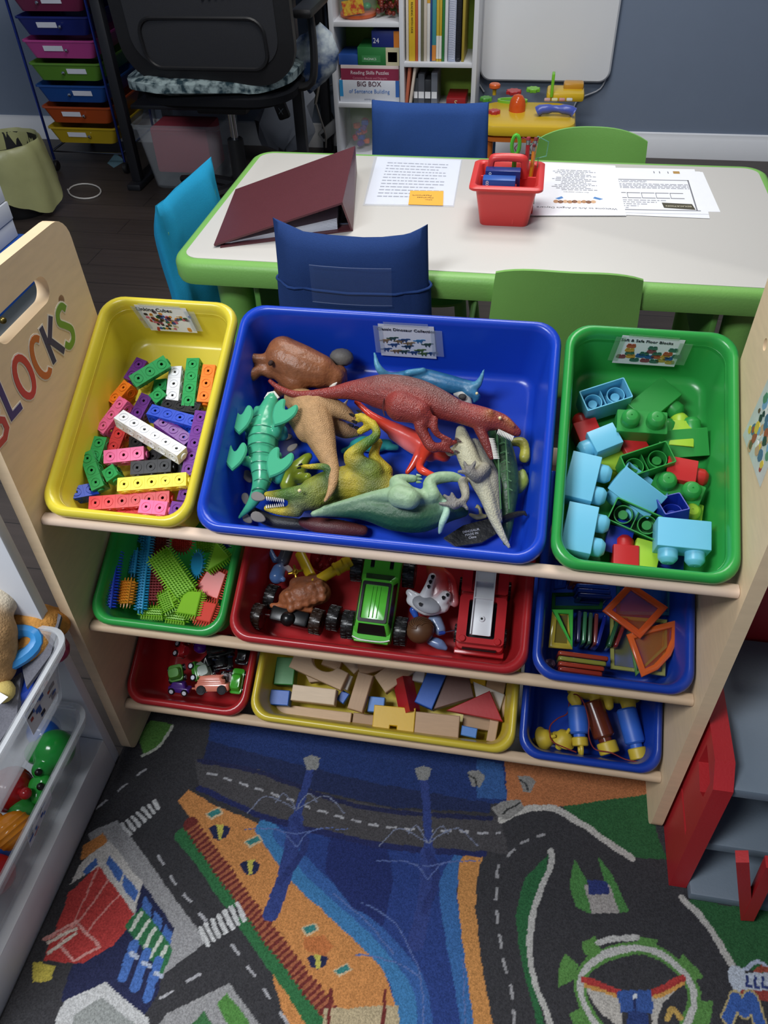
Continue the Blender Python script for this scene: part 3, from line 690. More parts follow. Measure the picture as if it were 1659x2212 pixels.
chair("plain green plastic chair with a curved top at the far table edge", T(.30, 1.345, 0) @ R(180, 'Z'), .602, .15)
chair("green chair with a bright turquoise cloth back at the table's left end", T(-.43, 1.035, 0) @ R(-95, 'Z'), .60, .145, ('#2390bb', .30, None, False, .012), sf=.095)

# ------------------------------------------------------------------ things on the table
TT = .5703
MAR = mat('maroon_binder_vinyl', '#5a2c32', .42, .06, 40, .3, 500)
B1, B2, L1, L2 = V((-.262, 1.275, TT)), V((-.205, .945, TT)), V((-.463, .835, TT)), V((-.508, 1.125, TT))
P1, P2 = atz(768, 319, .648), atz(741, 441, .640)
bd = thing('ring_binder', 'thick maroon ring binder lying half open with its cover sloping to the table', 'binder', (B1+B2+L1+L2)/4)
def slab(mb, q, t, bev=0):
    n = (q[1]-q[0]).cross(q[3]-q[0]).normalized(); n = n if n.z > 0 else -n
    mb.loft([[p for p in q], [p+n*t for p in q]])
m = MB(); slab(m, [B1, B2, L1, L2], .003); part('back_cover', m, MAR, bd, True)
m = MB(); slab(m, [B1+V((0, 0, .0)), B2, P2, P1], .004); part('spine', m, MAR, bd, True)
m = MB(); e = V((-.012, 0, .003)); slab(m, [P1, P2, L1+e, L2+e], .004); part('front_cover', m, MAR, bd, True)
m = MB(); a = (B2-B1).normalized()
for k in range(7):
    f = k/6*.002; ii = .03
    q = [B1+(L2-B1)*.12+a*.012, B2+(L1-B2)*.12-a*.012, L1+(B2-L1)*.03-a*.012, L2+(B1-L2)*.03+a*.012]
    q = [p+V((0, 0, .0035+.0035*k)) for p in q]; q[2].z -= .0033*k; q[3].z -= .0033*k; q[2].x += .002*k; q[3].x += .0015*k
    slab(m, q, .0025)
part('paper_block', m, paper('#dfe3ee'), bd, True)
m = MB(); r0 = B1+(L2-B1)*.13
for k in range(3):
    c = B1.lerp(B2, .2+.3*k)+(L2-B1)*.10
    m.tube([c+V((-.004+.022*math.cos(t), 0, .026+.024*math.sin(t))) for t in np.arange(0, 6.2, .45)], .0016, 6, closed=True)
m.T = basis(B1.lerp(B2, .5)+(L2-B1)*.07+V((0, 0, .004)), a, V((0, 0, 1)).cross(a)*1, (0, 0, 1)); m.box((.27, .026, .006), bev=.002)
part('ring_mechanism', m, mat('binder_steel', '#9a9ca0', .25, .03, metal=.9), bd, True)

def sheet(label, q, z, lines, group=None, extra=None, ink='#8d8f99', name='paper_sheet'):
    """sheet on the table; q = photo corners TL TR BR BL"""
    Q = [atz(*p, z) for p in q]; c = sum(Q, V())/4
    t = thing(name, label, 'paper', c, group)
    m = MB(); m.loft([[p for p in Q], [p+V((0, 0, .0004)) for p in Q]]); part('sheet', m, paper('#eceef4'), t, True, 0)
    def fn(a, b, dz=0): return (Q[0]*(1-a)+Q[1]*a)*(1-b)+(Q[3]*(1-a)+Q[2]*a)*b+V((0, 0, .0005+dz))
    m = MB()
    for a0, a1, b, h in lines:
        # broken words along a line
        a = a0; random.seed(int(b*997))
        while a < a1:
            wl = min(random.uniform(.02, .07), a1-a); m.add([fn(a, b), fn(a+wl, b), fn(a+wl, b+h), fn(a, b+h)], [(0, 1, 2, 3)]); a += wl+.012
    if lines: part('printed_lines', m, mat('grey_print', ink, .7), t, True, 0)
    if extra: extra(t, fn)
    return t
sheet('printed sheet in a clear sleeve between the binder and the red caddy', ((815, 339), (996, 346), (979, 444), (788, 441)), TT, [(.14-.002*k, .86-.1*(k % 3 == 2), .12+.065*k, .02) for k in range(12)])
def sleeve():
    m = MB(); Q = [atz(*p, TT+.0012) for p in ((809, 337), (999, 344), (981, 447), (784, 444))]; m.loft([Q, [p+V((0, 0, .0003)) for p in Q]])
    solo('plastic_sleeve', m, clear('sleeve_film', '#dfe6f4', .18, .1), 'clear plastic sleeve over the sheet beside the binder', 'sleeve', smooth=0)
sleeve()
def note():
    Q = [atz(*p, TT+.002) for p in ((886, 412), (958, 413), (957, 444), (882, 442))]; t = thing('sticky_note', 'orange sticky note with upside-down handwriting on the sleeved sheet', 'note', Q[3])
    m = MB(); m.loft([Q, [p+V((0, 0, .0004)) for p in Q]]); part('sheet', m, paper('#f2b24c'), t, True, 0)
    u = (Q[1]-Q[0]).normalized(); v_ = (Q[0]-Q[3]).normalized(); m = MB()
    for k, s in enumerate(('Hin:', 'Marshaes', 'Paperwork')): textmb(m, s, .010, basis(Q[3].lerp(Q[1], .5)+v_*(.012*k-.012)+u*(.006-.008*k)+V((0, 0, .0006)), -u, -v_, (0, 0, 1)), .0001)
    part('handwriting', m, mat('pencil', '#6a5a3c', .8), t, True, 0)
note()
def welcome(t, fn):
    u = (fn(1, .5)-fn(0, .5)).normalized(); v_ = (fn(.5, 0)-fn(.5, 1)).normalized()
    m = MB(); textmb(m, 'Welcome to Ark of Angels Daycare', .0118, basis(fn(.50, .87), -u, -v_, (0, 0, 1)), .0001); textmb(m, 'Our mission statement', .006, basis(fn(.5, .58), -u, -v_, (0, 0, 1)), .0001)
    part('heading', m, mat('black_ink', '#3a3b42', .7), t, True, 0)
    m = MB()
    for k in range(9): m.m = k % 3; m.add([fn(.28+.05*k+.03*math.cos(a), .755+.03*math.sin(a)+.006*(k % 2), .0001) for a in np.arange(0, 6.2, .8)], [tuple(range(8))])
    m.m = 3; m.add([fn(.27, .70), fn(.34, .66), fn(.36, .69), fn(.31, .72)], [(0, 1, 2, 3)]); m.add([fn(.70, .66), fn(.79, .70), (fn(.75, .72)), fn(.68, .69)], [(0, 1, 2, 3)])
    part('banner_picture', m, [mat('print_ink2', c, .6) for c in ('#b98a63', '#8a5f45', '#d6ad88', '#4f86c4')], t, True, 0)
def form(t, fn):
    m = MB()
    def bar(a, b, c, d): m.add([fn(a, b), fn(c, b), fn(c, d), fn(a, d)], [(0, 1, 2, 3)])
    bar(.02, .27, .9, .285); bar(.02, .93, .93, .945); bar(.885, .27, .90, .93)
    for k in range(5): bar(.06+.15*k, .57, .2+.15*k, .585); bar(.06+.15*k, .68, .2+.15*k, .695); bar(.06+.15*k, .57, .066+.15*k, .69)
    for x in (.55, .61, .7): bar(x, .07, x+.01, .12)
    part('form_table', m, mat('form_ink', '#77787e', .7), t, True, 0)
    m = MB(); m.add([fn(.55, .78), fn(.86, .80), fn(.88, .92), fn(.56, .89)], [(0, 1, 2, 3)]); o = part('logo_panel', m, mat('logo_ink', '#4a4636', .6), t, True, 0)
    u = (fn(1, .5)-fn(0, .5)).normalized(); v_ = (fn(.5, 0)-fn(.5, 1)).normalized(); m = MB(); textmb(m, 'EDUCATION', .0095, basis(fn(.715, .85, .0002), -u, -v_, (0, 0, 1)), .0001); part('logo_lettering', m, mat('logo_letters', '#d8d2b8', .6), o, True, 0)
    m = MB(); m.add([fn(.76, .06), fn(.83, .06), fn(.83, .12), fn(.76, .12)], [(0, 1, 2, 3)]); part('emblem', m, mat('emblem_ink', '#b08a4a', .6), t, True, 0)
sheet('blank sheet at the bottom of the paper stack on the right of the table', ((1325, 366), (1518, 372), (1556, 458), (1340, 455)), TT, [])
sheet('second sheet of the paper stack, showing along its right edge', ((1318, 366), (1512, 371), (1533, 472), (1335, 464)), TT+.0008, [])
sheet('printed form with a boxed table and a dark EDUCATION logo, upside down', ((1300, 362), (1500, 366), (1531, 463), (1320, 459)), TT+.0016, [(.05, .45, .3+.025*k, .012) for k in range(2)]+[(.05, .88, .37+.03*k, .014) for k in range(4)]+[(.05, .6-.1*k, .73+.04*k, .014) for k in range(5)], extra=form)
sheet('welcome letter with a banner picture, upside down beside the red caddy', ((1158, 350), (1329, 358), (1353, 466), (1140, 466)), TT+.0024, [(.28-.06*math.sin(k*1.3), .68+.07*math.sin(k*2.1), .14+.030*k, .013) for k in range(14)], extra=welcome)

# caddy
cad = thing('art_caddy', 'small red plastic art caddy with a carry handle on the white table', 'caddy', (.105, 1.05, TT))
RC = mat('translucent_red_plastic', '#d23a38', .35, .04, 20, spec=.5)
m = MB(); rings = []
for i, z in ((.001, 0), (0, .003), (-.012, .082), (-.016, .083), (-.022, .080), (-.024, .082), (-.024, .086), (-.020, .089), (-.013, .089), (-.009, .085), (.002, .006), (.006, .004)):
    rings.append([(.108+p[0], 1.058+p[1], TT+z) for p in rr(.102-2*i, .112-2*i, .013, 5)])
m.loft(rings); part('bin', m, RC, cad, True)
m = MB(); m.box2((.052, 1.058, TT+.006), (.166, 1.063, TT+.082)); m.box2((.125, 1.0, TT+.006), (.128, 1.058, TT+.078)); part('divider', m, RC, cad, True)
m = MB(); m.tube(smooth_path([(.07, 1.06, TT+.08), (.072, 1.06, TT+.112), (.082, 1.06, TT+.12), (.13, 1.06, TT+.12), (.14, 1.06, TT+.112), (.142, 1.06, TT+.08)], 4), .006, 10, flat=1.4); part('handle', m, RC, cad, True)
def crayon_box(label, x, y, z, wd, h, col, tilt):
    M = T(x, y, z) @ R(tilt, 'X'); t = thing('crayon_box', label, 'box', M, 'crayon boxes in the red caddy')
    part('carton', MB().box((wd, .022, h), T(0, 0, h/2), .001), mat('printed_carton', col, .35, .05), t)
    m = MB(); m.prism(ell(wd*.3, h*.10, 16), .0004, basis((0, -.0112, h*.74), (1, 0, 0), (0, 0, 1), (0, -1, 0))); part('window', m, mat('box_window', '#8fb2d8', .2), t)
    m = MB(); m.box((wd*.22, .0006, h*.26), T(-wd*.28, -.0112, h*.2)); m.box((wd*.22, .0006, .003), T(-wd*.28, -.0114, h*.34)); part('printed_logo', m, mat('box_print', '#c9493a', .4), t)
    m = MB(); textmb(m, '8', .014, basis((-wd*.36, -.0114, h*.9), (1, 0, 0), (0, 0, 1), (0, -1, 0)), .0002); part('count_number', m, mat('box_white', '#e8ecf2', .4), t, smooth=0)
crayon_box('front crayon box in the red caddy, mid blue with a cut-out window', .0925, 1.019, TT+.02, .066, .078, '#2456a6', 6)
crayon_box('rear crayon box in the red caddy, dark blue marked with an 8', .098, 1.046, TT+.02, .072, .084, '#1f2f78', 3)
def pencil(label, a, b, r, col, era=None, cat='pencil', name='pencil'):
    a, b = V(a), V(b); d = b-a; L = d.length; M = T(a) @ d.to_track_quat('Z', 'Y').to_matrix().to_4x4()
    t = thing(name, label, cat, M); part('shaft', MB().lathe([(.0006, 0), (r, .012), (r, L*.9), (r, L*.9)], 6, None), mat('pencil_lacquer', col, .35), t, smooth=20)
    part('ferrule', MB().cyl(r*1.02, L*.06, T(0, 0, L*.9), 12), mat('ferrule_metal', '#b9b9b4', .3, metal=.9), t); part('eraser', MB().cyl(r, L*.055, T(0, 0, L*.955), 12, .0015), mat('eraser_rubber', era or '#a54a4a', .8), t)
pencil('fat red pencil with a silver ferrule standing in the red caddy', (.146, 1.075, TT+.01), atz(1142, 297, .715), .0045, '#a01f26', '#9a3040')
pencil('yellow pencil leaning in the red caddy behind the red pencil', (.152, 1.07, TT+.01), atz(1158, 298, .715), .004, '#e0a826', '#7a3038')
pencil('slim orange pencil with a dark tip in the red caddy', (.155, 1.08, TT+.01), atz(1154, 312, .705), .0035, '#d98b2c', '#6a2a30')
t = thing('scissors', 'pair of scissors with bright green loops standing in the red caddy', 'scissors', T(.118, 1.1, TT+.02))
m = MB(); m.tube([(0.008*math.cos(a), 0, .112+.02*math.sin(a)) for a in np.arange(0, 6.2, .4)], .004, 8, closed=True); m.tube([(0, 0, .095), (0, 0, .05)], .006, 8, flat=.6); part('handle', m, mat('lime_handle', '#56c23a', .4), t)
m = MB(); m.prism([(-.006, 0), (.001, 0), (.006, .055), (-.006, .055)], .002, basis((0, .001, .0), (1, 0, 0), (0, 0, 1), (0, -1, 0))); part('blade', m, mat('steel', '#c8c8c8', .25, metal=1.), t)
for lab, px, py, c, r_ in (('pink see-through pentagon frame leaning in the caddy behind the pencils', 1133, 322, '#b04a62', .021), ('pale green see-through pentagon frame leaning in the caddy behind the pencils', 1165, 320, '#6fb59a', .021)):
    p = aty(px, py, 1.115); m = MB(); m.tube([(r_*math.cos(a), 0, r_*1.15*math.sin(a)) for a in [PI/2+.25+k*2*PI/5 for k in range(5)]], .0013, 6, closed=True)
    q = p.copy(); m.tube([(0, 0, -r_*.9), (0, -.005, TT+.006-p.z)], .0012, 6)
    solo('pentagon_frame', m, clear('tinted_plastic', c, .6, .2), lab, 'frame', T(p))
solo('orange_ball', MB().ball(.011, T(.072, 1.085, TT+.07)), glossy('orange_plastic', '#e2552c'), 'orange ball in the left side of the red caddy', 'ball')
# ------------------------------------------------------------------ back of the room
BLK = mat('black_plastic', '#17171a', .5, .1, 30, .2, 300); BLKM = mat('black_powder_coat', '#1b1c22', .5, .08, 40)
CHR = mat('chrome', '#c9ccd2', .15, .02, metal=1.)
def facebox(px0, py0, px1, py1, y, depth, bev=.0):
    a, b = aty(px0, py1, y), aty(px1, py0, y); return V((a.x, y, a.z)), V((b.x, y+depth, b.z))
# bookshelf
WH = mat('white_melamine', '#dfe1e6', .45, .02, 30)
bx0, bx1, by0, by1 = -.690, -.102, 2.85, 3.075
bs = thing('bookshelf', 'narrow white two-column bookshelf with a green back panel against the wall', 'bookshelf', ((bx0+bx1)/2, 2.96, 0))
for x in (bx0, -.410, bx1-.018): part('side_panel' if x != -.410 else 'divider', MB().box2((x, by0, 0), (x+.018, by1, 1.0), .001), WH, bs, True)
for x0, x1, zs in ((bx0+.018, -.410, (.05, .262, .557, .80)), (-.392, bx1-.018, (.05, .238, .418, .80))):
    for z in zs: part('shelf', MB().box2((x0, by0+.002, z-.017), (x1, by1, z), .001), WH, bs, True)
part('back_panel', MB().box2((bx0+.01, by1-.006, .02), (bx1-.01, by1, .99)), mat('lime_backing', '#8fae3f', .7), bs, True)
def box_thing(label, px0, py0, px1, py1, y, depth, col, name='game_box', text=(), stripe=None, group='boxes stacked in the bookshelf', zbase=None, sc=1.):
    a, b = facebox(px0, py0, px1, py1, y, depth)
    if zbase is not None: b.z += zbase-a.z; a.z = zbase
    t = thing(name, label, 'box', ((a.x+b.x)/2, y+depth/2, a.z), group)
    part('carton', MB().box2(a, b, .0015), mat('printed_carton', col, .45, .05), t, True)
    for (s, u, v_, size, c) in text:
        m = MB(); textmb(m, s, size, basis((a.x+(b.x-a.x)*u, y-.0012, a.z+(b.z-a.z)*v_), (1, 0, 0), (0, 0, 1), (0, -1, 0)), .0003); part('lettering', m, mat('box_lettering', c, .5), t, True, 0)
    for (u0, v0, u1, v1, c) in stripe or ():
        part('printed_panel', MB().box2((a.x+(b.x-a.x)*u0, y-.0008, a.z+(b.z-a.z)*v0), (a.x+(b.x-a.x)*u1, y+.0003, a.z+(b.z-a.z)*v1)), mat('box_panel', c, .5), t, True)
    return t, a, b
t, a, b = box_thing('white BIG BOX of Sentence Building set at the bottom of the left stack', 735, 170, 862, 215, 2.87, .17, '#d9dde6', text=(('BIG BOX', .5, .83, .026, '#5a2a3c'), ('of Sentence Building', .5, .5, .021, '#5b86c8'), ('activity set', .5, .14, .010, '#8a90a0')), stripe=((.0, .26, .06, 1, '#2f8fc8'), (.94, .26, 1, 1, '#3a6fc0')), zbase=.262)
t, a, b = box_thing('maroon and white Reading Skills Puzzles box in the middle of the left stack', 737, 138, 861, 168, 2.872, .17, '#d9c9c4', text=(('Reading Skills Puzzles', .5, .50, .0185, '#efe3e8'), ('Consonant Blends and Digraphs', .5, .14, .011, '#d98fa4')), stripe=((0, 0, 1, .78, '#8f2c4a'),), zbase=b.z)
top = b.z
box_thing('thin blue box lying at the left end of the maroon puzzle box', 732, 112, 772, 134, 2.875, .13, '#264f9c', zbase=top)
t, a, b = box_thing('green box with a cream end panel, on the maroon puzzle box', 773, 95, 862, 133, 2.873, .15, '#2b7a3c', text=(('PHONICS', .30, .35, .012, '#dfe8df'),), stripe=((.68, 0, 1, 1, '#cfc8a4'), (.73, .2, .95, .75, '#6a4a6a'), (.1, .18, .55, .55, '#3f8a50')), zbase=top)
box_thing('navy box with an orange end, on top of the left stack', 803, 58, 862, 93, 2.875, .14, '#1f2f7a', text=(('24', .16, .4, .026, '#e3e6f0'),), stripe=((.8, 0, 1, 1, '#d9822c'),), zbase=b.z)
# books, right column
def book(label, px0, px1, col, h, y=2.87, lean=0., name='book', text=None, band=None, group='books standing in the bookshelf', zb=.418):
    x0, x1 = aty(px0, 100, y).x, aty(px1, 100, y).x; wd = x1-x0-.0008
    M = T((x0+x1)/2, y, zb+.0003) @ R(lean, 'Y'); t = thing(name, label, 'book', M, group)
    m = MB(); m.box((wd, .16, h), T(0, .08, h/2), .0012); part('cover', m, mat('book_cover', col, .5, .05), t)
    m = MB(); m.box((max(wd-.003, .001), .155, h-.006), T(0, .083, h/2+.0035)); part('pages', m, paper(), t)
    if band: part('spine_band', MB().box((wd*.98, .0012, band[2]), T(0, 0, band[0])), mat('book_band', band[1], .5), t)
    if text:
        m = MB(); textmb(m, text[0], text[1], basis((0, -.0006, h*.52), (0, 0, -1), (1, 0, 0), (0, -1, 0)), .0003); part('spine_title', m, mat('book_title', text[2], .5), t, smooth=0)
B_ = [(877, 883, '#cfc6b8', .26, 'thin cream book first on the upper right shelf'), (883, 897, '#dcb62a', .29, 'thick yellow book with dark spine lettering'), (897, 903, '#c05a30', .28, 'slim rust orange book beside the thick yellow one'), (903, 909, '#d9dadf', .27, 'slim white book beside the rust orange book'), (909, 915, '#6d6a4e', .26, 'slim olive brown book among the white books'), (915, 922, '#cfc4b4', .28, 'cream book beside the olive brown one'), (922, 929, '#e3e0da', .29, 'white book with a yellow top band'), (929, 933, '#27467f', .27, 'thin navy book left of the teal book'), (933, 942, '#3f9199', .28, 'teal book with an orange foot band'), (942, 948, '#d3b63c', .28, 'first of two mustard books right of the teal book'), (948, 954, '#c9a932', .28, 'second of two mustard books right of the teal book'), (954, 960, '#2f7a3c', .29, 'dark green book with a white edge'), (960, 967, '#dfe0e3', .28, 'plain white book right of the dark green one')]
for i, (a, b, c, h, l) in enumerate(B_):
    book(l, a, b, c, h, text=('READING WITH EASE', .011, '#3a2f14') if i == 1 else None, band={6: (.24, '#e0a83a', .08), 8: (.03, '#d98a3c', .055), 9: (.05, '#e8e4dc', .08), 10: (.05, '#e8e4dc', .08)}.get(i))
for a, b, c, l in ((968, 984, '#c3cbe2', 'thick pale spiral notebook with a white coil'), (985, 995, '#2e3038', 'black spiral notebook at the right of the books')):
    book(l, a, b, c, .28); x0, x1 = aty(a, 100, 2.866).x, aty(b, 100, 2.866).x; o = [q for q in bpy.data.objects if q.get('label') == l][0]
    m = MB(); r_ = (x1-x0)*.42
    m.tube([(r_*math.cos(k*1.05), -.004+.006*math.sin(k*1.05), .008+.26*k/260) for k in range(260)], .0009, 4); part('coil', m, mat('wire_coil', '#e3e6f0' if a == 968 else '#202228', .4), o)
book('yellow ochre folder last on the upper right shelf', 997, 1003, '#a89436', .27)
book('salmon orange magazine leaning on the lower right shelf', 872, 879, '#c26a4e', .165, lean=6, zb=.2385); book('cream magazine leaning beside the salmon one', 880, 886, '#ddcfc0', .168, lean=9, zb=.2385)
for i, (a, b, c) in enumerate(((893, 903, '#4a4e55'), (903, 917, '#5b5f68'), (917, 931, '#33363c'), (931, 945, '#767b86'))):
    lx, hx = facebox(a, 176, b, 222, 2.90, .13); lx.z = .2385; hx.z = .2385+(.11, .125, .105, .13)[i]
    t = thing('card_deck', ('dark grey card deck first of the row on the lower shelf', 'mid grey card deck second of the row on the lower shelf', 'black card deck third of the row on the lower shelf', 'pale grey card deck last of the row on the lower shelf')[i], 'card deck', ((lx.x+hx.x)/2, 2.96, .2385), 'flash card decks on the lower shelf')
    part('deck_case', MB().box2(lx, hx, .002), mat('deck_case', c, .35), t, True); part('end_label', MB().box2((lx.x+.002, lx.y-.0008, lx.z+.035), (hx.x-.002, lx.y, lx.z+.06)), paper(), t, True)
box_thing('red box marked S on the lower right shelf', 964, 198, 1006, 222, 2.88, .13, '#9c1f24', text=(('S', .5, .55, .03, '#d8cfa0'),), zbase=.2385, group=None)
# jar and bag of beads on the top left, bag of pieces at the bottom
p = aty(771, 30, 2.92); t = thing('toy_jar', 'clear jar of bright plastic toys with an orange base, top left of the bookshelf', 'jar', (p.x, 2.95, .557))
part('jar_wall', MB().lathe([(.066, .004), (.075, .02), (.076, .18), (.07, .185), (.07, .0)][:4], 28), clear('jar_plastic', '#dfe8e8', .14), t); part('jar_base', MB().cyl(.072, .02, T(0, 0, .0005), 28, .005), glossy('orange_lid', '#c25a2e'), t)
m = MB(); m.box((.085, .0012, .05), T(-.005, -.0755, .045) @ R(-8, 'Y'), 0); part('jar_label', m, mat('jar_label', '#c9432e', .5, hex2='#e0b83a', vs=60), t)
random.seed(5)
for k in range(9):
    solo('toy_counter', MB().ball(.018, None, 12, (1, 1, .7)), glossy('counter_plastic', ('#2f9a5a', '#c23a2e', '#e0b52e', '#3a5fc0')[k % 4]), '%s counter in the jar at the top left of the bookshelf' % ('green', 'red', 'yellow', 'blue')[k % 4], 'counter', T(p.x+.036*math.cos(k*2.1), 2.95+.036*math.sin(k*2.1), .592+.016*k), '%s counters in the toy jar' % ('green', 'red', 'yellow', 'blue')[k % 4])
p = aty(840, 15, 2.92); m = MB(); random.seed(8)
for k in range(90): m.ball(.009, T(p.x-.004+random.uniform(-.045, .045), 2.94+random.uniform(-.03, .03), .567+random.uniform(0, .13)), 8)
solo('bead_bag', m, mat('dark_red_beads', '#6a2424', .3, .3, 90, hex2='#8a3a28'), 'heap of dark red beads beside the toy jar', 'beads', kind='stuff')
p = aty(775, 285, 2.90); t = thing('piece_bag', 'clear bag of orange and purple plastic pieces at the bottom of the bookshelf', 'bag', (p.x, 2.95, .0505))
m = MB(); m.lathe([(.05, 0), (.068, .02), (.07, .12), (.05, .19), (.012, .205)], 18); [setattr(q, 'x', q.x+.01*noise.noise(q*20)) for q in m.v]; part('bag_film', m, clear('bag_film', '#dfe3e8', .2, .1), t)
random.seed(6)
for k in range(12):
    nm = ('orange', 'purple', 'red', 'blue')[k % 4]
    solo('plastic_piece', MB().box((.03, .022, .02), None, .005), glossy('piece_plastic', ('#d9652a', '#5a3a8a', '#b8343a', '#2f5fc0')[k % 4]), nm+' plastic piece in the clear bag in the bookshelf', 'piece', T(p.x+random.uniform(-.03, .03), 2.95+random.uniform(-.03, .03), .075+.017*(k//2)) @ R(k*50, 'Z') @ R(k*33, 'X'), nm+' pieces in the clear bag')
# whiteboard
a, b = aty(1036, 173, 3.07), aty(1316, 173, 3.07)
cxw = (a.x+b.x)/2; ww = b.x-a.x; t = thing('dry_erase_board', 'big plain grey-white board with rounded corners on the slate wall', 'board', (cxw, 3.08, a.z))
m = MB(); m.prism([(p[0], p[1]+.34) for p in rr(ww, .68, .045, 6)], .03, basis((cxw, 3.09, a.z), (1, 0, 0), (0, 0, 1), (0, -1, 0)), .007); part('board', m, mat('board_face', '#e9ebee', .4, .03, 6), t, True)
m = MB(); m.tube(smooth_path([(cxw-ww/2+.01, 3.085, a.z+.06), (cxw-ww/2-.01, 3.09, a.z+.0), (cxw-ww/2+.02, 3.09, a.z-.05)], 5), .003, 6); solo('white_cord', m, mat('white_cord', '#cfd3da', .5), 'short white cord below the left corner of the board', 'cord')
m = MB(); m.tube(smooth_path([(cxw+ww/2-.01, 3.085, a.z+.04), (cxw+ww/2-.03, 3.09, a.z-.03), (cxw+ww/2-.12, 3.09, a.z-.08), (cxw+ww/2-.13, 3.09, .12)], 5), .003, 6); solo('white_cord', m, mat('white_cord', '#cfd3da', .5), 'white cord curving down from the right corner of the board', 'cord')
# activity toy table
YL = glossy('toy_yellow', '#dcb62a'); x0, x1, y0, y1 = -.075, .302, 2.55, 2.85; zt = .285
at_ = thing('activity_centre', 'yellow plastic activity table with a blue toy phone and an orange dome', 'toy', ((x0+x1)/2, 2.7, 0)); cx, cy = (x0+x1)/2, 2.7
m = MB(); m.loft([[(cx+p[0], cy+p[1], z) for p in rr(x1-x0-2*i, y1-y0-2*i, .07, 6)] for i, z in ((.02, .238), (.004, .246), (0, .262), (.006, .28), (.02, .287))]); part('tray', m, YL, at_, True)
m = MB(); m.loft([[(cx+p[0], cy+p[1], z) for p in rr(x1-x0-2*i, y1-y0-2*i, .07, 6)] for i, z in ((.03, .215), (.01, .222), (.008, .237))]); part('under_rim', m, glossy('toy_orange', '#d9762a'), at_, True)
for x, y, c in ((x0+.05, y0+.05, '#d9762a'), (x1-.05, y0+.05, '#d9762a'), (x0+.05, y1-.05, '#2f7ab8'), (x1-.05, y1-.05, '#2f7ab8')): part('leg', MB().cyl(.02, .216, T(x, y, .0), 14), glossy('leg_plastic', c), at_, True)
m = MB(); p = atz(1200, 240, .305); m.tube(smooth_path([(p.x-.068, p.y, .302), (p.x-.05, p.y, .310), (p.x, p.y+.004, .312), (p.x+.05, p.y, .310), (p.x+.068, p.y, .302)], 4), [.019]*4+[.017]*3+[.013]*3+[.017]*6+[.019], 10); part('phone_handset', m, glossy('phone_blue', '#5060b8'), at_, True)
p = atz(1117, 237, .29); part('dome', MB().lathe([(.032, 0), (.032, .02), (.028, .04), (.018, .055), (.004, .06)], 20, T(p.x, p.y, .286)), mat('clear_orange', '#e25a24', .15, alpha=.85), at_, True)
p = atz(1107, 218, .29); m = MB(); m.plate(ell(.06, .028, 28), [ell(.05, .02, 28)[::-1]], .01, T(p.x, p.y, .286)); part('mirror_frame', m, glossy('toy_lime', '#7cc23a'), at_, True); part('mirror', MB().prism(ell(.05, .02, 24), .002, T(p.x, p.y, .286)), mat('toy_mirror', '#7f9a8a', .15, metal=.6), at_, True)
for px, py, c, r_ in ((1068, 240, '#b82f34', .024), (1110, 197, '#b82f34', .033), (1152, 192, '#7cc23a', .03), (1050, 212, '#4f9a3a', .026)):
    p = atz(px, py, .295); g = [((r_*(1 if k % 2 else .78))*math.cos(k*PI/8), (r_*(1 if k % 2 else .78))*math.sin(k*PI/8)) for k in range(16)]
    part('gear', MB().prism(g, .014, T(p.x, p.y, .285), .002), glossy('gear_plastic', c), at_, True)
p = atz(1222, 195, .31); part('console', MB().box2((p.x-.075, p.y-.055, .28), (p.x+.075, p.y+.06, .315), .012), YL, at_, True); part('roof', MB().box2((p.x-.01, p.y+.0, .31), (p.x+.07, p.y+.055, .335), .008), glossy('toy_tan', '#c9922e'), at_, True)
for k in range(4): q = atz(1182+16*k, 216, .315); part('button', MB().box2((q.x-.012, q.y-.01, .312), (q.x+.012, q.y+.01, .321), .004), glossy('button_plastic', ('#c9a0a0', '#d8d2a0', '#c98a8a', '#cfd0d2')[k]), at_, True)
p = atz(1193, 190, .33); part('page_flap', MB().box2((p.x-.006, p.y-.02, .30), (p.x+.006, p.y+.02, .385), .003), glossy('page_lime', '#7ac832'), at_, True)
p = atz(1069, 182, .32); part('knob', MB().cyl(.023, .018, T(p.x, p.y, .305), 18, .004), glossy('knob_orange', '#e0662c'), at_, True); part('knob_stem', MB().cyl(.008, .03, T(p.x, p.y, .28), 10), YL, at_, True)

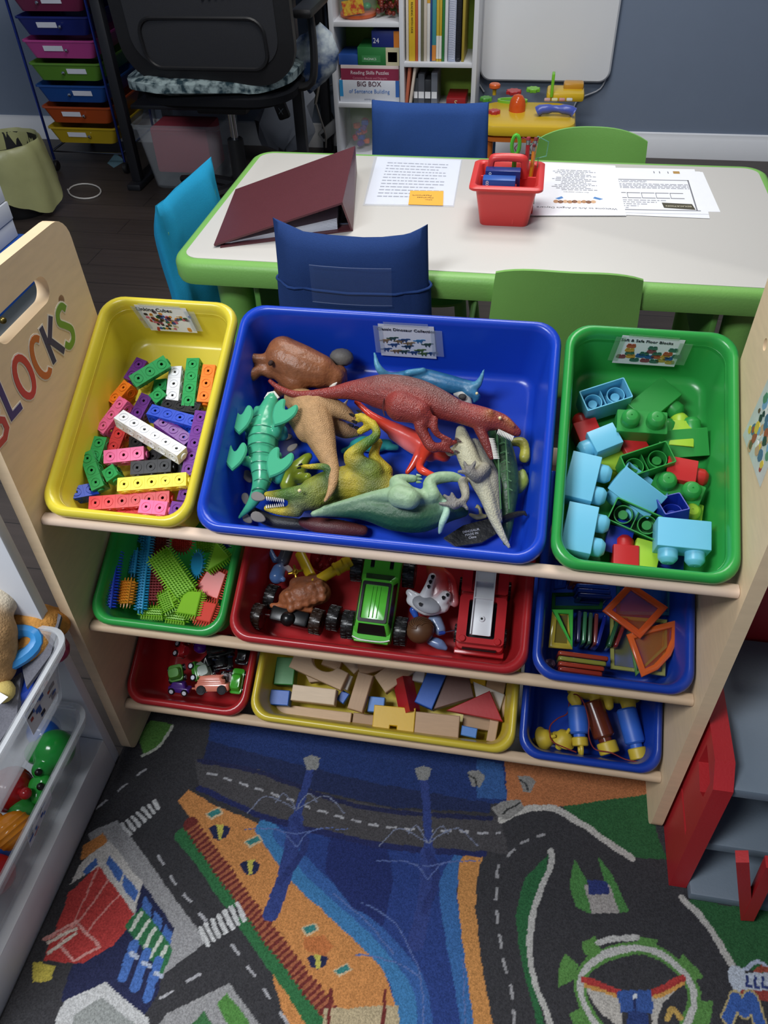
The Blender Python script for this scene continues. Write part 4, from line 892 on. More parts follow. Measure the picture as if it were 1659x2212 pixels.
# drawer cart
ct = thing('drawer_cart', 'narrow rolling cart with a stack of coloured plastic drawers by the desk', 'drawer cart', (-1.777, 2.86, 0)); X0, X1, Y0, Y1 = -1.945, -1.612, 2.69, 3.04
for x in (X0, X1):
    for y in (Y0, Y1): part('post', MB().tube([(x, y, .05), (x, y, .98)], .006, 10), mat('painted_glow_chrome', '#3a4fb0', .2, metal=.9), ct, True)  # blue glow reflected in the chrome is painted into its colour
m = MB(); m.tube([(X0, Y0, .085), (X1, Y0, .085), (X1, Y1, .085), (X0, Y1, .085)], .005, 8, closed=True); part('base_rail', m, CHR, ct, True)
for x in (X0, X1):
    for y in (Y0, Y1):
        m = MB(); m.T = T(x, y, .024) @ R(90, 'Y'); m.cyl(.022, .02, T(0, 0, -.01), 14, .004); part('castor', m, BLK, ct, True)
for k, c in enumerate(('#b59a20', '#a8481f', '#1d4a90', '#5a8a30', '#b8468f', '#18256f', '#6f2447', '#5a2a70')):
    zt = .186+.083*k; w_ = X1-X0-.016; cx = (X0+X1)/2
    rings = []
    for i, z in ((.028, -.068), (.004, -.008), (-.002, -.007), (-.002, -.001), (.004, 0), (.008, -.006), (.031, -.064)): rings.append([(cx+p[0], (Y0+Y1)/2+p[1], zt+z) for p in rr(w_-2*i, Y1-Y0-.004-2*i*.6, .02, 4)])
    m = MB(); m.loft(rings); d = part('drawer', m, mat('cart_drawer_plastic', c, .35, .04, 20), ct, True)
    kx = cx+(-.01 if k in (2, 3) else .03 if k in (0, 1, 4, 5) else -.04); lx = kx+(.058 if k in (2, 3, 6, 7) else -.058)
    fy = Y0+.0075; part('knob', MB().lathe([(.002, 0), (.003, .006), (.007, .009), (.006, .014), (.001, .016)], 12, basis((kx, fy+.004, zt-.035), (1, 0, 0), (0, 0, 1), (0, -1, 0))), CHR, d, True)
    part('drawer_label', MB().box((.085, .001, .020), T(lx, fy-.001, zt-.03) @ R(12, 'X')), paper('#dfe2ee'), d, True)
# desk
dk = thing('desk', 'black metal-legged desk against the back wall behind the office chair', 'desk', (-1.13, 2.8, 0))
part('desk_top', MB().box2((-1.56, 2.5, .735), (-.70, 3.07, .76), .003), mat('dark_desk_top', '#2a2725', .5), dk, True)
for x in (-1.50, -.76): 
    for y in (2.56, 2.98): part('leg', MB().box2((x-.02, y-.02, .026), (x+.02, y+.02, .735), .004), BLKM, dk, True)
    part('foot', MB().box2((x-.03, 2.5, 0), (x+.03, 3.04, .026), .006), BLKM, dk, True)
part('cross_bar', MB().box2((-1.48, 2.97, .30), (-.78, 2.99, .36)), BLKM, dk, True); part('lower_shelf', MB().box2((-1.48, 2.6, .295), (-1.0, 2.96, .31), .002), BLKM, dk, True)
# clear storage bin with a red folder
sb = thing('storage_bin', 'clear storage bin on the floor under the desk', 'storage bin', (-1.27, 2.66, 0))
def clear_bin(parent, cx, cy, z0, w_, d_, h, alpha=.2, lid=False, hexc='#d3dae0', flare=.03, th=.003):
    rings = [[(cx+p[0], cy+p[1], z0+z) for p in rr(w_+2*i, d_+2*i, .03, 5)] for i, z in ((-flare-.006, 0), (-flare, .008), (-.004, h-.02), (.006, h-.018), (.008, h-.003), (.004, h), (-.002, h-.004), (-.005-.0, h-.02), (-flare-th, .012), (-flare-.01, .006))]
    m = MB(); m.loft(rings); return part('bin_wall', m, clear('clear_bin_plastic', hexc, alpha, .12), parent, True)
clear_bin(sb, -1.27, 2.66, 0, .36, .30, .265, .2)
solo('red_folder', MB().box2((-1.40, 2.555, .06), (-1.155, 2.72, .24), .012), mat('dull_red_card', '#c04a5a', .7), 'dull red folder standing in the clear bin under the desk', 'folder')
# office chair
oc = thing('office_chair', 'black office chair with a mesh back, turned away towards the desk', 'office chair', (-.965, 2.36, 0))
m = MB()
for k in range(5):
    a = math.radians(-128+72*k); d = V((math.cos(a), math.sin(a), 0))
    leg = MB(); leg.tube([V((-.965, 2.36, .10)), V((-.965, 2.36, .10))+d*.16, V((-.965, 2.36, .075))+d*.31], [.026, .022, .016], 8, flat=.8); part('base_arm', leg, BLK, oc, True)
    c = MB(); q = V((-.965, 2.36, 0))+d*.31
    for s in (-.012, .012): c.cyl(.028, .016, T(q.x, q.y, .029) @ R(90+math.degrees(a), 'Z') @ R(90, 'Y') @ T(0, 0, s-.008), 16, .004)
    c.tube([q+V((0, 0, .029)), q+V((0, 0, .075))], .008, 8); part('castor', c, BLK, oc, True)
part('gas_lift_cover', MB().cyl(.03, .20, T(-.965, 2.36, .075), 18, .004), BLK, oc, True); part('gas_lift', MB().cyl(.014, .15, T(-.965, 2.36, .25), 16), CHR, oc, True)
part('mechanism', MB().box2((-1.06, 2.26, .385), (-.87, 2.48, .43), .012), BLK, oc, True)
m = MB(); m.loft([[(-.965+p[0], 2.42+p[1], z) for p in rr(.56-2*i, .54-2*i, .14, 7)] for i, z in ((.03, .43), (.005, .445), (0, .47), (.02, .485))]); part('seat', m, fabric('black_seat_fabric', '#191a1e'), oc, True)
def backgrid(w0, h0, r, off, th, n=14):
    pts = rr(w0, h0, r, 8); k = len(pts); out = []
    def wrap(x, z, o): return V((-.935+x, 2.125-.05*((z-.72)/.25)+.16*x*x+o-.02*math.cos((z-.6)*6), z))
    front = [[wrap(p[0]*s, .775+p[1]*s, off) for p in pts] for s in (1, .8, .6, .4, .2, .02)]; back = [[wrap(p[0]*s, .775+p[1]*s, off+th) for p in pts] for s in (.02, .2, .4, .6, .8, 1)]
    m = MB(); m.loft(front[::-1]+back[::-1], True, True); return m, wrap
m, wrap = backgrid(.60, .52, .13, 0, .03); o = part('backrest', m, BLK, oc, True)
m, _ = backgrid(.50, .40, .09, -.004, .01); part('back_mesh', m, mat('black_mesh_fabric', '#26272c', .8, .5, 500), o, True)
m = MB()
for s_, z_ in ((1, 0),): m.tube([wrap(p[0]*1.0, .645+p[1], -.007) for p in rr(.42, .15, .05, 6)], .006, 6, closed=True)
part('lumbar_frame', m, BLK, o, True)
for k in range(32):
    pass
m = MB()
for i in range(9):
    for j in range(5):
        q = wrap(.03+.022*i, .775+.018*j+.002*i, -.0065); m.box((.009, .003, .011), T(q), .002)
part('vent_slots', m, mat('vent_black', '#08080a', .8), o, True, kind='stuff')
for s in (-1, 1):
    m = MB(); x = -.95+s*.31; m.tube(smooth_path([(x-s*.06, 2.34, .46), (x, 2.34, .48), (x+s*.01, 2.36, .58), (x, 2.38, .69)], 4), .022, 10, flat=.6); m.box((.07, .26, .03), T(x, 2.40, .70), .012); part('armrest', m, BLK, oc, True)
# cushion with a leaf print on the seat
m = MB(); m.loft([[(-.985+p[0], 2.405+p[1]+.02*math.sin(p[0]*9), z+.006*math.sin(p[0]*25)) for p in rr(.60-2*i, .56-2*i, .16, 8)] for i, z in ((.03, .4855), (.0, .495), (0, .52), (.03, .535), (.08, .54))])
solo('seat_cushion', m, mat('leaf_print_cloth', '#16303a', .9, .1, 35, .3, 500, hex2='#8fa0a2'), 'leaf print cushion on the seat of the office chair', 'cushion')
# cloth, bag, straps and leads beside the chair
m = MB(); q0 = V((-.655, 2.45, .53))
m.loft([[q0+V((.075*math.cos(a)*(1+.2*math.sin(3*a+k))*s, .04*math.sin(a)*s, z+.02*math.cos(a))) for a in np.arange(0, 6.2, .35)] for k, (s, z) in enumerate(((.4, -.10), (.9, -.06), (1.05, 0), (.9, .06), (.5, .09)))])
solo('patterned_cloth', m, mat('blue_patchwork_cloth', '#26467a', .9, .1, 14, .3, 400, hex2='#bfc9cc'), 'bunched blue and white patterned cloth hanging by the right armrest', 'cloth')
m = MB(); P_ = [aty(630, 205, 2.86), aty(600, 250, 2.86), aty(650, 290, 2.86), aty(640, 240, 2.86)]; q0 = aty(620, 245, 2.87)
m.loft([[q0+V((.13*s*math.cos(a)*(1+.25*math.sin(4*a+2*k))+.05*z/.2, .03*s*math.sin(a), z+.02*math.sin(5*a))) for a in np.arange(0, 6.2, .3)] for k, (s, z) in enumerate(((.15, -.14), (.7, -.12), (1, -.05), (.8, .05), (.45, .13), (.2, .17)))])
solo('plastic_bag', m, mat('white_bag_film', '#9da2ac', .35, .1, 12, .5, 30), 'crumpled white plastic bag hanging below the desk by the right leg', 'bag')
m = MB(); m.tube(smooth_path([aty(664, 95, 2.6), aty(690, 125, 2.6), aty(690, 170, 2.62), aty(682, 220, 2.64)], 5), [.018]*10+[.02]*6, 8, flat=.3); solo('canvas_strap', m, fabric('grey_canvas', '#8a8378'), 'grey canvas strap hanging beside the right desk leg', 'strap')
m = MB(); m.tube(smooth_path([aty(682, 222, 2.645), aty(692, 255, 2.7), aty(703, 290, 2.8), aty(704, 318, 2.85)], 5), .004, 6); solo('grey_lead', m, mat('grey_lead', '#9a958e', .6), 'thin grey lead running down from the canvas strap', 'lead')
ad = thing('power_adapter', 'black plug adapter dangling on its lead under the desk', 'adapter', aty(609, 237, 2.60)); q = aty(609, 237, 2.60)
m = MB(); m.box((.05, .028, .07), T(q) @ R(-18, 'Y'), .01); part('adapter_body', m, BLK, ad, True)
m = MB(); [m.tube([q+V((0, -.016, 0)), q+V((.012*math.cos(a), -.016, .016*math.sin(a)))], .0014, 5) for a in (.6, 2.4, 3.9, 5.4)]; part('symbol', m, mat('adapter_symbol', '#aab0b4', .6), ad, True)
m = MB(); m.tube(smooth_path([q+V((-.012, 0, .03)), aty(592, 213, 2.6), aty(560, 203, 2.55), aty(525, 208, 2.5)], 5), .004, 6); part('lead', m, BLK, ad, True)
ps = thing('power_strip', 'grey power strip hanging crookedly beside the bookshelf', 'power strip', aty(712, 280, 2.95)); q = aty(713, 280, 2.95)
m = MB(); m.box((.11, .03, .045), T(q) @ R(-38, 'Y'), .006); part('strip_body', m, mat('strip_grey', '#8d8f92', .5), ps, True)
m = MB(); [m.box((.018, .002, .022), T(q) @ R(-38, 'Y') @ T(-.034+.034*k, -.0155, 0)) for k in range(1)]; part('socket', m, BLK, ps, True)
for lab, P_, c in (('black cord hanging down the wall beside the bookshelf', [(704, 0), (709, 60), (696, 120), (706, 160), (690, 200)], '#15161a'), ('black cord looping low beside the power strip', [(697, 245), (712, 240), (722, 265), (718, 300)], '#15161a'), ('pale cord crossing the wall beside the bookshelf', [(690, 200), (700, 190), (718, 182)], '#7d828a'), ('grey cord over the baseboard under the desk', [(622, 270), (632, 290), (648, 305)], '#7d828a')):
    m = MB(); m.tube(smooth_path([aty(*p, 3.06) for p in P_], 5), .004, 6); solo('wall_cord', m, mat('cord_rubber', c, .6), lab, 'cord')
# waste bin with a yellow bag
wb = thing('waste_bin', 'black waste bin on the floor lined with a thin yellow carrier bag', 'waste bin', (-1.88, 2.27, 0))
part('bin_body', MB().lathe([(.105, 0), (.11, .01), (.135, .26), (.132, .262), (.107, .012), (.10, .006)], 28, T(-1.88, 2.27, 0)), BLK, wb, True)
m = MB(); rings = []
random.seed(2)
for k, (r_, z) in enumerate(((.126, .20), (.130, .255), (.136, .275), (.141, .272), (.146, .24), (.151, .20), (.156, .16), (.158, .13))):
    ring = []
    for j in range(64):
        a = 2*PI*j/64; f = max(0, math.cos(a+.4))**2; g_ = max(0, k-3)/4; rk = r_+.004*math.sin(9*a+k)*g_+.008*noise.noise(V((math.cos(a)*4, math.sin(a)*4, k*.6)))+.02*f*g_
        zz = z-.10*f*g_*g_+.02*g_*noise.noise(V((math.cos(a)*3, math.sin(a)*3, 7.3)))
        ring.append((-1.88+rk*math.cos(a), 2.27+rk*math.sin(a), zz))
    rings.append(ring)
m.loft(rings, False, False); part('carrier_bag', m, mat('yellow_bag_film', '#a9aa78', .35, .25, 9, .6, 25, alpha=.8), wb, True, 80, label='thin dull yellow carrier bag')
m = MB(); m.tube([aty(184+11*math.cos(a)-0, 412, 2.4)+V((0, 0, 0))*0 for a in (0,)]+[atz(183+34*math.cos(a)*1.0, 413+15*math.sin(a), .004) for a in np.arange(.3, 6.0, .35)] if False else [atz(183+35*math.cos(a), 413+16*math.sin(a), .004) for a in np.arange(-2.9, 3.1, .3)]+[atz(146, 409, .004)], .0032, 6)
solo('charging_cable', m, mat('white_cable', '#c9c6c2', .5), 'white cable looped on the dark floor beside the waste bin', 'cable')
m = MB(); Q = [atz(*p, .0) for p in ((232, 353), (250, 334), (271, 348), (246, 363))]; m.loft([[p+V((0, 0, .0005)) for p in Q], [p+V((0, 0, .001+.006*(i == 1))) for i, p in enumerate(Q)]]); solo('paper_scrap', m, paper('#6f94a4'), 'small pale blue paper scrap on the dark floor by the desk leg', 'paper scrap', smooth=0)
# white cabinet and blue lid seen past the rack's left side
cb = thing('low_cabinet', 'white cabinet standing behind the left side of the rack', 'cabinet', (-1.22, .86, 0))
part('carcass', MB().box2((-1.45, .72, 0), (-.985, 1.0, .425), .003), WH, cb, True); part('front_edge', MB().box2((-.995, .70, .02), (-.975, .72, .42), .002), WH, cb, True)
q = aty(8, 690, .70); part('knob', MB().ball(.008, T(q.x, .696, q.z)), mat('brass', '#7a6a3a', .3, metal=.9), cb, True)
m = MB(); m.loft([[(-1.205+p[0], .86+p[1], z) for p in rr(.51-2*i, .32-2*i, .03, 5)] for i, z in ((.02, .426), (0, .44), (0, .49), (.008, .495))]); solo('blue_lidded_box', m, glossy('blue_box_plastic', '#1d4a9c'), 'blue plastic box lying on the white cabinet behind the rack', 'box')
pd = thing('paper_stack', 'tall stack of white paper pads on the blue box behind the rack', 'paper stack', (-1.24, .86, .496))
for k in range(9): part('pad', MB().box2((-1.44+.004*math.sin(k*2), .74, .4965+.042*k), (-1.035+.003*math.sin(k*1.7), 1.0, .5365+.042*k), .001), paper('#b9bdc6'), pd, True)
# ------------------------------------------------------------------ white toy shelf on the left
ls = thing('toy_shelf', 'long white bin shelf along the left side of the play rug', 'shelf', (-.67, -.45, 0))
part('end_panel', MB().box2((-.86, -.024, 0), (-.475, -.006, .80), .002), WH, ls, True)
part('end_panel', MB().box2((-.86, -.92, 0), (-.475, -.902, .80), .002), WH, ls, True)
part('plinth', MB().box2((-.86, -.9, 0), (-.474, -.0245, .082), .002), WH, ls, True)
part('back_panel', MB().box2((-.875, -.92, 0), (-.861, -.006, .80)), WH, ls, True)
part('divider', MB().box2((-.86, -.455, .083), (-.478, -.44, .80), .001), WH, ls, True)
for z in (.375, .175):
    for y in (-.0285, -.4405+.005): part('runner', MB().box2((-.84, y-.004, z), (-.49, y+.004, z+.008)), WH, ls, True)
def toy_bin(label, x1, z1, h):
    cx, cy = x1-.18, -.233; t = thing('clear_toy_bin', label, 'bin', (cx, cy, z1-h), 'clear bins on the white shelf')
    clear_bin(t, cx, cy, z1-h, .365, .39, h, .26, hexc='#d9dde2', flare=.018)
    m = MB(); m.loft([[(cx+p[0], cy+p[1], z1+z) for p in rr(.378+2*i, .40+2*i, .03, 6)] for i, z in ((-.003, -.003), (.003, -.003), (.003, .001), (-.003, .001))], closed=True)
    part('bin_lip', m, clear('bin_lip_plastic', '#e3e6ea', .45, .15), t, True); return t
ub = toy_bin('upper clear bin, full of soft toys, pulled out over the lower bin', -.44, .40, .118)
lb = toy_bin('lower clear bin holding shiny round toys', -.47, .199, .115)
def front_print(t, px, x, label, seed):
    Q = [atx(*p, x) for p in px]; n = V((1, 0, 0)); m = MB(); m.loft([Q, [p+n*.0004 for p in Q]])
    o = part('front_print', m, paper('#dfe2e8'), t, True, 0, label=label); random.seed(seed); m = MB()
    def fn(a, b): return (Q[0]*(1-a)+Q[1]*a)*(1-b)+(Q[3]*(1-a)+Q[2]*a)*b+n*.0008
    for k in range(26):
        m.m = k % 5; a, b, s, h = random.uniform(.08, .9), random.uniform(.1, .9), random.uniform(.02, .10), random.uniform(.02, .07); m.add([fn(a-s, b-h), fn(a+s, b-h), fn(a+s, b+h), fn(a-s, b+h)], [(0, 1, 2, 3)])
    part('print_picture', m, [mat('bin_print_ink', c, .5) for c in ('#2f5fb0', '#1f2430', '#b0493f', '#3f6fc0', '#8a8f98')], o, True, 0)
front_print(ub, ((44, 1530), (112, 1432), (127, 1492), (72, 1588)), -.4405, 'white picture print of small toys on the bin front', 4)
front_print(lb, ((55, 1790), (105, 1690), (112, 1725), (65, 1832)), -.4695, 'white print on the lower bin front', 9)
FUR = vmat('plush_fur', .95, 1., 350, .18, 120, spec=.1)
def P3(px, py, z): p = atz(px, py, z); return p
tan, cream, orange = '#b98f5f', '#d8cbb4', '#c98f4a'
limbs = [[(P3(-75, 1330, .43), .055, cream), (P3(-35, 1370, .42), .045, tan)], [(P3(-25, 1400, .40), .04, tan), (P3(-10, 1440, .37), .03, tan)], [(P3(0, 1300, .44), .025, cream), (P3(-20, 1250, .46), .03, cream)]]
solo('plush_toy', organic_mesh('plush_toy', limbs, FUR, .005, 3), FUR, 'tan and cream plush toy at the left edge of the upper bin', 'plush toy')
limbs = [[(P3(60, 1345, .385), .028, orange), (P3(90, 1350, .38), .032, orange), (P3(118, 1345, .37), .024, orange)], [(P3(78, 1385, .375), .026, orange), (P3(66, 1400, .37), .022, orange)]]
solo('plush_paw', organic_mesh('plush_paw', limbs, FUR, .004, 3), FUR, 'orange tan plush limb in the far corner of the upper bin', 'plush toy')
m = MB(); P_ = [P3(115, 1322, .385), P3(135, 1335, .39), P3(112, 1420, .37), P3(60, 1490, .345), P3(52, 1455, .35), P3(50, 1425, .36), P3(85, 1370, .378)]
m.loft([P_, [p+V((0, 0, .006)) for p in P_]]); solo('grey_felt', m, fabric('grey_felt', '#6a6a72', .35), 'grey felt scrap lying in the far end of the upper bin', 'felt')
m = MB(); P_ = [P3(0, 1500, .33), P3(52, 1462, .335), P3(42, 1560, .32), P3(0, 1620, .31)]; m.loft([P_, [p+V((0, 0, .012)) for p in P_]]); solo('grey_felt', m, fabric('grey_felt', '#6a6a72', .35), 'grey felt piece at the near end of the upper bin', 'felt')
def torus_path(c, u, v_, r1, r2, n=24): return [c+u*(r1*math.cos(a))+v_*(r2*math.sin(a)) for a in [2*PI*k/n for k in range(n)]]
c = P3(8, 1405, .385); m = MB(); m.tube(torus_path(c, V((.8, .5, .1)), V((-.3, .5, .4)), .05, .03), .011, 8, closed=True); solo('blue_ring', m, glossy('sky_blue_plastic', '#3a8fd0'), 'sky blue plastic ring toy in the upper bin', 'ring')
c = P3(25, 1455, .345); m = MB(); m.cyl(.042, .05, T(c.x, c.y, .285), 24, .006); solo('blue_cup', m, glossy('blue_cup_plastic', '#1f3f9c'), 'dark blue round toy under the sky blue ring', 'cup')
c = P3(22, 1480, .32); m = MB(); m.ball(.04, T(c.x-.03, c.y-.005, .318), 16, (1.2, 1, .4)); solo('red_disc', m, glossy('red_disc_plastic', '#b8342c'), 'red domed toy beside the grey felt in the upper bin', 'disc')
c = P3(6, 1493, .35); solo('yellow_ball', MB().ball(.017, T(c)), mat('pale_yellow_fluff', '#cdb66a', .9, .1, 100, .4, 400), 'small pale yellow ball with a tag in the upper bin', 'ball')
m = MB(); P_ = [P3(-10, 1490, .365), P3(18, 1506, .365), P3(0, 1522, .365), P3(-25, 1515, .365)]; m.loft([P_, [p+V((0, 0, .0006)) for p in P_]]); solo('cloth_tag', m, paper(), 'white folded tag by the small yellow ball', 'tag', smooth=0)
c = P3(118, 1402, .345); solo('magenta_ball', MB().ball(.022, T(c)), glossy('magenta_plastic', '#a02f5a'), 'magenta ball against the front of the upper bin', 'ball')
def ribbed(label, px, py, r, col, knob, z=.135, name='ribbed_pot', tilt=(0, 0)):
    c = P3(px, py, z); M = T(c) @ R(tilt[0], 'X') @ R(tilt[1], 'Y'); t = thing(name, label, 'toy pot', M)
    prof = [(.004, -r*.8)]; n = 30
    for k in range(1, n):
        a = -PI/2+PI*k/n; prof.append((r*math.cos(a)*(1+.035*math.sin(k*2.2)), r*.85*math.sin(a)))
    prof.append((.004, r*.85)); g = glossy('shiny_toy_plastic', col, .15); part('body', MB().lathe(prof, 24), g, t)
    k = MB(); k.tube([(0, 0, r*.8), (0, 0, r*1.1)], r*.16, 10); k.ball(r*.28, T(0, 0, r*1.25)); part('knob', k, g, t)
ribbed('ribbed red pot toy with a knob in the lower bin', 24, 1705, .034, '#a01c20', 0, .140, tilt=(30, 60))
ribbed('ribbed orange pot toy with a round knob in the lower bin', 24, 1795, .031, '#e08a22', 0, .140, tilt=(-35, -45))
def frog(label, pts, col, name='turtle_toy'):
    t = thing(name, label, 'toy animal', P3(*pts[0][:2], pts[0][2])); g = glossy('shiny_toy_plastic', col, .15)
    me = organic_mesh('body', [[(P3(px, py, z), r, col)] for px, py, z, r in pts]+[[(P3(*pts[0][:3]), pts[0][3]*.8, col), (P3(*q[:3]), q[3]*.8, col)] for q in pts[1:]], g, .0035, 2)
    me.transform(WM[t.name].inverted()); part('body', me, g, t)
    q = P3(*pts[1][:3])+V((.004, -.012, pts[1][3]*.8)); part('eye', MB().ball(.006, T(q), 10), glossy('eye_black', '#101010'), t, True)
frog('big shiny green turtle toy in the far end of the lower bin', [(118, 1620, .150, .033), (92, 1662, .150, .017), (80, 1625, .145, .02)], '#1f8a35')
frog('small green frog toy with dark eyes below the green turtle', [(88, 1700, .135, .020), (95, 1690, .145, .013), (82, 1722, .135, .012)], '#2a9a3a', 'frog_toy')
frog('shiny blue turtle toy behind the green turtle', [(95, 1580, .140, .028), (100, 1602, .148, .013)], '#2360c0')
c = P3(-8, 1825, .13); solo('blue_ball', MB().ball(.026, T(c)), glossy('blue_ball_plastic', '#1f5fc0', .15), 'shiny blue ball under the orange pot toy', 'ball')
c = P3(50, 1755, .12); solo('green_ball', MB().ball(.024, T(c)), glossy('green_ball_plastic', '#2f8a3a', .15), 'dull green ball between the red and orange pots', 'ball')
c = P3(-12, 1890, .125); solo('red_ball', MB().ball(.030, T(c)), glossy('red_ball_plastic', '#b01f24', .15), 'large red ball at the near end of the lower bin', 'ball')

# ------------------------------------------------------------------ red and grey play garage on the right
RG = mat('red_toy_plastic', '#b3252a', .45, .06, 20, .15, 300); GG = mat('grey_toy_plastic', '#6a7682', .5, .05, 20, .1, 300)
pg = thing('play_garage', 'red and grey plastic play garage standing right of the rack', 'play garage', (.75, .05, .0065))
def yz(px, py): p = atx(px, py, .474); return (p.y, p.z)
outer = [(-.088, .007), (.24, .007), (.24, .31), (-.045, .31), (-.074, .285)]
w1 = [(max(-.06, a), min(.285, b)) for a, b in (yz(*q) for q in ((1509, 1645), (1527, 1608), (1534, 1690), (1519, 1725), (1512, 1710)))]; w2 = [(-.064, .128), (.02, .134), (.02, .142), (-.06, .138)]
def ccw(P_): return P_ if sum(P_[i-1][0]*P_[i][1]-P_[i][0]*P_[i-1][1] for i in range(len(P_))) > 0 else P_[::-1]
m = MB(); m.plate(outer, [ccw(w1)[::-1], ccw(w2)[::-1]], .026, basis((.474, 0, 0), (0, 1, 0), (0, 0, 1), (1, 0, 0))); part('side_wall', m, RG, pg, True, 20)
for z, y0, y1 in ((.285, -.07, .19), (.125, -.07, .22), (.028, -.105, .23)): part('deck', MB().box2((.5005, y0, z-.02), (.98, y1, z), .003), GG, pg, True)
part('back_wall', MB().box2((.5005, .195, .0065), (.98, .23, .42), .006), RG, pg, True)
part('side_wall', MB().box2((.9805, -.088, .0065), (1.0, .24, .31), .004), RG, pg, True)
for q0, q1 in (((1603, 1850), (1628, 1955)), ((1668, 1862), (1634, 1950))):
    a, b = aty(*q0, -.118), aty(*q1, -.118); b.z = .016; m = MB(); m.tube([a, b], .0125, 4, flat=.9); part('strut', m, RG, pg, True, 20)
m = MB(); m.tube(smooth_path([(.52, .02, .2), (.53, .0, .17), (.515, -.01, .15), (.53, .02, .14)], 5), .003, 6); solo('grey_string', m, mat('string', '#7a7a78', .8), 'grey string seen through the window of the red garage wall', 'string')
# ------------------------------------------------------------------ yellow tub: linking cubes
def fr2(a, b, row, da, db=None, roll=0., out=0.):
    """frame whose x runs between two photo points at depths da, db in a tub; z out of the tub"""
    A, B = tub(*a, row, da), tub(*b, row, da if db is None else db); x = (B-A); L = x.length; x.normalize()
    y = NN.cross(x).normalized(); z = x.cross(y)
    return basis((A+B)/2 + z*out, x, y, z) @ R(roll, 'X'), L
CS = .0196
def cube_mesh(hexc):
    m = MB(); s = CS; t = s*.09; q = s/2
    def face(Mx, sides, peg=False):
        o = [(-q, -q), (q, -q), (q, q), (-q, q)]; o = [(p[0]*.985, p[1]*.985) for p in o]
        if peg: m.box((s*.97, s*.97, t), Mx @ T(0, 0, q-t/2), .0004, 1); m.cyl(s*.27, s*.14, Mx @ T(0, 0, q), 14, .0006); return
        r = s*.13; h = [(r*math.cos(a+.6), r*math.sin(a+.6)) for a in [2*PI*k/sides for k in range(sides)]]
        m.plate(o, [h[::-1]], t, Mx @ T(0, 0, q-t))
        m.loft([[(r_*math.cos(a), r_*math.sin(a), z) for a in [2*PI*k/18 for k in range(18)]] for r_, z in ((s*.345, q-.0002), (s*.34, q+.0008), (s*.315, q+.0008), (s*.31, q-.0002))], closed=True, M=Mx)
    face(Matrix(), 4); face(R(180, 'X'), 5); face(R(90, 'X'), 3); face(R(-90, 'X'), 5); face(R(90, 'Y'), 4, True); face(R(-90, 'Y'), 4)
    return m.mesh('cube', glossy('cube_plastic', hexc, .35), 25)
CUBE = {k: cube_mesh(v) for k, v in dict(green='#2b9a52', white='#e6e7ea', orange='#ee7f22', purple='#6a2a8a', yellow='#eede4a', black='#202023', blue='#1b46c0', pink='#ee6fa0', red='#d2383a').items()}
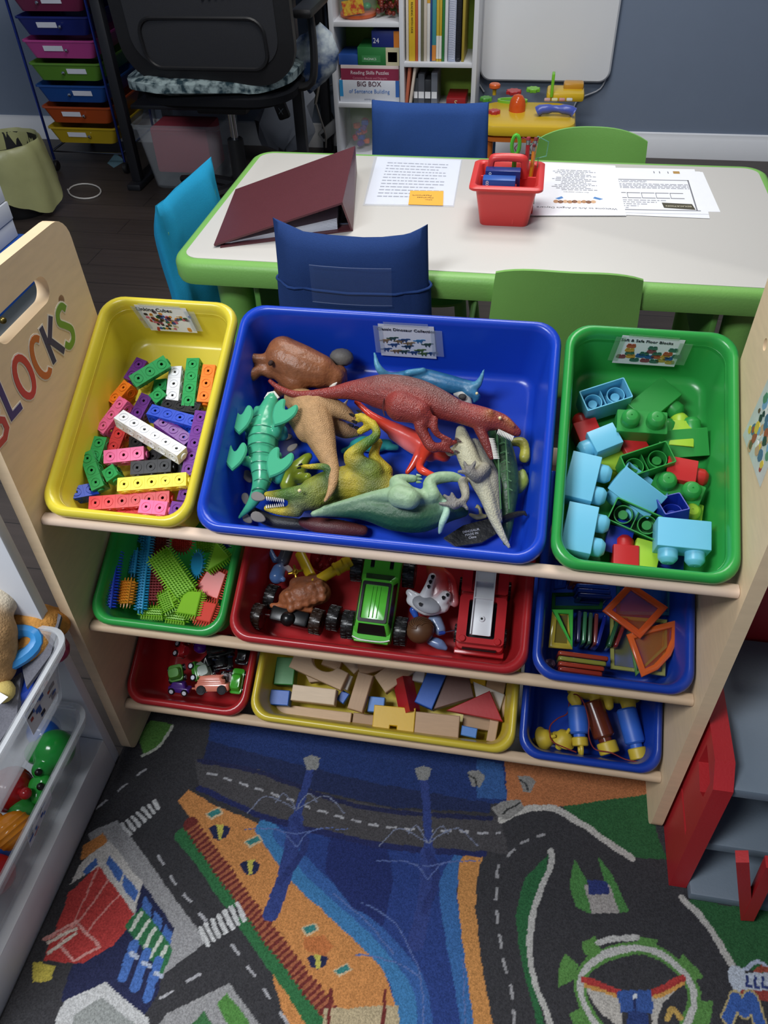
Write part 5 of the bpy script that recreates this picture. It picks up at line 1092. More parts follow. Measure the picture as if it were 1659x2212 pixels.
STICKS = [('green', (299, 810), (342, 784), 3, .058, .062, 24, 'green stick of three cubes lying slanted highest up the tub'),
 ('white', (378, 800), (372, 857), 3, .088, .088, 0, 'white stick of three cubes pointing up the tub'),
 ('green', (416, 782), (406, 868), 4, .082, .086, 0, 'green stick of four cubes beside the white upright stick'),
 ('orange', (450, 798), (440, 857), 3, .078, .084, 0, 'orange stick of three cubes against the right wall of the tub'),
 ('purple', (301, 784), (283, 812), 2, .103, .103, 0, 'purple cubes under the highest green stick'),
 ('orange', (270, 836), (248, 862), 2, .094, .097, 12, 'orange pair of cubes against the left wall of the tub'),
 ('yellow', (317, 830), (309, 855), 2, .100, .103, 0, 'yellow pair of cubes between the orange and white ones'),
 ('green', (346, 820), (345, 842), 1, .098, .098, 0, 'single green cube beside the white upright stick'),
 ('green', (333, 846), (347, 860), 1, .084, .084, 0, 'single green cube turned on its corner above the black stick'),
 ('purple', (310, 866), (297, 890), 2, .092, .096, 0, 'purple pair of cubes left of the blue stick'),
 ('black', (357, 874), (421, 882), 3, .086, .086, -10, 'black stick of three cubes above the blue stick'),
 ('blue', (324, 887), (424, 914), 4, .072, .076, -14, 'blue stick of four cubes across the middle of the tub'),
 ('pink', (262, 870), (222, 924), 3, .078, .088, 10, 'pink stick of three cubes sloping down the left side'),
 ('red', (256, 936), (245, 964), 2, .094, .098, 0, 'red pair of cubes below the long white stick'),
 ('white', (263, 903), (379, 972), 6, .048, .048, -18, 'long white stick of six cubes on top of the pile'),
 ('purple', (348, 914), (396, 948), 3, .074, .078, -15, 'purple stick showing above the long white stick'),
 ('blue', (404, 942), (420, 952), 1, .082, .082, 0, 'single blue cube at the end of the long white stick'),
 ('purple', (431, 908), (409, 1005), 5, .066, .072, 0, 'purple stick of five cubes along the right wall'),
 ('pink', (235, 984), (299, 977), 3, .070, .070, 8, 'pink stick of three cubes lying level in the middle'),
 ('green', (213, 957), (205, 982), 2, .086, .086, 0, 'green pair of cubes above the upright green stick'),
 ('green', (189, 986), (209, 1044), 3, .074, .080, 6, 'green stick of three cubes by the left wall'),
 ('green', (236, 1014), (242, 1026), 1, .074, .074, 10, 'single green cube below the level pink stick'),
 ('black', (293, 1009), (358, 1004), 3, .070, .070, 5, 'black stick of three cubes above the yellow stick'),
 ('black', (285, 955), (300, 953), 1, .098, .098, 0, 'single black cube beside the red pair'),
 ('black', (330, 985), (352, 966), 2, .092, .092, 0, 'black pair of cubes under the long white stick'),
 ('yellow', (262, 1045), (393, 1034), 5, .058, .058, 4, 'yellow stick of five cubes across the pile'),
 ('red', (197, 1085), (360, 1073), 6, .080, .076, 6, 'red stick of six cubes near the front of the tub'),
 ('red', (262, 1098), (300, 1099), 2, .098, .098, 0, 'red pair of cubes under the pink pair'),
 ('pink', (313, 1094), (347, 1097), 2, .060, .060, 0, 'pink pair of cubes at the front of the tub'),
 ('purple', (391, 1066), (408, 1068), 1, .078, .078, 0, 'single purple cube at the end of the red stick'),
 ('purple', (374, 1097), (390, 1099), 1, .066, .066, 0, 'single purple cube in the front right corner'),
 ('blue', (167, 1062), (194, 1057), 2, .080, .088, 0, 'blue pair of cubes in the front left corner'),
 ('black', (405, 1000), (380, 1012), 2, .090, .092, 0, 'black pair of cubes behind the long black stick')]
for c, a, b, n, da, db, roll, lab in STICKS:
    M, L = fr2(a, b, 't', da*.76-CS/2, db*.76-CS/2, roll, -CS/2)
    t = thing('linking_cubes', lab, 'linking cubes', M, 'linking cubes in the yellow tub')
    for k in range(n):
        o = bpy.data.objects.new('cube', CUBE[c]); COL.objects.link(o); o.parent = t
        o.matrix_basis = T((k-(n-1)/2)*CS, 0, 0) @ R((k*90*(1+len(lab) % 3)) % 360, 'X'); WM[o.name] = M
# ------------------------------------------------------------------ blue tub: dinosaurs
def tl(pts, row='t'):
    """limb from (px, py, depth, radius in photo px, colour)"""
    out = []
    for px, py, d, r, c in pts:
        p = tub(px, py, row, d); out.append((p, pxlen(r, p), c))
    return out
CUR = ['t']
def limb(col, *pts):
    return tl([(*p[:4], p[4] if len(p) > 4 else col) for p in pts], CUR[0])
def beast(name, label, limbs, m, vox=.0021, it=3, recolor=None, cat='toy dinosaur', group='toy dinosaurs in the blue tub', row='t'):
    pts = [p for L in limbs for p, r, c in L]; c0 = sum(pts, V())/len(pts); lo = min((p-ROW[row]).dot(NN)-r for L in limbs for p, r, c in L)
    base = c0 - NN*((c0-ROW[row]).dot(NN)-lo); t = thing(name, label, cat, base, group)
    me = organic_mesh('body', limbs, m, vox, it, recolor); me.transform(T(base).inverted()); part('body', me, m, t); return t
def cones(t, name, pts, m, h, r, dirpx, row='t'):
    """small pointed pieces: pts = photo points with depth; dirpx = direction in the photo"""
    mb = MB()
    for px, py, d in pts:
        a = tub(px, py, row, d); b = tub(px+dirpx[0], py+dirpx[1], row, d); u = (b-a).normalized()*h; mb.tube([a-u*.3, a+u*.5, a+u], [r, r*.75, r*.1], 6)
    return part(name, mb, m, t, True)
SKIN = lambda cells=True, r=.5, b=.4, s=600, v=.12: vmat('toy_skin', r, b, s, v, 120, cells)
TOOTH = glossy('tooth_white', '#e8e4d8'); CLAW = glossy('claw_black', '#121212'); EYE = glossy('eye_gloss', '#e8d8a0')
def spaced(a, b, n, d=None): return [tuple(a[i]+(b[i]-a[i])*k/(n-1) for i in range(3)) for k in range(n)]
FL = .1105   # floor of the tub

# brown woolly figure, lying on its side
BR = '#8a5534'; BR2 = '#6f4028'
t = beast('woolly_beast', 'chunky brown woolly toy beast on its side in the back left corner', [
    limb(BR, (616, 774, .05, 45), (650, 790, .052, 46), (690, 802, .055, 38), (722, 815, .06, 24)),
    limb(BR, (606, 790, .055, 30), (640, 822, .06, 32)), limb(BR, (612, 762, .045, 36)),
    limb(BR, (590, 778, .045, 18), (562, 775, .042, 11), (543, 774, .042, 12)), limb(BR, (588, 800, .055, 20), (562, 800, .05, 12), (545, 810, .05, 14)),
    limb(BR2, (650, 830, .07, 20), (615, 838, .08, 18), (600, 850, .09, 12)), limb(BR2, (700, 818, .07, 22), (708, 838, .08, 14)),
    limb(BR2, (733, 806, .065, 18), (738, 820, .07, 14))], SKIN(False, .42, .6, 260, .14), .0024)
m = MB(); p = tub(585, 784, 't', .0265); m.ball(.0055, T(p), 10, (.7, 1, .6)); part('socket_hole', m, mat('dark_hole', '#2a140c', .8), t, True)
p = tub(738, 772, 't', .06); m = MB(); m.ball(.015, T(p) @ TUBM, 12, (1.2, .9, .9)); solo('grey_pebble', m, mat('grey_rubber', '#6b6660', .6, .2, 60, .4, 200), 'dull grey rounded toy piece behind the brown beast', 'toy piece')
# tan dinosaur seen from behind
TN = '#b78f62'
t = beast('tan_dinosaur', 'tan pebbly skinned dinosaur lying with its long tail towards the front', [
    limb(TN, (640, 862, .07, 28), (672, 888, .06, 40), (690, 936, .055, 35), (706, 981, .05, 23), (720, 1021, .045, 14), (716, 1056, .04, 9), (702, 1083, .036, 4)),
    limb(TN, (690, 872, .055, 28), (738, 888, .06, 18), (764, 906, .065, 9)), limb('#9c7a58', (715, 915, .08, 20), (746, 931, .085, 17), (770, 936, .09, 8)),
    limb(TN, (650, 900, .06, 30), (665, 930, .06, 28))], SKIN(True, .55, .7, 700, .12))
# mint crocodile toy, belly up
MG = '#47ab82'
GL = vmat('toy_gloss', .22, .05, 100, .05, 60)
t = beast('mint_crocodile', 'glossy mint green crocodile toy lying belly up at the left', [
    limb(MG, (588, 852, .055, 8), (586, 868, .058, 17), (577, 893, .06, 22), (570, 923, .06, 31), (568, 963, .06, 34), (568, 1008, .06, 28), (564, 1045, .062, 20), (546, 1085, .07, 12), (517, 1118, .08, 4)),
    limb(MG, (548, 935, .06, 14), (534, 920, .045, 11)), limb(MG, (545, 1000, .06, 13), (527, 995, .045, 11)), limb(MG, (596, 935, .055, 14), (606, 915, .04, 11)), limb(MG, (592, 1000, .055, 14), (598, 985, .038, 12)),
    limb('#2f86b0', (606, 932, .06, 16), (610, 940, .065, 13)), limb('#2f86b0', (540, 940, .07, 13)), limb('#3aa0a0', (605, 1010, .075, 18), (600, 1035, .075, 12)),
    limb(MG, (556, 885, .06, 9), (552, 898, .06, 8))], GL, .0021, 3)
def heart(px, py, d, s, ang):
    M = tubf(px, py, 't', d, ang); P_ = [(0, -1.15), (.55, -.55), (.85, .25), (.72, .85), (.42, .95), (.12, .38), (-.12, .38), (-.42, .95), (-.72, .85), (-.85, .25), (-.55, -.55)]
    P_ = [tuple(p[:2]) for p in smooth_path(P_+[P_[0]], 3)][:-1]; m = MB(); m.prism([(x*s, y*s) for x, y in P_], .007, M, .002); return m
FG = glossy('mint_gloss', MG, .25)
for px, py, d, s, a in ((521, 908, .036, .021, 8), (508, 987, .036, .020, 5), (613, 896, .030, .020, -22), (602, 1003, .028, .021, -18)): part('foot', heart(px, py, d, s, a), FG, t, True)
m = MB(); 
for k, (y, r_) in enumerate(((908, 25), (932, 32), (950, 34), (970, 35), (989, 33), (1007, 29), (1024, 25), (1042, 20), (1060, 17))):
    pts = []
    for a in np.linspace(-1.0, 1.0, 9):
        p = tub(569+a*r_*.95-(0 if y < 1040 else (y-1040)*.35), y+3*a*a, 't', .06); pts.append(p+NN*pxlen(r_, p)*math.sqrt(max(0, 1.02-(a*.95)**2)))
    m.tube(pts, .0008, 5)
part('belly_seams', m, glossy('dark_mint_gloss', '#2f7f62', .3), t, True)  # thin lines of darker green across the belly
m = MB(); m.tube([tub(573, 862, 't', .055), tub(580, 850, 't', .052), tub(592, 847, 't', .052), tub(602, 860, 't', .055)], .0022, 8); part('jaw_edge', m, TOOTH, t, True)
# yellow and green tyrannosaur, foreground
Y1, G1, G2 = '#c6ae2c', '#557526', '#284a24'
t = beast('striped_tyrannosaur', 'yellow and green striped tyrannosaur on its side with its mouth open', [
    limb(G1, (577, 1069, .05, 8, Y1), (606, 1068, .048, 12), (640, 1066, .048, 17, G1), (668, 1066, .055, 26)),
    limb(Y1, (576, 1098, .06, 7), (606, 1104, .06, 10), (642, 1104, .06, 14, G2)),
    limb(G1, (645, 1084, .06, 24, '#6a6a58'), (680, 1066, .062, 36, '#8a8a30'), (725, 1048, .066, 38, G2), (765, 1044, .066, 40, Y1), (805, 1055, .066, 40, G2), (848, 1064, .07, 34, Y1)),
    limb(G2, (690, 1085, .075, 26), (740, 1080, .08, 28), (800, 1085, .08, 28)),
    limb(Y1, (798, 1025, .056, 34, '#7a8a2c'), (775, 1004, .048, 24, G2), (757, 986, .04, 16, Y1), (785, 962, .036, 13, G1), (813, 940, .034, 10, G1), (806, 918, .034, 9, Y1), (780, 900, .036, 9, Y1)),
    limb(Y1, (828, 1020, .066, 22), (808, 985, .06, 13), (818, 955, .056, 9)), limb(Y1, (806, 915, .036, 9), (778, 932, .046, 8)),
    limb(Y1, (786, 900, .036, 7), (768, 897, .036, 4)), limb(Y1, (782, 905, .037, 6), (766, 912, .04, 4)),
    limb(G2, (705, 1050, .05, 14), (712, 1018, .042, 10), (696, 1008, .04, 8, G1), (669, 1008, .042, 6, Y1), (653, 1007, .044, 4, Y1))], SKIN(True, .5, .6, 520, .2))
cones(t, 'upper_teeth', spaced((576, 1075, .046), (612, 1079, .046), 9), TOOTH, .005, .0011, (2, 10)); cones(t, 'lower_teeth', spaced((576, 1096, .052), (612, 1092, .052), 9), TOOTH, .0045, .001, (-2, -10))
cones(t, 'claw', [(762, 897, .034), (760, 919, .04), (778, 890, .034), (768, 912, .038), (772, 925, .044)], CLAW, .0065, .0026, (-10, -4)); cones(t, 'hand_claw', [(651, 1003, .043), (648, 1010, .044)], CLAW, .005, .0018, (-10, 3))
p = tub(647, 1060, 't', .028); part('eye', MB().ball(.0026, T(p), 10), EYE, t, True)
# olive small dinosaur
OL = '#8d9f30'
beast('olive_dinosaur', 'small olive green dinosaur tucked between the crocodile and the striped one', [limb(OL, (625, 1045, .085, 22), (642, 1018, .082, 23), (660, 992, .08, 12), (667, 986, .08, 9)), limb(OL, (648, 1035, .075, 12), (664, 1030, .07, 10))], GL, .0022)
# dark stegosaur underneath with grey plates
DK = '#27272a'
t = beast('plated_dinosaur', 'dark plated dinosaur half buried in the front left corner', [limb(DK, (545, 1105, .096, 12), (585, 1125, .096, 14), (640, 1132, .096, 13), (680, 1134, .098, 10))], SKIN(False), .0024)
m = MB()
def leaf(px, py, d, l, w_, ang, out): out.prism([(l*math.cos(a), w_*math.sin(a)*(1.1-.25*math.cos(a))) for a in [2*PI*k/14 for k in range(14)]], .003, tubf(px, py, 't', d, ang, 12), .0008)
for q in ((558, 1074, .045, .010, .006, -5), (558, 1118, .07, .011, .0065, -14), (536, 1030, .09, .010, .006, -55), (531, 1078, .09, .009, .005, -70), (535, 1122, .09, .008, .005, -30), (632, 968, .08, .009, .0045, 50), (620, 945, .085, .008, .005, 20)):
    m = MB(); leaf(*q, m); part('back_plate', m, mat('grey_plate_rubber', '#77716c', .55, .1, 60), t, True)
# red tyrannosaur on top
R1, R2, GY = '#8c352e', '#732a26', '#5f4d48'
def redskin(co, cols):
    for i in range(len(co)):
        pass
    n = np.array([noise.noise(V(p)*55) for p in co]); return cols
t = beast('red_tyrannosaur', 'big brick red tyrannosaur with a grey back lying across the top', [
    limb(R1, (583, 823, .05, 5), (606, 840, .048, 7), (645, 853, .044, 9), (712, 849, .04, 13), (765, 843, .036, 22), (818, 848, .034, 34), (860, 855, .034, 40), (915, 865, .034, 36), (960, 880, .034, 28), (1003, 893, .034, 25), (1045, 905, .034, 26), (1083, 912, .036, 19), (1108, 928, .04, 13), (1117, 934, .042, 10)),
    limb(GY, (775, 830, .036, 12), (818, 833, .028, 24), (865, 836, .026, 26), (910, 845, .026, 24), (950, 860, .026, 20), (985, 876, .026, 15)),
    limb(R2, (1036, 925, .036, 13), (1050, 957, .04, 11), (1062, 988, .044, 7)),
    limb(R1, (865, 878, .020, 34), (905, 890, .018, 26)), limb(R1, (890, 885, .018, 28), (916, 900, .02, 19), (908, 920, .024, 14), (918, 943, .03, 12), (934, 966, .036, 12), (960, 962, .038, 8), (986, 954, .04, 5)),
    limb(R2, (934, 966, .036, 9), (966, 972, .04, 6), (978, 978, .042, 4)), limb(R1, (936, 908, .022, 11), (938, 925, .024, 9), (948, 940, .03, 7), (972, 950, .034, 5)),
    limb('#c08a3c', (1058, 893, .022, 10)), limb('#b87a3c', (1095, 905, .026, 5), (1110, 920, .030, 4))], SKIN(True, .42, .55, 480, .14), .0021, 3)
cones(t, 'upper_teeth', spaced((1077, 930, .034), (1108, 945, .038), 11), TOOTH, .0062, .0012, (-4, 10)); cones(t, 'lower_teeth', spaced((1058, 948, .036), (1069, 990, .042), 13), TOOTH, .0065, .0012, (10, 0))
m = MB(); P_ = [tub(867+40*math.cos(a), 879-44*math.sin(a), 't', .0125+.008*(1-math.sin(a))) for a in np.linspace(.5, 3.6, 18)]; m.tube(P_, .0009, 6); part('hip_seam', m, mat('dark_red_seam', '#4a1a18', .6), t, True)
p = tub(1080, 903, 't', .018); part('eye', MB().ball(.0024, T(p), 10), EYE, t, True)
cones(t, 'claw', [(985, 948, .036), (990, 953, .036), (984, 975, .04)], glossy('claw_grey', '#5a4a48'), .005, .002, (10, 2))
# coral red dinosaur beneath
CR, PK = '#e0452f', '#dd8a94'
beast('coral_dinosaur', 'coral red dinosaur with a pink belly under the red tyrannosaur', [
    limb(CR, (770, 868, .075, 6), (800, 895, .08, 8), (840, 922, .08, 15), (888, 945, .078, 19), (920, 965, .076, 20), (960, 985, .08, 14)), limb(PK, (850, 938, .084, 13), (890, 962, .082, 17), (930, 985, .082, 14)),
    limb(CR, (920, 972, .064, 15), (912, 992, .058, 10), (906, 1008, .054, 9), (915, 1018, .05, 9), (938, 1027, .05, 6)), limb(CR, (908, 975, .074, 12), (893, 1003, .078, 9), (880, 1020, .08, 6))], GL, .0022)
# big green dinosaur in the front
DG, PM = '#1f5030', '#93b08a'
t = beast('green_dinosaur', 'large dark green dinosaur with pale mint legs along the front wall', [
    limb(DG, (677, 1110, .05, 7, PM), (725, 1102, .056, 16, DG), (791, 1098, .058, 28), (853, 1108, .062, 40), (907, 1110, .062, 42), (949, 1102, .062, 34), (987, 1100, .068, 22)),
    limb(PM, (700, 1098, .048, 6), (750, 1086, .046, 9), (810, 1072, .042, 13), (870, 1068, .032, 20), (915, 1074, .036, 16), (945, 1075, .038, 12)),
    limb(PM, (862, 1072, .020, 26), (885, 1078, .018, 24)), limb(PM, (875, 1062, .026, 20), (856, 1042, .030, 16), (870, 1034, .032, 11), (894, 1034, .036, 9)),
    limb(PM, (935, 1070, .034, 17), (928, 1045, .036, 15), (945, 1033, .04, 14), (975, 1030, .044, 12), (992, 1034, .046, 9)),
    limb('#a9cdb4', (962, 1085, .040, 7), (965, 1105, .036, 9), (955, 1130, .04, 8), (950, 1150, .05, 5)), limb(DG, (985, 1095, .066, 20), (1000, 1105, .07, 13))], SKIN(False, .5, .5, 240, .1), .0023)
cones(t, 'finger', [(902, 1027, .034), (904, 1034, .036), (902, 1041, .038)], glossy('mint_finger', PM), .0055, .0022, (10, 1))
# grey and cream dinosaur belly up
CM, GR = '#b9b598', '#736f6a'
t = beast('grey_dinosaur', 'slim grey and cream dinosaur lying belly up with splayed clawed feet', [
    limb(CM, (996, 930, .06, 12), (1003, 965, .054, 22), (1016, 1000, .054, 23), (1032, 1030, .054, 23), (1050, 1070, .054, 17), (1066, 1117, .056, 12), (1085, 1157, .06, 8), (1100, 1182, .066, 4)),
    limb(GR, (1025, 960, .064, 14), (1052, 1010, .064, 18), (1064, 1045, .062, 20), (1070, 1080, .062, 13), (1078, 1125, .062, 8)),
    limb('#857f70', (1046, 1012, .046, 15), (1030, 1030, .036, 13, GR), (1012, 1018, .03, 10, GR)), limb('#9a9684', (1000, 1040, .046, 12), (1005, 1076, .036, 9), (982, 1092, .032, 10, GR)),
    limb(GR, (1012, 1020, .03, 7), (990, 1019, .03, 4)), limb(GR, (1010, 1012, .03, 6), (1003, 999, .028, 4)), limb(GR, (1020, 1010, .03, 6), (1026, 998, .028, 4)),
    limb(GR, (980, 1092, .032, 7), (950, 1088, .032, 4)), limb(GR, (978, 1085, .032, 6), (960, 1070, .03, 4)), limb(GR, (984, 1083, .03, 6), (976, 1066, .028, 4)), limb(GR, (998, 1085, .034, 6), (1010, 1100, .034, 4)),
    limb(CM, (990, 965, .056, 10), (973, 978, .056, 9), (965, 970, .056, 6))], SKIN(True, .5, .5, 420, .12), .002)
# pale head under the red neck
t = beast('pale_dinosaur', 'pale grey dinosaur head peeping out above the red neck', [limb('#bcbab4', (985, 850, .07, 7), (998, 853, .068, 11), (1008, 866, .07, 12), (1012, 880, .075, 9))], SKIN(False), .002)
p = tub(999, 857, 't', .058); part('mouth', MB().ball(.006, T(p) @ TUBM, 10, (1, .8, .5)), mat('dark_mouth', '#2c2a2a', .7), t, True)
# dark green crocodile on the right
DC = '#2f5230'
t = beast('dark_crocodile', 'long dark green crocodile along the right side of the tub', [
    limb(DC, (1068, 905, .08, 16), (1076, 940, .075, 22), (1088, 995, .075, 28), (1096, 1050, .075, 26), (1097, 1103, .08, 17), (1096, 1143, .086, 12), (1092, 1173, .092, 7)),
    limb('#a3a03a', (1110, 955, .085, 10), (1128, 955, .085, 11), (1134, 970, .085, 11), (1133, 988, .085, 13)), limb('#8a9a38', (1120, 1055, .085, 12), (1130, 1040, .085, 13), (1129, 1020, .085, 8))], SKIN(False, .4, .4, 200, .14), .0024)
m = MB()
for s in (-1, 1): m.tube([tub(1082+s*9+q*.05, 920+q, 't', .046+.00009*abs(q-90)) for q in range(0, 200, 20)], .0012, 6)
for k in range(7): m.tube([tub(1085+k*2.2+x, 935+20*k+abs(x)*.5, 't', .0455+.00012*abs(20*k-80)) for x in (-9, 0, 9)], .0009, 5)
part('back_ridges', m, glossy('pale_ridge', '#4a7348', .4), t, True)
# blue winged reptile at the back
BL1 = '#2f6f9a'
t = beast('blue_winged_reptile', 'sea blue winged reptile behind the red tyrannosaur with upturned wing tips', [
    limb('#5a9ab8', (809, 762, .035, 3), (818, 795, .045, 8), (845, 815, .06, 11, BL1), (905, 815, .066, 20, BL1), (955, 826, .066, 21, BL1), (1005, 836, .066, 17, BL1), (1032, 830, .056, 9), (1045, 800, .04, 3)),
    limb(BL1, (1012, 846, .064, 12), (1030, 856, .066, 9), (1024, 868, .07, 4)), limb('#4a8fb0', (880, 806, .05, 8), (915, 800, .05, 7))], SKIN(False, .4, .3, 200, .16), .0022)
p = tub(1030, 850, 't', .052); part('eye', MB().ball(.0022, T(p), 10), EYE, t, True)
# small teal flippered one
TE = '#2f9a9a'
beast('teal_sea_reptile', 'small teal sea reptile with flippers under the striped leg', [limb(TE, (765, 960, .095, 10), (785, 958, .095, 17), (815, 962, .096, 16), (838, 958, .098, 10)), limb('#4ab8b8', (762, 968, .098, 8), (742, 974, .1, 7)), limb('#4ab8b8', (838, 965, .098, 9), (856, 967, .1, 7)), limb(TE, (842, 918, .09, 6), (856, 926, .09, 5))], GL, .0022)
# maroon one in the front
beast('maroon_dinosaur', 'dark maroon dinosaur half hidden against the front wall', [limb('#5a2a28', (655, 1128, .092, 12), (690, 1135, .09, 18), (735, 1140, .09, 18), (785, 1146, .094, 12))], SKIN(False), .0024)
# black winged toy with printed lettering
t = thing('black_winged_toy', 'flat black winged toy with white lettering near the front right corner', 'toy dinosaur', tub(1020, 1150, 't', FL), 'toy dinosaurs in the blue tub')
m = MB(); P_ = [tub(*q, 't', .094) for q in ((958, 1162), (1000, 1135), (1062, 1118), (1088, 1122), (1080, 1148), (1040, 1172), (985, 1180))]; m.loft([[p-NN*.006 for p in P_][::-1], P_[::-1]]); part('wing', m, mat('black_rubber', '#161617', .4, .1, 60, .3, 200), t, True)
m = MB(); m.tube([tub(1080, 1128, 't', .085), tub(1100, 1116, 't', .07), tub(1120, 1110, 't', .06), tub(1133, 1108, 't', .055), tub(1138, 1114, 't', .055)], [.006, .005, .004, .003, .0012], 8); part('tail', m, mat('black_rubber', '#161617', .4, .1, 60, .3, 200), t, True)
a, b = tub(998, 1158, 't', .0935), tub(1040, 1150, 't', .0935); u = (b-a).normalized(); v_ = NN.cross(u)
m = MB()
for k, s in enumerate(('DINOSAUR', 'MADE IN', 'China')): textmb(m, s, .0046, basis((a+b)/2-v_*(.0048*k-.005), u, v_, NN), .0002)
part('lettering', m, mat('white_print', '#c9c9cc', .6), t, True, 0)
beast('cream_lizard', 'tiny cream lizard curled beside the black winged toy', [limb('#cfc384', (1016, 1112, .1, 4), (1030, 1117, .098, 6), (1048, 1115, .098, 5)), limb('#cfc384', (1040, 1114, .098, 4), (1036, 1098, .096, 4), (1031, 1092, .096, 3)), limb('#cfc384', (1034, 1097, .096, 2), (1027, 1096, .096, 2))], GL, .0012, 2)
t = thing('horn_piece', 'small white horn showing between the brown beast and the red tail', 'toy piece', tub(722, 832, 't', .07)); part('horn', MB().tube([tub(716, 838, 't', .06), tub(722, 832, 't', .052), tub(728, 826, 't', .048)], [.004, .003, .0006], 8), TOOTH, t, True)
t = thing('horn_piece', 'curved pale horn below the red tail beside the tan leg', 'toy piece', tub(745, 870, 't', .08)); part('horn', MB().tube([tub(738, 876, 't', .075), tub(746, 872, 't', .07), tub(751, 864, 't', .066)], [.003, .0026, .0008], 8), TOOTH, t, True)
# ------------------------------------------------------------------ green tub: big building blocks
BW, BH, SR, SH = .0325, .038, .0122, .017
def big_block(lab, n, hexc, M):
    t = thing('building_block', lab, 'building block', M, 'big building blocks in the green tub'); L = BW*n; g = mat('block_plastic', hexc, .38, .03, 20, .05, 80)
    m = MB(); w_ = .0016
    m.loft([[(p[0], p[1], z) for p in rr(L-2*i, BW-2*i, .0018, 2)] for i, z in ((w_, BH-w_), (w_, 0), (.0003, 0), (0, .0004), (0, BH-.0006), (.0006, BH))]); part('block_body', m, g, t, smooth=30)
    for k in range(n):
        x = (k-(n-1)/2)*BW; s = MB()
        s.lathe([(SR*.8, BH-.001), (SR, BH-.0005), (SR, BH+SH*.62), (SR*.93, BH+SH*.72), (SR*.62, BH+SH*.98), (SR*.55, BH+SH), (.0012, BH+SH), (.001, BH+SH-.001)], 24, T(x, 0, 0)); part('stud', s, g, t, smooth=35)
        s = MB(); s.loft([[(x+r_*math.cos(a), r_*math.sin(a), z) for a in [2*PI*q/24 for q in range(24)]] for r_, z in ((SR*1.0, BH-w_), (SR*1.0, BH*.35), (SR*.9, BH*.35), (SR*.9, BH-w_))], closed=True); s.cyl(SR*.5, BH*.35, T(x, 0, BH*.5), 16); part('inner_socket', s, g, t, smooth=35)
    if n > 1: part('inner_rib', MB().box((.0012, BW-.002, BH*.55), T(0, 0, BH*.7)), g, t)
LB, GN, RD, LG, DB = '#6fbfdf', '#2c9140', '#bb2325', '#a2c93a', '#152f9c'
def bb_(lab, n, c, a, b, d, pose, db=None, roll=0., flip=False):
    """a, b: photo points of the long axis; pose: side (stud axis to +-y), up (studs out), down (open side out)"""
    M, L = fr2(a, b, 't', d*.82, None if db is None else db*.82, roll)
    if pose == 'up': M = M @ T(0, 0, -BH)
    elif pose == 'down': M = M @ R(180, 'X') @ T(0, 0, 0)
    elif pose == 'side+': M = M @ R(-90, 'X') @ T(0, BW/2, -BH/2)   # studs towards +y
    elif pose == 'side-': M = M @ R(90, 'X') @ T(0, -BW/2, -BH/2)
    big_block(lab, n, c, M)
bb_('light blue block lying open side up highest in the green tub', 2, LB, (1268, 864), (1350, 838), .050, 'down', .050)
bb_('green block behind the studded green one, standing on its corner', 2, GN, (1398, 876), (1432, 848), .072, 'side-')
bb_('green two-stud block with its studs facing out', 2, GN, (1350, 908), (1425, 913), .046, 'up')
bb_('red block half hidden at the upper left below the light blue one', 1, RD, (1262, 936), (1283, 930), .070, 'side+')
bb_('single light blue block with its stud pointing down left', 1, LB, (1317, 962), (1297, 926), .052, 'side+')
bb_('red block wedged between the light blue and green blocks', 1, RD, (1358, 962), (1382, 952), .078, 'side+')
bb_('lime block with its stud pointing up the tub', 1, LG, (1462, 934), (1484, 936), .074, 'side+')
bb_('green block with open underside facing out in the middle', 2, GN, (1362, 1003), (1438, 978), .044, 'down')
bb_('green block on its side right of the open green one', 2, GN, (1436, 960), (1520, 954), .076, 'side+', roll=18)
bb_('red block on its side with the stud pointing right', 1, RD, (1476, 1000), (1472, 1026), .056, 'side+')
bb_('light blue two-stud block on the left, the higher of the two', 2, LB, (1269, 985), (1248, 1070), .040, 'side+')
bb_('light blue two-stud block in the front left corner', 2, LB, (1262, 1093), (1244, 1185), .034, 'side+')
bb_('light blue two-stud block in the front right corner', 2, LB, (1419, 1146), (1540, 1158), .034, 'side-')
bb_('light blue block tipped over, its open side facing right', 2, LB, (1350, 1045), (1402, 1085), .050, 'side-', .058, 38)
bb_('green block open side up between the light blue blocks', 2, GN, (1340, 1105), (1408, 1135), .056, 'down', .056, 15)
bb_('dark blue block with its open side facing out', 1, DB, (1440, 1090), (1466, 1084), .046, 'down', None, -25)
bb_('green block with two round studs facing out, lower right', 2, GN, (1435, 1042), (1494, 1066), .070, 'up')
bb_('dark blue block deep behind the front left light blue block', 1, DB, (1328, 1165), (1346, 1170), .082, 'side+')
bb_('red block standing at the front wall with its stud up', 1, RD, (1340, 1206), (1366, 1208), .070, 'side+')
bb_('lime block beside the red one at the front wall', 1, LG, (1388, 1195), (1406, 1200), .074, 'side-')
bb_('small lime block peeping out beside the upper light blue block', 1, LG, (1312, 985), (1332, 988), .092, 'side-')
bb_('dark blue block under the front right light blue block', 1, DB, (1440, 1195), (1462, 1198), .095, 'side-')
bb_('lime block low on the right under the studded green one', 1, LG, (1480, 1108), (1500, 1112), .088, 'up')
CUR[0] = 'm'
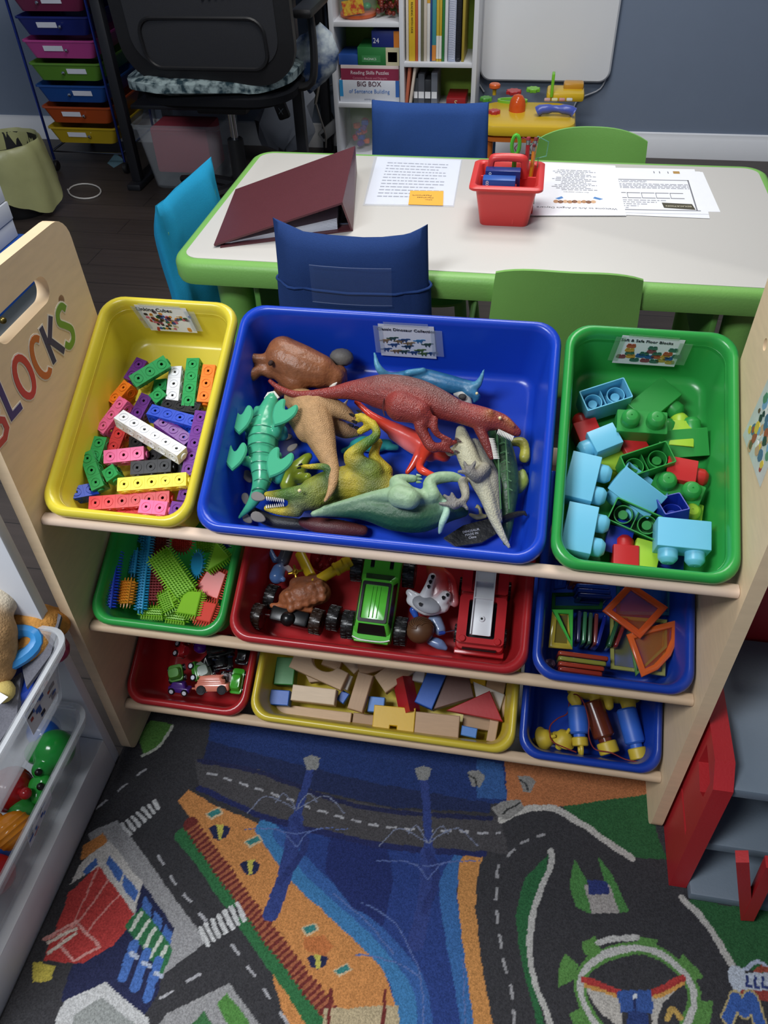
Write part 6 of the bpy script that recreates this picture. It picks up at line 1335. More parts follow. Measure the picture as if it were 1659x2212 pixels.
# ------------------------------------------------------------------ green tub, middle row: bristle blocks
def bristle(lab, poly, th, M, hexc, pitch=.0046, top=True, rim=True, bl=.006, back=False):
    t = thing('bristle_block', lab, 'bristle block', M, 'bristle blocks in the green tub'); g = mat('bristle_plastic', hexc, .35, .04, 30)
    part('block_core', MB().prism(poly, th, None, min(.0012, th*.3)), g, t, smooth=20)
    m = MB(); n = len(poly); r = pitch*.27
    def pin(a, u): m.tube([V(a), V(a)+V(u)*bl*.8, V(a)+V(u)*bl], [r, r*.85, r*.4], 5)
    if rim:
        for i in range(n):
            a, b = V((*poly[i][:2], 0)), V((*poly[(i+1) % n][:2], 0)); L = (b-a).length; k = max(1, int(L/pitch)); u = V(((b-a).y, -(b-a).x, 0)).normalized()
            for j in range(k):
                p = a.lerp(b, (j+.5)/k)
                for z in ([th*.5] if th < .009 else [th*.28, th*.72]): pin(p+V((0, 0, z)), u)
    if top:
        xs = [p[0] for p in poly]; ys = [p[1] for p in poly]; x = min(xs)+pitch*.5
        while x < max(xs):
            y = min(ys)+pitch*.5
            while y < max(ys):
                c = False
                for i in range(n):
                    (ax, ay), (bx, by) = poly[i][:2], poly[i-1][:2]
                    if (ay > y) != (by > y) and x < (bx-ax)*(y-ay)/(by-ay)+ax: c = not c
                if c:
                    pin((x, y, th), (0, 0, 1))
                    if back: pin((x, y, 0), (0, 0, -1))
                y += pitch
            x += pitch
    if m.v: part('bristles', m, g, t, smooth=60, kind='stuff')
    return t
def rect(L, w_): return [(-L/2, -w_/2), (L/2, -w_/2), (L/2, w_/2), (-L/2, w_/2)]
def fm(a, b, d, db=None, roll=0, th=0): M, L = fr2(a, b, 'm', d, db, roll); return M @ T(0, 0, -th), L
BC = dict(blue='#1f45c8', cyan='#2890c0', orange='#e0902a', red='#b0262a', dred='#7d1f24', lime='#84bb2c', coral='#d8463a')
M, L = fm((252, 1190), (236, 1314), .024, .028, 0, .008); bristle('long blue bristle bar at the left wall of the green tub', rect(L, .011), .014, M, BC['blue'])
M, L = fm((276, 1255), (268, 1304), .040, None, 12, .012); bristle('orange bristle block beside the long blue bar', rect(L, .018), .016, M, BC['orange'])
M, L = fm((322, 1140), (303, 1318), .056, .052, 0, .008); bristle('long cyan bristle bar down the middle of the green tub', rect(L, .011), .012, M, BC['cyan'])
M, L = fm((290, 1190), (284, 1240), .060, None, 0, .01); bristle('short cyan bristle block above the orange one', rect(L, .016), .014, M, BC['cyan'])
M, L = fm((305, 1140), (296, 1172), .066, None, 0, .01); bristle('cyan bristle block at the top beside the long cyan bar', rect(L, .022), .014, M, BC['cyan'])
M, L = fm((346, 1148), (336, 1300), .068, .064, -14, .008); bristle('long dark red bristle bar beside the cyan bar', rect(L, .022), .012, M, BC['dred'])
M, L = fm((342, 1196), (402, 1282), .040, .046, -8, .004); bristle('big lime bristle plate lying on top', rect(L, .036), .006, M, BC['lime'], .0046)
M, L = fm((392, 1158), (392, 1184), .060, None, 0, .006); bristle('round red bristle disc at the top of the green tub', ell(.0165, .0165, 24), .006, M, BC['coral'], .0036)
M, L = fm((445, 1160), (447, 1180), .066, None, 0, .006); bristle('round lime bristle disc right of the red disc', ell(.018, .018, 24), .006, M, BC['lime'], .004, rim=False)
M, L = fm((425, 1196), (425, 1240), .058, None, 30, .004); bristle('cyan half-round bristle disc under the lime triangle', ell(.020, .014, 20), .005, M, BC['cyan'], .004, top=False)
M, L = fm((440, 1220), (488, 1190), .046, None, 0, .01); bristle('lime triangular bristle block by the right wall', [(-L*.5, -.014), (L*.5, -.014), (L*.35, .022)], .014, M, BC['lime'], .004, top=False)
M, L = fm((428, 1252), (474, 1262), .062, None, 12, .012); bristle('red ramp-shaped bristle block at the right wall', [(-.02, -.02), (.022, -.024), (.026, .018), (-.004, .026)], .014, M, BC['coral'], .004, top=False)
M, L = fm((388, 1305), (424, 1300), .044, None, -12, .014); bristle('lime wedge bristle block at the front of the green tub', [(-.018, -.014), (.014, -.024), (.022, .016), (-.006, .022)], .016, M, BC['lime'], .004, top=False)
M, L = fm((424, 1318), (462, 1326), .050, None, -10, .014); bristle('orange red bristle block in the front right corner', rect(L, .032), .018, M, BC['coral'], .004, top=False)
M, L = fm((352, 1280), (366, 1318), .058, None, 10, .01); bristle('lime bristle wedge under the big lime plate', rect(L, .022), .012, M, BC['lime'], .004)
M, L = fm((303, 1320), (352, 1323), .062, None, 0, .012); bristle('flat lime bristle bar along the front wall', rect(L, .013), .012, M, BC['lime'], .004)
M, L = fm((356, 1330), (400, 1336), .072, None, 0, .012); bristle('second lime bristle bar low at the front wall', rect(L, .012), .012, M, BC['lime'], .004)
M, L = fm((264, 1140), (284, 1182), .062, None, 20, .008); bristle('lime bristle bar at the upper left corner', rect(L, .010), .010, M, BC['lime'], .004)
M, L = fm((282, 1144), (304, 1150), .078, None, 0, .008); bristle('red bristle block at the top behind the cyan bars', rect(L, .018), .010, M, BC['coral'], .004)
M, L = fm((462, 1160), (496, 1170), .082, None, 0, .008); bristle('navy bristle block in the upper right corner', rect(L, .02), .010, M, '#1a2a8a', .004)

# ------------------------------------------------------------------ red tub, middle row: vehicles and figures
def tread_wheel(parent, M, r, w_, hub, tyre='#161616', nm='wheel', n=18):
    m = MB(); m.lathe([(r*.55, -w_/2), (r*.93, -w_/2), (r, -w_*.38), (r, w_*.38), (r*.93, w_/2), (r*.55, w_/2)], 28, M)
    for k in range(n):
        for s in (-1, 1): m.box((r*.09, r*.16, w_*.46), M @ R(360*k/n+(10 if s > 0 else 0), 'Z') @ T(r*1.0, 0, s*w_*.26), .0004, 1)
    o = part(nm, m, mat('tyre_rubber', tyre, .35, .15, 40), parent); h = MB(); h.cyl(r*.56, w_*.9, M @ T(0, 0, -w_*.45), 18, .001); h.cyl(r*.2, w_*1.04, M @ T(0, 0, -w_*.52), 10, .0006); part('hub', h, mat('hub_plastic', hub, .3, .1), o); return o
# green monster truck; local x across, y forwards, z up
a, b = tub(802, 1388, 'm', .055), tub(832, 1196, 'm', .055)
fy = (b-a).normalized(); fx = fy.cross(NN).normalized(); M = basis((a+b)/2-NN*.006, fx, fy, fx.cross(fy)); LT = (b-a).length
tr = thing('monster_truck', 'bright green toy pickup with big black wheels in the middle red tub', 'toy truck', M); GT = glossy('truck_green', '#55b838', .2); KB = glossy('truck_black', '#131415', .3)
w2 = .0305
m = MB(); m.loft([[(p[0], p[1], z) for p in rr(2*w2*s+.0, LT*sl, .006, 4)] for s, sl, z in ((.86, .94, -.006), (1, 1, 0), (1, 1, .012), (.94, .97, .017))]); part('body', m, GT, tr)
m = MB(); m.loft([[(p[0], p[1]-LT*.10, z) for p in rr(2*w2*s, LT*sl, .006, 4)] for s, sl, z in ((.93, .66, .0165), (.80, .50, .035), (.76, .46, .0365))]); part('cab', m, GT, tr)
m = MB(); m.loft([[(-w2*.74, LT*.225, .0185), (w2*.74, LT*.225, .0185), (w2*.62, LT*.148, .0352), (-w2*.62, LT*.148, .0352)], [(-w2*.74, LT*.232, .0195), (w2*.74, LT*.232, .0195), (w2*.62, LT*.15, .0362), (-w2*.62, LT*.15, .0362)]]); part('windscreen', m, KB, tr, smooth=20)
m = MB(); m.loft([[(-w2*.72, -LT*.43, .019), (w2*.72, -LT*.43, .019), (w2*.64, -LT*.345, .0352), (-w2*.64, -LT*.345, .0352)][::-1], [(-w2*.72, -LT*.437, .0195), (w2*.72, -LT*.437, .0195), (w2*.64, -LT*.347, .0362), (-w2*.64, -LT*.347, .0362)][::-1]]); part('rear_window', m, KB, tr, smooth=20)
for s in (-1, 1):
    m = MB(); m.loft([[(s*w2*.92, LT*.16, .0185), (s*w2*.92, -LT*.36, .0185), (s*w2*.80, -LT*.31, .034), (s*w2*.80, LT*.10, .034)], [(s*w2*.95, LT*.16, .0185), (s*w2*.95, -LT*.36, .0185), (s*w2*.83, -LT*.31, .034), (s*w2*.83, LT*.10, .034)]]); part('side_window', m, KB, tr, smooth=20)
m = MB(); m.plate([(p[0], p[1]-LT*.11) for p in rr(w2*1.45, LT*.44, .003, 3)], [[(p[0], p[1]-LT*.11) for p in rr(w2*1.2, LT*.37, .002, 3)][::-1]], .003, T(0, 0, .0365)); part('roof_rack', m, KB, tr)
m = MB(); [m.box((.0012, LT*.34, .0012), T(x, -LT*.11, .0372)) for x in (-.006, 0, .006)]; part('roof_ribs', m, GT, tr)
part('tailgate', MB().box((w2*1.75, .004, .010), T(0, -LT*.5, .010), .0015), GT, tr); part('tail_trim', MB().tube(smooth_path([(-w2*.95, -LT*.47, .018), (-w2*.5, -LT*.497, .018), (w2*.5, -LT*.497, .018), (w2*.95, -LT*.47, .018)], 4), .0011, 6), mat('white_trim', '#e6ebe6', .3), tr)
m = MB(); [part('bonnet_vent', MB().box((.006, LT*.1, .0016), T(x, LT*.36, .0172), .0005), KB, tr) for x in (-w2*.5, w2*.5)]
for s in (-1, 1):
    for y in (.33, -.32): tread_wheel(tr, T(s*(w2+.011), LT*y, -.008) @ R(90, 'Y'), .0215, .019, '#9a9a98')
# beast-shaped buggy
lump = [limb('#945835', (622+17*q+(7 if r_ else 0), 1284-6*q+15*r_, .036+.004*r_, 10)) for q in range(5) for r_ in range(3)]
t = beast('beast_buggy', 'brown lumpy monster body riding on a black chassis with dark brown wheels', [limb('#8a5030', (625, 1294, .056, 24), (655, 1284, .052, 32), (690, 1280, .054, 26)), limb('#7a4428', (640, 1262, .05, 16), (685, 1262, .054, 22)), limb('#a05a34', (588, 1308, .056, 6), (630, 1310, .05, 7), (672, 1318, .056, 7))]+lump, SKIN(False, .5, .8, 170, .22), .002, 2, cat='toy buggy', group=None, row='m')
W0 = WM[t.name].inverted()
def Wp(px, py, d, ang=0): return W0 @ tubf(px, py, 'm', d, ang)
part('chassis', MB().box((.062, .024, .026), Wp(628, 1334, .062, -6), .004).ball(.012, Wp(622, 1337, .050), 14), KB, t)
for px, py, d in ((557, 1331, .062), (685, 1343, .062), (588, 1290, .078), (722, 1335, .07)): tread_wheel(t, Wp(px, py, d, -6) @ R(90, 'Y'), .0195, .018, '#6a3a22', '#2a1c14' if d < .07 else '#161413')
part('axle', MB().tube([W0 @ tub(573, 1328, 'm', .062), W0 @ tub(600, 1332, 'm', .062)], .0016, 6), CHR, t)
# yellow jointed arm
YP = glossy('yellow_pipe', '#d8b41f', .35); t = thing('pipe_arm', 'yellow elbow-shaped pipe piece propped behind the buggy', 'toy piece', tub(690, 1240, 'm', .06))
m = MB(); m.tube([tub(648, 1196, 'm', .06), tub(672, 1245, 'm', .05)], .0085, 12); m.ball(.0095, T(tub(678, 1258, 'm', .048)), 12); m.tube([tub(680, 1258, 'm', .048), tub(725, 1230, 'm', .05)], .0085, 12); part('elbow', m, YP, t, True)
m = MB(); m.tube([tub(722, 1232, 'm', .05), tub(758, 1212, 'm', .052)], [.0105, .0105], 12); [m.tube([tub(722+x, 1232-x*.55, 'm', .05), tub(727+x, 1229-x*.55, 'm', .05)], .0115, 12) for x in (2, 22)]; part('end_socket', m, YP, t, True)
t = thing('gold_gear', 'small golden cross-shaped gear by the yellow elbow piece', 'toy piece', tub(639, 1237, 'm', .05)); m = MB(); M = tubf(639, 1237, 'm', .05, 20)
m.cyl(.0055, .006, M, 14, .001); [m.box((.024, .004, .005), M @ R(90*k, 'Z') @ T(0, 0, .003), .001) for k in range(2)]; m.ball(.003, M @ T(0, 0, .007), 10); part('gear', m, mat('gold_plastic', '#b8922e', .25, metal=.8), t, True)
FB = '#5278b0'
t = beast('blue_figure', 'small blue toy figure lying head down in the corner of the red tub', [limb(FB, (598, 1245, .06, 17), (602, 1232, .06, 15)), limb('#3a3c40', (612, 1212, .07, 14), (620, 1190, .074, 14)), limb(FB, (594, 1210, .07, 7), (584, 1190, .074, 6), (578, 1176, .076, 5)), limb('#d8c0b0', (622, 1226, .06, 6), (628, 1234, .06, 6)), limb(FB, (588, 1248, .054, 6)), limb(FB, (612, 1252, .056, 6))], GL, .0018, 2, cat='toy figure', group='figures in the red tub', row='m')
m = MB(); m.cyl(.022, .012, tubf(700, 1210, 'm', .09), 22, .003); [m.ball(.004, tubf(700+14*math.cos(a), 1210+14*math.sin(a), 'm', .076)) for a in np.arange(0, 6.2, 1.05)]; solo('bottle_top', m, glossy('red_cap_plastic', '#a01f22'), 'round red bottle top lying flat behind the yellow elbow', 'bottle top')
t = beast('spotted_figure', 'red jacketed toy figure with spotted white boots, lying on its back', [limb('#c02a2a', (940, 1228, .055, 20), (948, 1262, .055, 24), (948, 1288, .056, 22)), limb('#c02a2a', (958, 1240, .052, 12), (976, 1256, .050, 9), (982, 1302, .054, 10)),
    limb('#e3e3e6', (934, 1246, .032, 9), (926, 1268, .034, 10), (918, 1290, .042, 14)), limb('#e3e3e6', (890, 1296, .05, 13), (922, 1308, .048, 22), (955, 1308, .05, 17)), limb('#e3e3e6', (900, 1292, .048, 12), (884, 1280, .046, 8)), limb('#e3e3e6', (950, 1304, .046, 15), (962, 1288, .038, 13)), limb('#d8c040', (944, 1212, .055, 17), (945, 1216, .055, 17))], GL, .0018, 2, cat='toy figure', group='figures in the red tub', row='m')
m = MB(); m.ball(.018, tubf(921, 1306, 'm', .0375, -14), 20, (1.25, .72, .34)); part('sole', m, mat('grey_sole', '#8f9096', .5), t, True, label='pale grey oval sole')
for px, py, d, s in ((935, 1247, .0265, 1.2), (930, 1258, .0265, 1.1), (926, 1268, .0275, 1), (958, 1292, .0305, 1.1), (967, 1286, .0315, 1), (908, 1306, .0295, 1)):
    m = MB(); m.prism([(.0024*s*math.cos(a)*(1+.25*math.sin(3*a)), .0028*s*math.sin(a)) for a in np.arange(0, 6.2, .6)], .003, tubf(px, py, 'm', d)); part('black_spot', m, glossy('spot_black', '#141416'), t, True)
t = beast('brown_haired_figure', 'toy figure with sculpted brown hair and grey blue wings at the front wall', [limb('#7a8aa8', (940, 1340, .072, 16), (950, 1360, .07, 14)), limb('#6a7fa8', (930, 1384, .07, 10), (950, 1392, .07, 12), (962, 1400, .07, 6)), limb('#2f55b0', (893, 1318, .068, 9), (898, 1330, .07, 7))], GL, .002, 2, cat='toy figure', group='figures in the red tub', row='m')
m = MB(); M = tubf(908, 1362, 'm', .056, 20); m.ball(.0205, M, 24, (1.05, .98, .92))
for k in range(9): m.tube([M @ V((.0212*math.cos(a)*math.cos(b_)*1.0, .0206*math.sin(a)*math.cos(b_), .0195*math.sin(b_))) for a, b_ in [(2.2-.28*k+.9*s, .15+1.2*s) for s in np.linspace(0, 1, 7)]], .0014, 5)
part('hair', m, mat('brown_hair_plastic', '#5a3c26', .4, .1, 30), t, True)
t = thing('toy_screwdriver', 'tiny blue-handled screwdriver against the fire engine', 'toy tool', tub(966, 1366, 'm', .06)); part('handle', MB().tube([tub(948, 1368, 'm', .058), tub(958, 1367, 'm', .058), tub(962, 1366, 'm', .058)], [.0028, .0032, .002], 10), glossy('tool_blue', '#1f3a8a'), t, True); part('shaft', MB().tube([tub(961, 1366, 'm', .058), tub(982, 1362, 'm', .058)], .0012, 8), CHR, t, True)
# fire engine; y points to the front of the tub
a, b = tub(1052, 1225, 'm', .06), tub(1034, 1405, 'm', .06); fy = (b-a).normalized(); fx = fy.cross(NN).normalized(); M = basis((a+b)/2-NN*.02, fx, fy, fx.cross(fy)); LF = (b-a).length
fe = thing('fire_engine', 'red toy fire engine with a white ladder at the right of the red tub', 'toy truck', M); FR = glossy('engine_red', '#b02428', .25); FW = mat('ladder_white', '#d9dadd', .4, .03)
w2 = .0365
m = MB(); m.loft([[(p[0], p[1], z) for p in rr(2*w2*s, LF*sl, .008, 4)] for s, sl, z in ((.9, .96, -.01), (1, 1, -.004), (1, 1, .012), (.96, .98, .016))]); part('body', m, FR, fe)
m = MB(); m.plate([(p[0], p[1]+LF*.16) for p in rr(2*w2*.98, LF*.56, .006, 4)], [[(p[0], p[1]+LF*.155) for p in rr(2*w2*.58, LF*.44, .003, 3)][::-1]], .016, T(0, 0, .0155)); part('cab', m, FR, fe)
m = MB(); m.plate([(p[0], p[1]-LF*.33) for p in rr(2*w2*.98, LF*.32, .004, 4)], [[(p[0], p[1]-LF*.33) for p in rr(2*w2*.55, LF*.30, .003, 3)][::-1]], .010, T(0, 0, .0155)); part('rear_deck', m, FR, fe)
part('roof_well', MB().box((2*w2*.6, LF*.5, .002), T(0, LF*.13, .018)), KB, fe)
for s in (-1, 1): part('roof_light', MB().cyl(.0052, .004, T(s*w2*.72, LF*.40, .0312), 16, .001), FR, fe)
m = MB(); m.box((2*w2*1.04, .010, .010), T(0, LF*.5, -.002), .002); m.box((2*w2*.9, .006, .012), T(0, LF*.475, .006), .002); part('bumper', m, FR, fe)
part('windscreen', MB().box((2*w2*.7, .0022, .008), T(0, LF*.487, .018) @ R(-28, 'X')), KB, fe)
m = MB(); lw = .0145
m.box((lw*2, LF*.86, .003), T(0, -LF*.08, .034), .0006); [m.box((.0022, LF*.86, .007), T(s*lw, -LF*.08, .036), .0006) for s in (-1, 1)]; [m.box((lw*2, .0022, .006), T(0, -LF*.48+LF*.2*k, .036), .0005) for k in range(3)]
m.cyl(.0045, .003, T(0, LF*.16, .0355), 16, .0006); part('ladder', m, FW, fe); part('pivot_hole', MB().cyl(.0018, .0036, T(0, LF*.16, .0356), 12), KB, fe)
for s in (-1, 1):
    for y in (-.3, .28): tread_wheel(fe, T(s*(w2-.002), LF*y, -.012) @ R(90, 'Y'), .014, .012, '#8a1f22')

# ------------------------------------------------------------------ blue tub, middle row: magnetic tiles
def tile(lab, poly, M, hexc, th=.0062, fw=.0075, pane=True, group='magnetic tiles in the blue tub'):
    t = thing('magnetic_tile', lab, 'magnetic tile', M, group); n = len(poly); c = V((sum(p[0] for p in poly)/n, sum(p[1] for p in poly)/n))
    inner = []
    for i in range(n):
        a, b, e = V(poly[i-1][:2]), V(poly[i][:2]), V(poly[(i+1) % n][:2]); n1 = (b-a).normalized(); n2 = (e-b).normalized(); q = V((-n1.y-n2.y, n1.x+n2.x)); inner.append(b+q/q.length*fw*min(2/q.length, 1.6))
    m = MB(); rings = []
    for f, z in ((0, .0012), (.14, 0), (.86, 0), (1, .0012), (1, th-.0012), (.86, th), (.14, th), (0, th-.0012)): rings.append([(*V(poly[i][:2]).lerp(inner[i], f), z) for i in range(n)])
    m.loft(rings, closed=True); part('frame', m, mat('tinted_frame', hexc, .18, .06, 30, trans=.25), t, smooth=50)
    if pane: m = MB(); m.prism([tuple(p) for p in inner], th*.3, T(0, 0, th*.35)); part('pane', m, mat('tinted_pane', hexc, .1, .02, 20, alpha=.16), t, smooth=0)
    return t
def rc(L, w_, r=.004): return rr(L, w_, r, 3)
O1, O2, GR1, YG, CB, BLU1, RDT = '#c8502a', '#b0442a', '#3fa04a', '#8a8f45', '#2a6a8a', '#1a3a9a', '#8a2a20'
a, b, c, d_ = (tub(*q, 'm', .040) for q in ((1300, 1321), (1382, 1381), (1442, 1314), (1359, 1258)))
def poly_at(P_, lab, col, **k):
    o = sum(P_, V())/len(P_); u = (P_[1]-P_[0]).normalized(); v_ = NN.cross(u); M = basis(o, u, v_, NN); Q = [((p-o).dot(u), (p-o).dot(v_)) for p in P_]
    A = sum(Q[i-1][0]*Q[i][1]-Q[i-1][1]*Q[i][0] for i in range(len(Q))); Q = Q if A > 0 else Q[::-1]; tile(lab, Q, M, col, **k)
poly_at([a, b, c, d_], 'big orange square tile on top, turned like a diamond', '#d85a2a', fw=.010)
P_ = [tub(*q, 'm', .050) for q in ((1352, 1372), (1385, 1464), (1420, 1448), (1448, 1418), (1462, 1385), (1464, 1352), (1456, 1342), (1400, 1356))]
poly_at(P_, 'orange quarter-round tile leaning at the right of the tub', '#e0662e', fw=.009)
P_ = [tub(*q, 'm', .066) for q in ((1316, 1330), (1318, 1446), (1436, 1462), (1440, 1340))]; poly_at(P_, 'olive yellow square tile flat on the floor at the right', '#9a9a55', fw=.006)
P_ = [tub(*q, 'm', .058) for q in ((1358, 1380), (1372, 1462), (1440, 1400), (1440, 1350))]; poly_at(P_, 'pale green tile under the quarter-round orange one', '#5a8a4a', fw=.005)
P_ = [tub(*q, 'm', .074) for q in ((1330, 1262), (1330, 1330), (1448, 1332), (1448, 1255))]; poly_at(P_, 'teal blue tile flat behind the orange diamond', CB, fw=.006)
M = tubf(1215, 1355, 'm', .040, 4)
P_ = [tub(*q, 'm', .034) for q in ((1191, 1318), (1238, 1318), (1236, 1401))]; poly_at(P_, 'bright green triangle tile at the front of the upright stack', '#4ab84a', fw=.007, pane=False)
P_ = [tub(*q, 'm', .041) for q in ((1192, 1320), (1184, 1400), (1236, 1404), (1238, 1318))]; poly_at(P_, 'yellow square tile behind the green triangle', '#b8a23a', fw=.008)
for k, (col, nm) in enumerate((('#3a3a66', 'dusky purple'), ('#3f7a55', 'sea green'), ('#3f5f4a', 'grey green'), ('#7a3a3a', 'brick red'), ('#1a2a8a', 'navy'), ('#2f5f3f', 'forest green'), ('#7a2426', 'dark red'))):
    x = 1243+12*k+(3*k if k > 4 else 0); p = tub(x, 1358+2*k, 'm', .066); tile(nm+' tile edge-on in the upright stack', rc(.048, .044), basis(p, VV, NN, V((1, 0, 0))) @ R(-3*k if k > 3 else 0, 'Y'), col, .0055)
for k, (col, nm) in enumerate((('#9a3a28', 'topmost rust red'), ('#8a8a3a', 'olive'), ('#a03a26', 'middle rust red'), ('#8f2f22', 'lowest rust red'))):
    p = tub(1256-2*k, 1418+11*k, 'm', .062); tile(nm+' tile edge-on in the row along the front wall', rc(.072-.003*k, .05), basis(p, (V((1, 0, 0))*1.0-VV*.02).normalized(), NN, -VV), col, .0062)
for k, (col, nm) in enumerate((('#b8562a', 'upper orange'), ('#c05a2a', 'middle orange'), ('#a84a24', 'lower orange'), ('#1f4ab0', 'upper blue'), ('#1a3a9a', 'middle blue'), ('#16307f', 'lower blue'))):
    p = tub((1260 if k < 3 else 1270)+2*k, 1240+10*k, 'm', .058); tile(nm+' tile of the slanted stack at the back', rc(.05, .044), basis(p, (V((1, 0, 0))+VV*.10).normalized(), NN, -VV), col, .006)
P_ = [tub(*q, 'm', .07) for q in ((1196, 1240), (1196, 1275), (1222, 1272), (1226, 1240))]; poly_at(P_, 'small blue tile in the upper left corner of the tub', BLU1, fw=.006)
P_ = [tub(*q, 'm', .078) for q in ((1192, 1282), (1190, 1318), (1300, 1318), (1308, 1280))]; poly_at(P_, 'dark green tile low behind the upright stack', '#2f6a3a', fw=.006)
m = MB(); m.ball(.009, tubf(1188, 1434, 'm', .066), 8, (1, .9, .8)); solo('purple_gem', m, glossy('lilac_gem', '#8a6a8a', .15), 'faceted lilac gem in the front left corner of the tile tub', 'gem', smooth=0)
CUR[0] = 'b'
# ------------------------------------------------------------------ small red tub, bottom row: little cars
def car(name, lab, a, b, d, w_, h, body, wheel='#d8dde8', tyre='#16161a', tall=1., roll=0, alpha=1., cat='toy car', rwheel=.0062, ribs=0, tail=False):
    M, L = fr2(a, b, 'b', d, None, roll); t = thing(name, lab, cat, M, 'little vehicles in the small red tub'); g = mat('car_plastic', body, .2, .05, 40, alpha=alpha)
    m = MB(); m.loft([[(p[0], p[1], z) for p in rr(L*sl, w_*s, min(w_, L)*.22, 4)] for sl, s, z in ((.94, .9, 0), (1, 1, h*.12), (1, 1, h*.45), (.95, .94, h*.5))]); part('body', m, g, t)
    m = MB(); m.loft([[(p[0]-L*.05, p[1], z) for p in rr(L*sl, w_*s, w_*.2, 4)] for sl, s, z in ((.72*tall, .88, h*.48), (.55*tall, .76, h*.95), (.5*tall, .7, h))]); part('cabin', m, g, t)
    for s in (-1, 1):
        for x in (-.3, .3):
            W = T(x*L, s*w_*.52, h*.1) @ R(90*s, 'X') @ R(180, 'Y'); k = MB(); k.cyl(rwheel, .004, W @ T(0, 0, -.002), 16, .0006); o = part('wheel', k, glossy('small_tyre', tyre), t); k = MB(); k.cyl(rwheel*.62, .0012, W @ T(0, 0, .0012 if s < 0 else .0012), 14, .0003); k.cyl(rwheel*.62, .0012, W @ T(0, 0, -.0026), 14, .0003); part('hub', k, mat('hub_white', wheel, .3), o)
    if ribs:
        k = MB(); [k.box((L*.7, .0012, .001), T(-L*.05, w_*(-.25+.17*q), h*1.0)) for q in range(4)]; [k.box((L*.8, .0012, .0016), T(0, -w_*.5, h*(.5+.13*q))) for q in range(3)]; part('side_ribs', k, g, t)
    if tail: k = MB(); k.tube([(L*.48, 0, h*.15), (L*.62, 0, h*.15)], .0018, 6); k.tube([(-L*.48, 0, h*.15), (-L*.62, 0, h*.15)], .0018, 6); part('coupling', k, g, t)
    return t
car('toy_car', 'small clear red car with white hubs, tipped against the tub wall', (384, 1420), (392, 1386), .060, .018, .018, '#c0262c', roll=65)
car('toy_bus', 'clear green rounded bus standing in the left of the heap', (386, 1474), (382, 1438), .052, .026, .024, '#4a8f2a', alpha=.85)
car('toy_car', 'dark green car on its side with white hubs facing out', (424, 1474), (416, 1432), .056, .019, .018, '#3a7a2a', roll=75)
car('toy_car', 'smoky clear car behind the dark green one', (452, 1470), (438, 1430), .060, .024, .022, '#6a7a6a', alpha=.75)
car('toy_car', 'purple car at the front of the small red tub', (366, 1490), (412, 1496), .056, .018, .018, '#4f2a80', roll=-60)
car('toy_wagon', 'salmon pink ribbed train wagon at the front of the small red tub', (424, 1492), (498, 1491), .050, .022, .026, '#d8806a', '#1a1a1c', '#121214', 1.15, -72, rwheel=.0085, ribs=1, tail=True, cat='toy wagon')
car('toy_car', 'clear grey car beside the pink wagon', (478, 1466), (502, 1468), .070, .02, .014, '#7a6a6c', alpha=.6)
car('toy_car', 'bright green car against the right wall of the small red tub', (510, 1500), (520, 1446), .060, .022, .02, '#3f9a2a')
car('toy_car', 'black car against the right wall above the bright green one', (524, 1438), (532, 1395), .066, .022, .018, '#17181a')
car('toy_truck', 'black blocky truck with printed deck in the middle of the heap', (450, 1406), (508, 1394), .056, .034, .026, '#1c1d20', '#2a4a80', cat='toy truck', rwheel=.008, ribs=1)
car('toy_truck', 'second black truck half under the first', (455, 1436), (505, 1428), .070, .026, .018, '#191a1c', '#2f4f90', cat='toy truck', rwheel=.008)
car('toy_car', 'black car with a white hub at the top of the small red tub', (402, 1376), (432, 1380), .068, .02, .018, '#151517')
m = MB(); m.ball(.013, tubf(433, 1398, 'b', .062), 14, (1, .9, .9)); solo('purple_ball', m, mat('purple_glitter', '#5a1f8a', .2, .5, 200), 'glittery purple ball beside the black trucks', 'ball')
m = MB(); m.tube([tub(440, 1432, 'b', .048), tub(448, 1418, 'b', .046), tub(455, 1438, 'b', .046)], .007, 10, flat=.7); solo('black_wheel_piece', m, glossy('black_piece', '#101012', .2), 'shiny black curved piece on the smoky clear car', 'toy piece')

# ------------------------------------------------------------------ wide yellow tub, bottom row: wooden blocks
PW = dict(w1='#c7a888', w2='#b8987a', w3='#d6bfa4', w4='#a98a6c', white='#cfc8be', blue='#1d57b0', lblue='#4a7fc8', green='#2c7a34', red='#a81f24', yellow='#d4aa20', brown='#6a4a40')
def wb_(lab, poly, th, M, c, name='wooden_block', bev=.0012):
    col = PW[c]; m_ = mat('block_wood', col, .55, .10, 40, .06, 150, stretch=(1, 8, 8), spec=.3) if c[0] == 'w' and c != 'white' else mat('painted_wood', col, .45, .05, 40, .05, 200)
    return solo(name, MB().prism(poly, th, None, bev), m_, lab, 'wooden block', M, 'wooden blocks in the yellow tub', smooth=25)
def wbar(lab, a, b, d, w_, th, c, roll=0, db=None):
    M, L = fr2(a, b, 'b', d, db, roll); wb_(lab, rect(L, w_), th, M @ T(0, 0, -th), c); return M, L
wbar('green block standing in the upper left corner', (594, 1448), (636, 1450), .050, .048, .03, 'green')
wbar('blue cube in the front left of the yellow tub', (582, 1505), (624, 1508), .050, .026, .026, 'blue')
wbar('pale log-like block with a knot, left of centre', (630, 1495), (724, 1506), .046, .027, .027, 'w3')
M, L = fr2((632, 1422), (744, 1472), 'b', .038); arch = [(-L/2, -.016), (L/2, -.016), (L/2, .016)]+[(.024*math.cos(a)+.004, .018-.017*math.sin(a)) for a in np.linspace(.05, PI-.05, 12)]+[(-L/2, .016)]
wb_('long pale arch block lying across the upper left', arch, .024, M @ T(0, 0, -.024), 'w1')
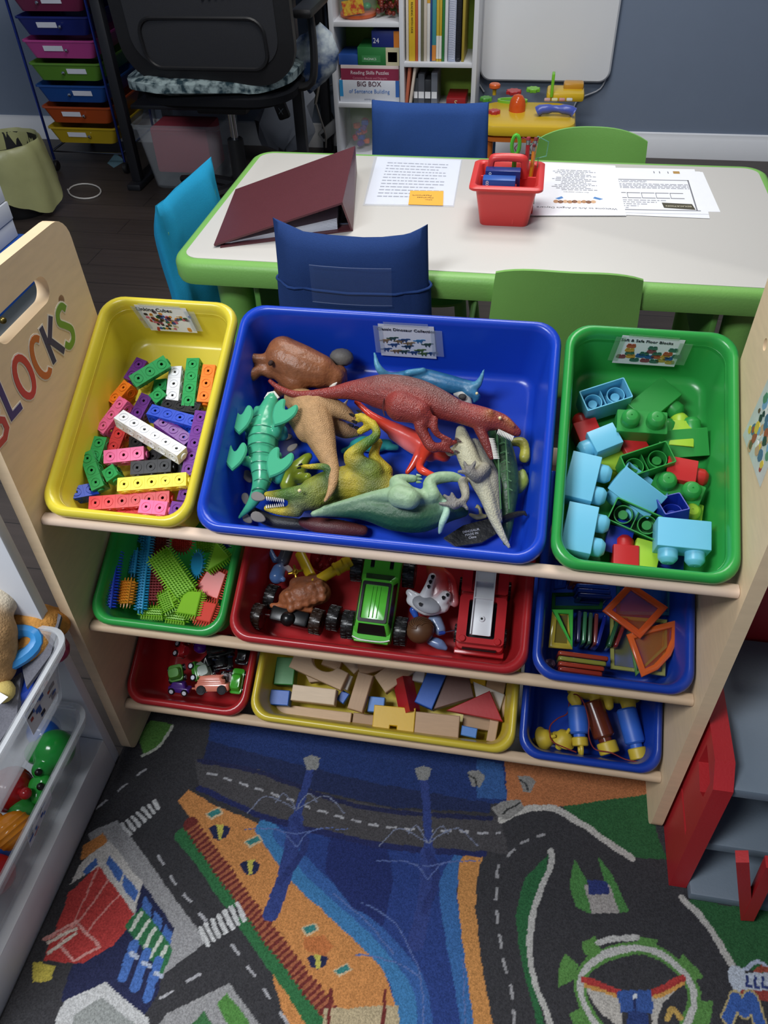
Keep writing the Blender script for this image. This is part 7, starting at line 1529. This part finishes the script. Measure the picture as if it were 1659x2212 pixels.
wbar('long pale board along the front wall on the left', (595, 1532), (758, 1552), .072, .020, .022, 'w1')
wbar('upright pale plank in the middle of the tub', (790, 1455), (766, 1534), .040, .027, .026, 'w2')
wbar('small cream block between the arch and the upright plank', (754, 1458), (742, 1488), .056, .014, .014, 'white')
wbar('mid blue cube right of the upright plank', (795, 1520), (830, 1523), .058, .026, .026, 'lblue')
wbar('dark blue cube behind the upright plank', (733, 1500), (748, 1510), .068, .02, .02, 'blue')
M, L = fr2((806, 1548), (896, 1556), 'b', .044); wb_('yellow block with a square notch at the front wall', [(-L/2, -.024), (-.006, -.024), (-.006, -.012), (.006, -.012), (.006, -.024), (L/2, -.024), (L/2, .02), (-L/2, .02)], .026, M @ T(0, 0, -.026), 'yellow')
M, L = fr2((868, 1462), (884, 1538), 'b', .040); m = MB(); m.loft([[(x, -.018, -.02), (x, .018, -.02), (x, .002, .008)] for x in (-L/2, L/2)]); solo('wooden_block', m, mat('painted_wood', PW['red'], .45, .05, 40, .05, 200), 'dark red roof-shaped block right of the yellow block', 'wooden block', M, 'wooden blocks in the yellow tub', smooth=20)
wbar('pale slanted block above the red roof-shaped one', (820, 1478), (884, 1432), .050, .036, .026, 'w1')
wbar('pale wedge block at the back in the middle', (772, 1436), (830, 1420), .058, .04, .026, 'w2')
wbar('pale round-ended block at the back, left of middle', (700, 1418), (738, 1432), .066, .03, .022, 'w1')
wbar('second pale block at the back beside the round-ended one', (744, 1420), (772, 1448), .064, .018, .022, 'w3')
wbar('tall blue block leaning in the right half', (946, 1448), (914, 1524), .036, .032, .026, 'blue')
wbar('white block tucked behind the leaning blue block', (908, 1440), (902, 1472), .056, .02, .018, 'white')
P_ = [tub(*q, 'b', .042) for q in ((935, 1532), (972, 1446), (1010, 1446), (1022, 1505), (1000, 1520))]; o = sum(P_, V())/5
def wpoly(lab, px, d, th, c):
    P_ = [tub(*q, 'b', d) for q in px]; o = sum(P_, V())/len(P_); u = (P_[1]-P_[0]).normalized(); v_ = NN.cross(u); Q = [((p-o).dot(u), (p-o).dot(v_)) for p in P_]
    if sum(Q[i-1][0]*Q[i][1]-Q[i-1][1]*Q[i][0] for i in range(len(Q))) < 0: Q = Q[::-1]
    wb_(lab, Q, th, basis(o-NN*th, u, v_, NN), c)
wpoly('brown triangular block right of the leaning blue one', ((934, 1533), (970, 1446), (1010, 1447), (1024, 1506)), .044, .026, 'brown')
wpoly('red triangle block with worn corners at the right', ((964, 1534), (1058, 1492), (1086, 1558)), .034, .018, 'red')
wpoly('white triangular block behind the red triangle', ((1022, 1472), (1090, 1500), (1080, 1535), (1028, 1506)), .052, .02, 'white')
wbar('yellow block at the back right', (1016, 1460), (1050, 1464), .060, .028, .022, 'yellow')
wbar('pale brown block beside the yellow one at the back right', (1052, 1472), (1092, 1482), .056, .034, .024, 'w4')
wbar('pale block against the right wall of the yellow tub', (1094, 1502), (1096, 1550), .058, .018, .022, 'w1')
wbar('big pale brick-shaped block at the front wall', (896, 1560), (992, 1570), .046, .036, .024, 'w2')
wbar('small mid blue block at the front right', (996, 1577), (1030, 1584), .056, .016, .018, 'lblue')
wbar('upright pale block in the front right corner', (1068, 1556), (1060, 1602), .050, .015, .02, 'w2')
wbar('pale board under the red triangle', (1000, 1552), (1060, 1562), .070, .026, .02, 'w4')
wbar('pale board at the front wall left of the yellow notched block', (762, 1550), (810, 1556), .076, .018, .02, 'w4')
wpoly('pale wedge under the long arch block', ((655, 1448), (690, 1472), (668, 1474)), .066, .02, 'w1')

# ------------------------------------------------------------------ blue tub, bottom row: pump toys
YC = mat('yellow_cap_plastic', '#c9ae34', .45, .08, 30); BT = mat('pump_blue', '#2f62c0', .45, .05, 30)
def pump(lab, a, b, d, r, body, ring=False, bulb=True):
    A, B = tub(*a, 'b', d), tub(*b, 'b', d); u = (B-A); L = u.length; u.normalize(); M = T(A) @ u.to_track_quat('Z', 'Y').to_matrix().to_4x4(); t = thing('pump_toy', lab, 'toy pump', M, 'pump toys in the blue tub')
    m = MB(); m.cyl(r, L*.7, None, 20, .003); m.cyl(r*.62, L*.12, T(0, 0, L*.69), 16, .001); part('barrel', m, body, t); m = MB(); m.cyl(r*.8 if ring else r*.92, L*.22, T(0, 0, L*.78), 18, .0015); part('cap', m, YC, t)
    if ring: m = MB(); m.tube([(0, r*.55*math.sin(q), L*1.07+r*.55*math.cos(q)) for q in [2*PI*k/16 for k in range(16)]], r*.2, 8, closed=True); part('ring_tip', m, YC, t)
    return t
pump('blue pump with a yellow ring tip in the middle of the tub', (1247, 1525), (1254, 1612), .054, .0165, BT, True)
pump('blue pump with a plain yellow cap at the right of the tub', (1352, 1530), (1382, 1640), .048, .0165, BT)
pump('brown clear tube with a wide yellow cap between the blue pumps', (1278, 1515), (1318, 1628), .060, .018, mat('brown_clear', '#6a2f1c', .2, .1, alpha=.85))
t = beast('yellow_rubber_bulb', 'soft folded yellow rubber piece over the tops of the pumps', [limb('#c9ae34', (1240, 1490, .075, 16), (1280, 1492, .07, 22), (1310, 1498, .07, 20), (1340, 1500, .07, 20), (1368, 1502, .068, 18)), limb('#c0a430', (1282, 1500, .06, 12), (1286, 1520, .056, 10)), limb('#c9ae34', (1312, 1505, .06, 12), (1316, 1525, .056, 10)), limb('#c9ae34', (1355, 1510, .055, 18), (1358, 1525, .055, 16)), limb('#c9ae34', (1238, 1508, .06, 13), (1245, 1518, .058, 12))], vmat('soft_rubber', .6, .3, 200, .1, 60), .002, 3, cat='toy piece', group=None, row='b')
for px, py, ang, lab in ((1172, 1597, 20, 'yellow spinning top at the left of the blue tub'), (1215, 1600, 65, 'yellow spinning top lying beside the first, nearer the ringed pump')):
    M = tubf(px, py, 'b', .066, ang, 50); t = thing('spinning_top', lab, 'toy top', M, 'yellow tops in the blue tub'); m = MB(); m.lathe([(.002, -.018), (.006, -.016), (.008, -.006), (.019, -.002), (.021, .001), (.016, .006), (.013, .014), (.006, .018), (.001, .019)], 22); part('body', m, YC, t); part('peg', MB().cyl(.003, .010, T(0, 0, .017), 10, .001), YC, t)
m = MB(); P_ = smooth_path([tub(*q, 'b', d) for *q, d in ((1228, 1507, .066), (1245, 1500, .046), (1262, 1520, .036), (1272, 1560, .036), (1272, 1590, .04), (1285, 1618, .05), (1320, 1626, .038), (1350, 1640, .04), (1380, 1646, .028))], 5); m.tube(P_, .0011, 6); solo('string', m, mat('dark_red_cord', '#7a1f1c', .7), 'dark red cord trailing past the pumps to the right cap', 'string')
m = MB(); P_ = smooth_path([tub(*q, 'b', d) for *q, d in ((1230, 1505, .07), (1226, 1540, .07), (1205, 1552, .066), (1188, 1570, .06), (1192, 1600, .048), (1220, 1615, .05), (1245, 1625, .05))], 5); m.tube(P_, .0011, 6); solo('string', m, mat('dark_red_cord', '#7a1f1c', .7), 'dark red cord looping over the yellow tops', 'string')
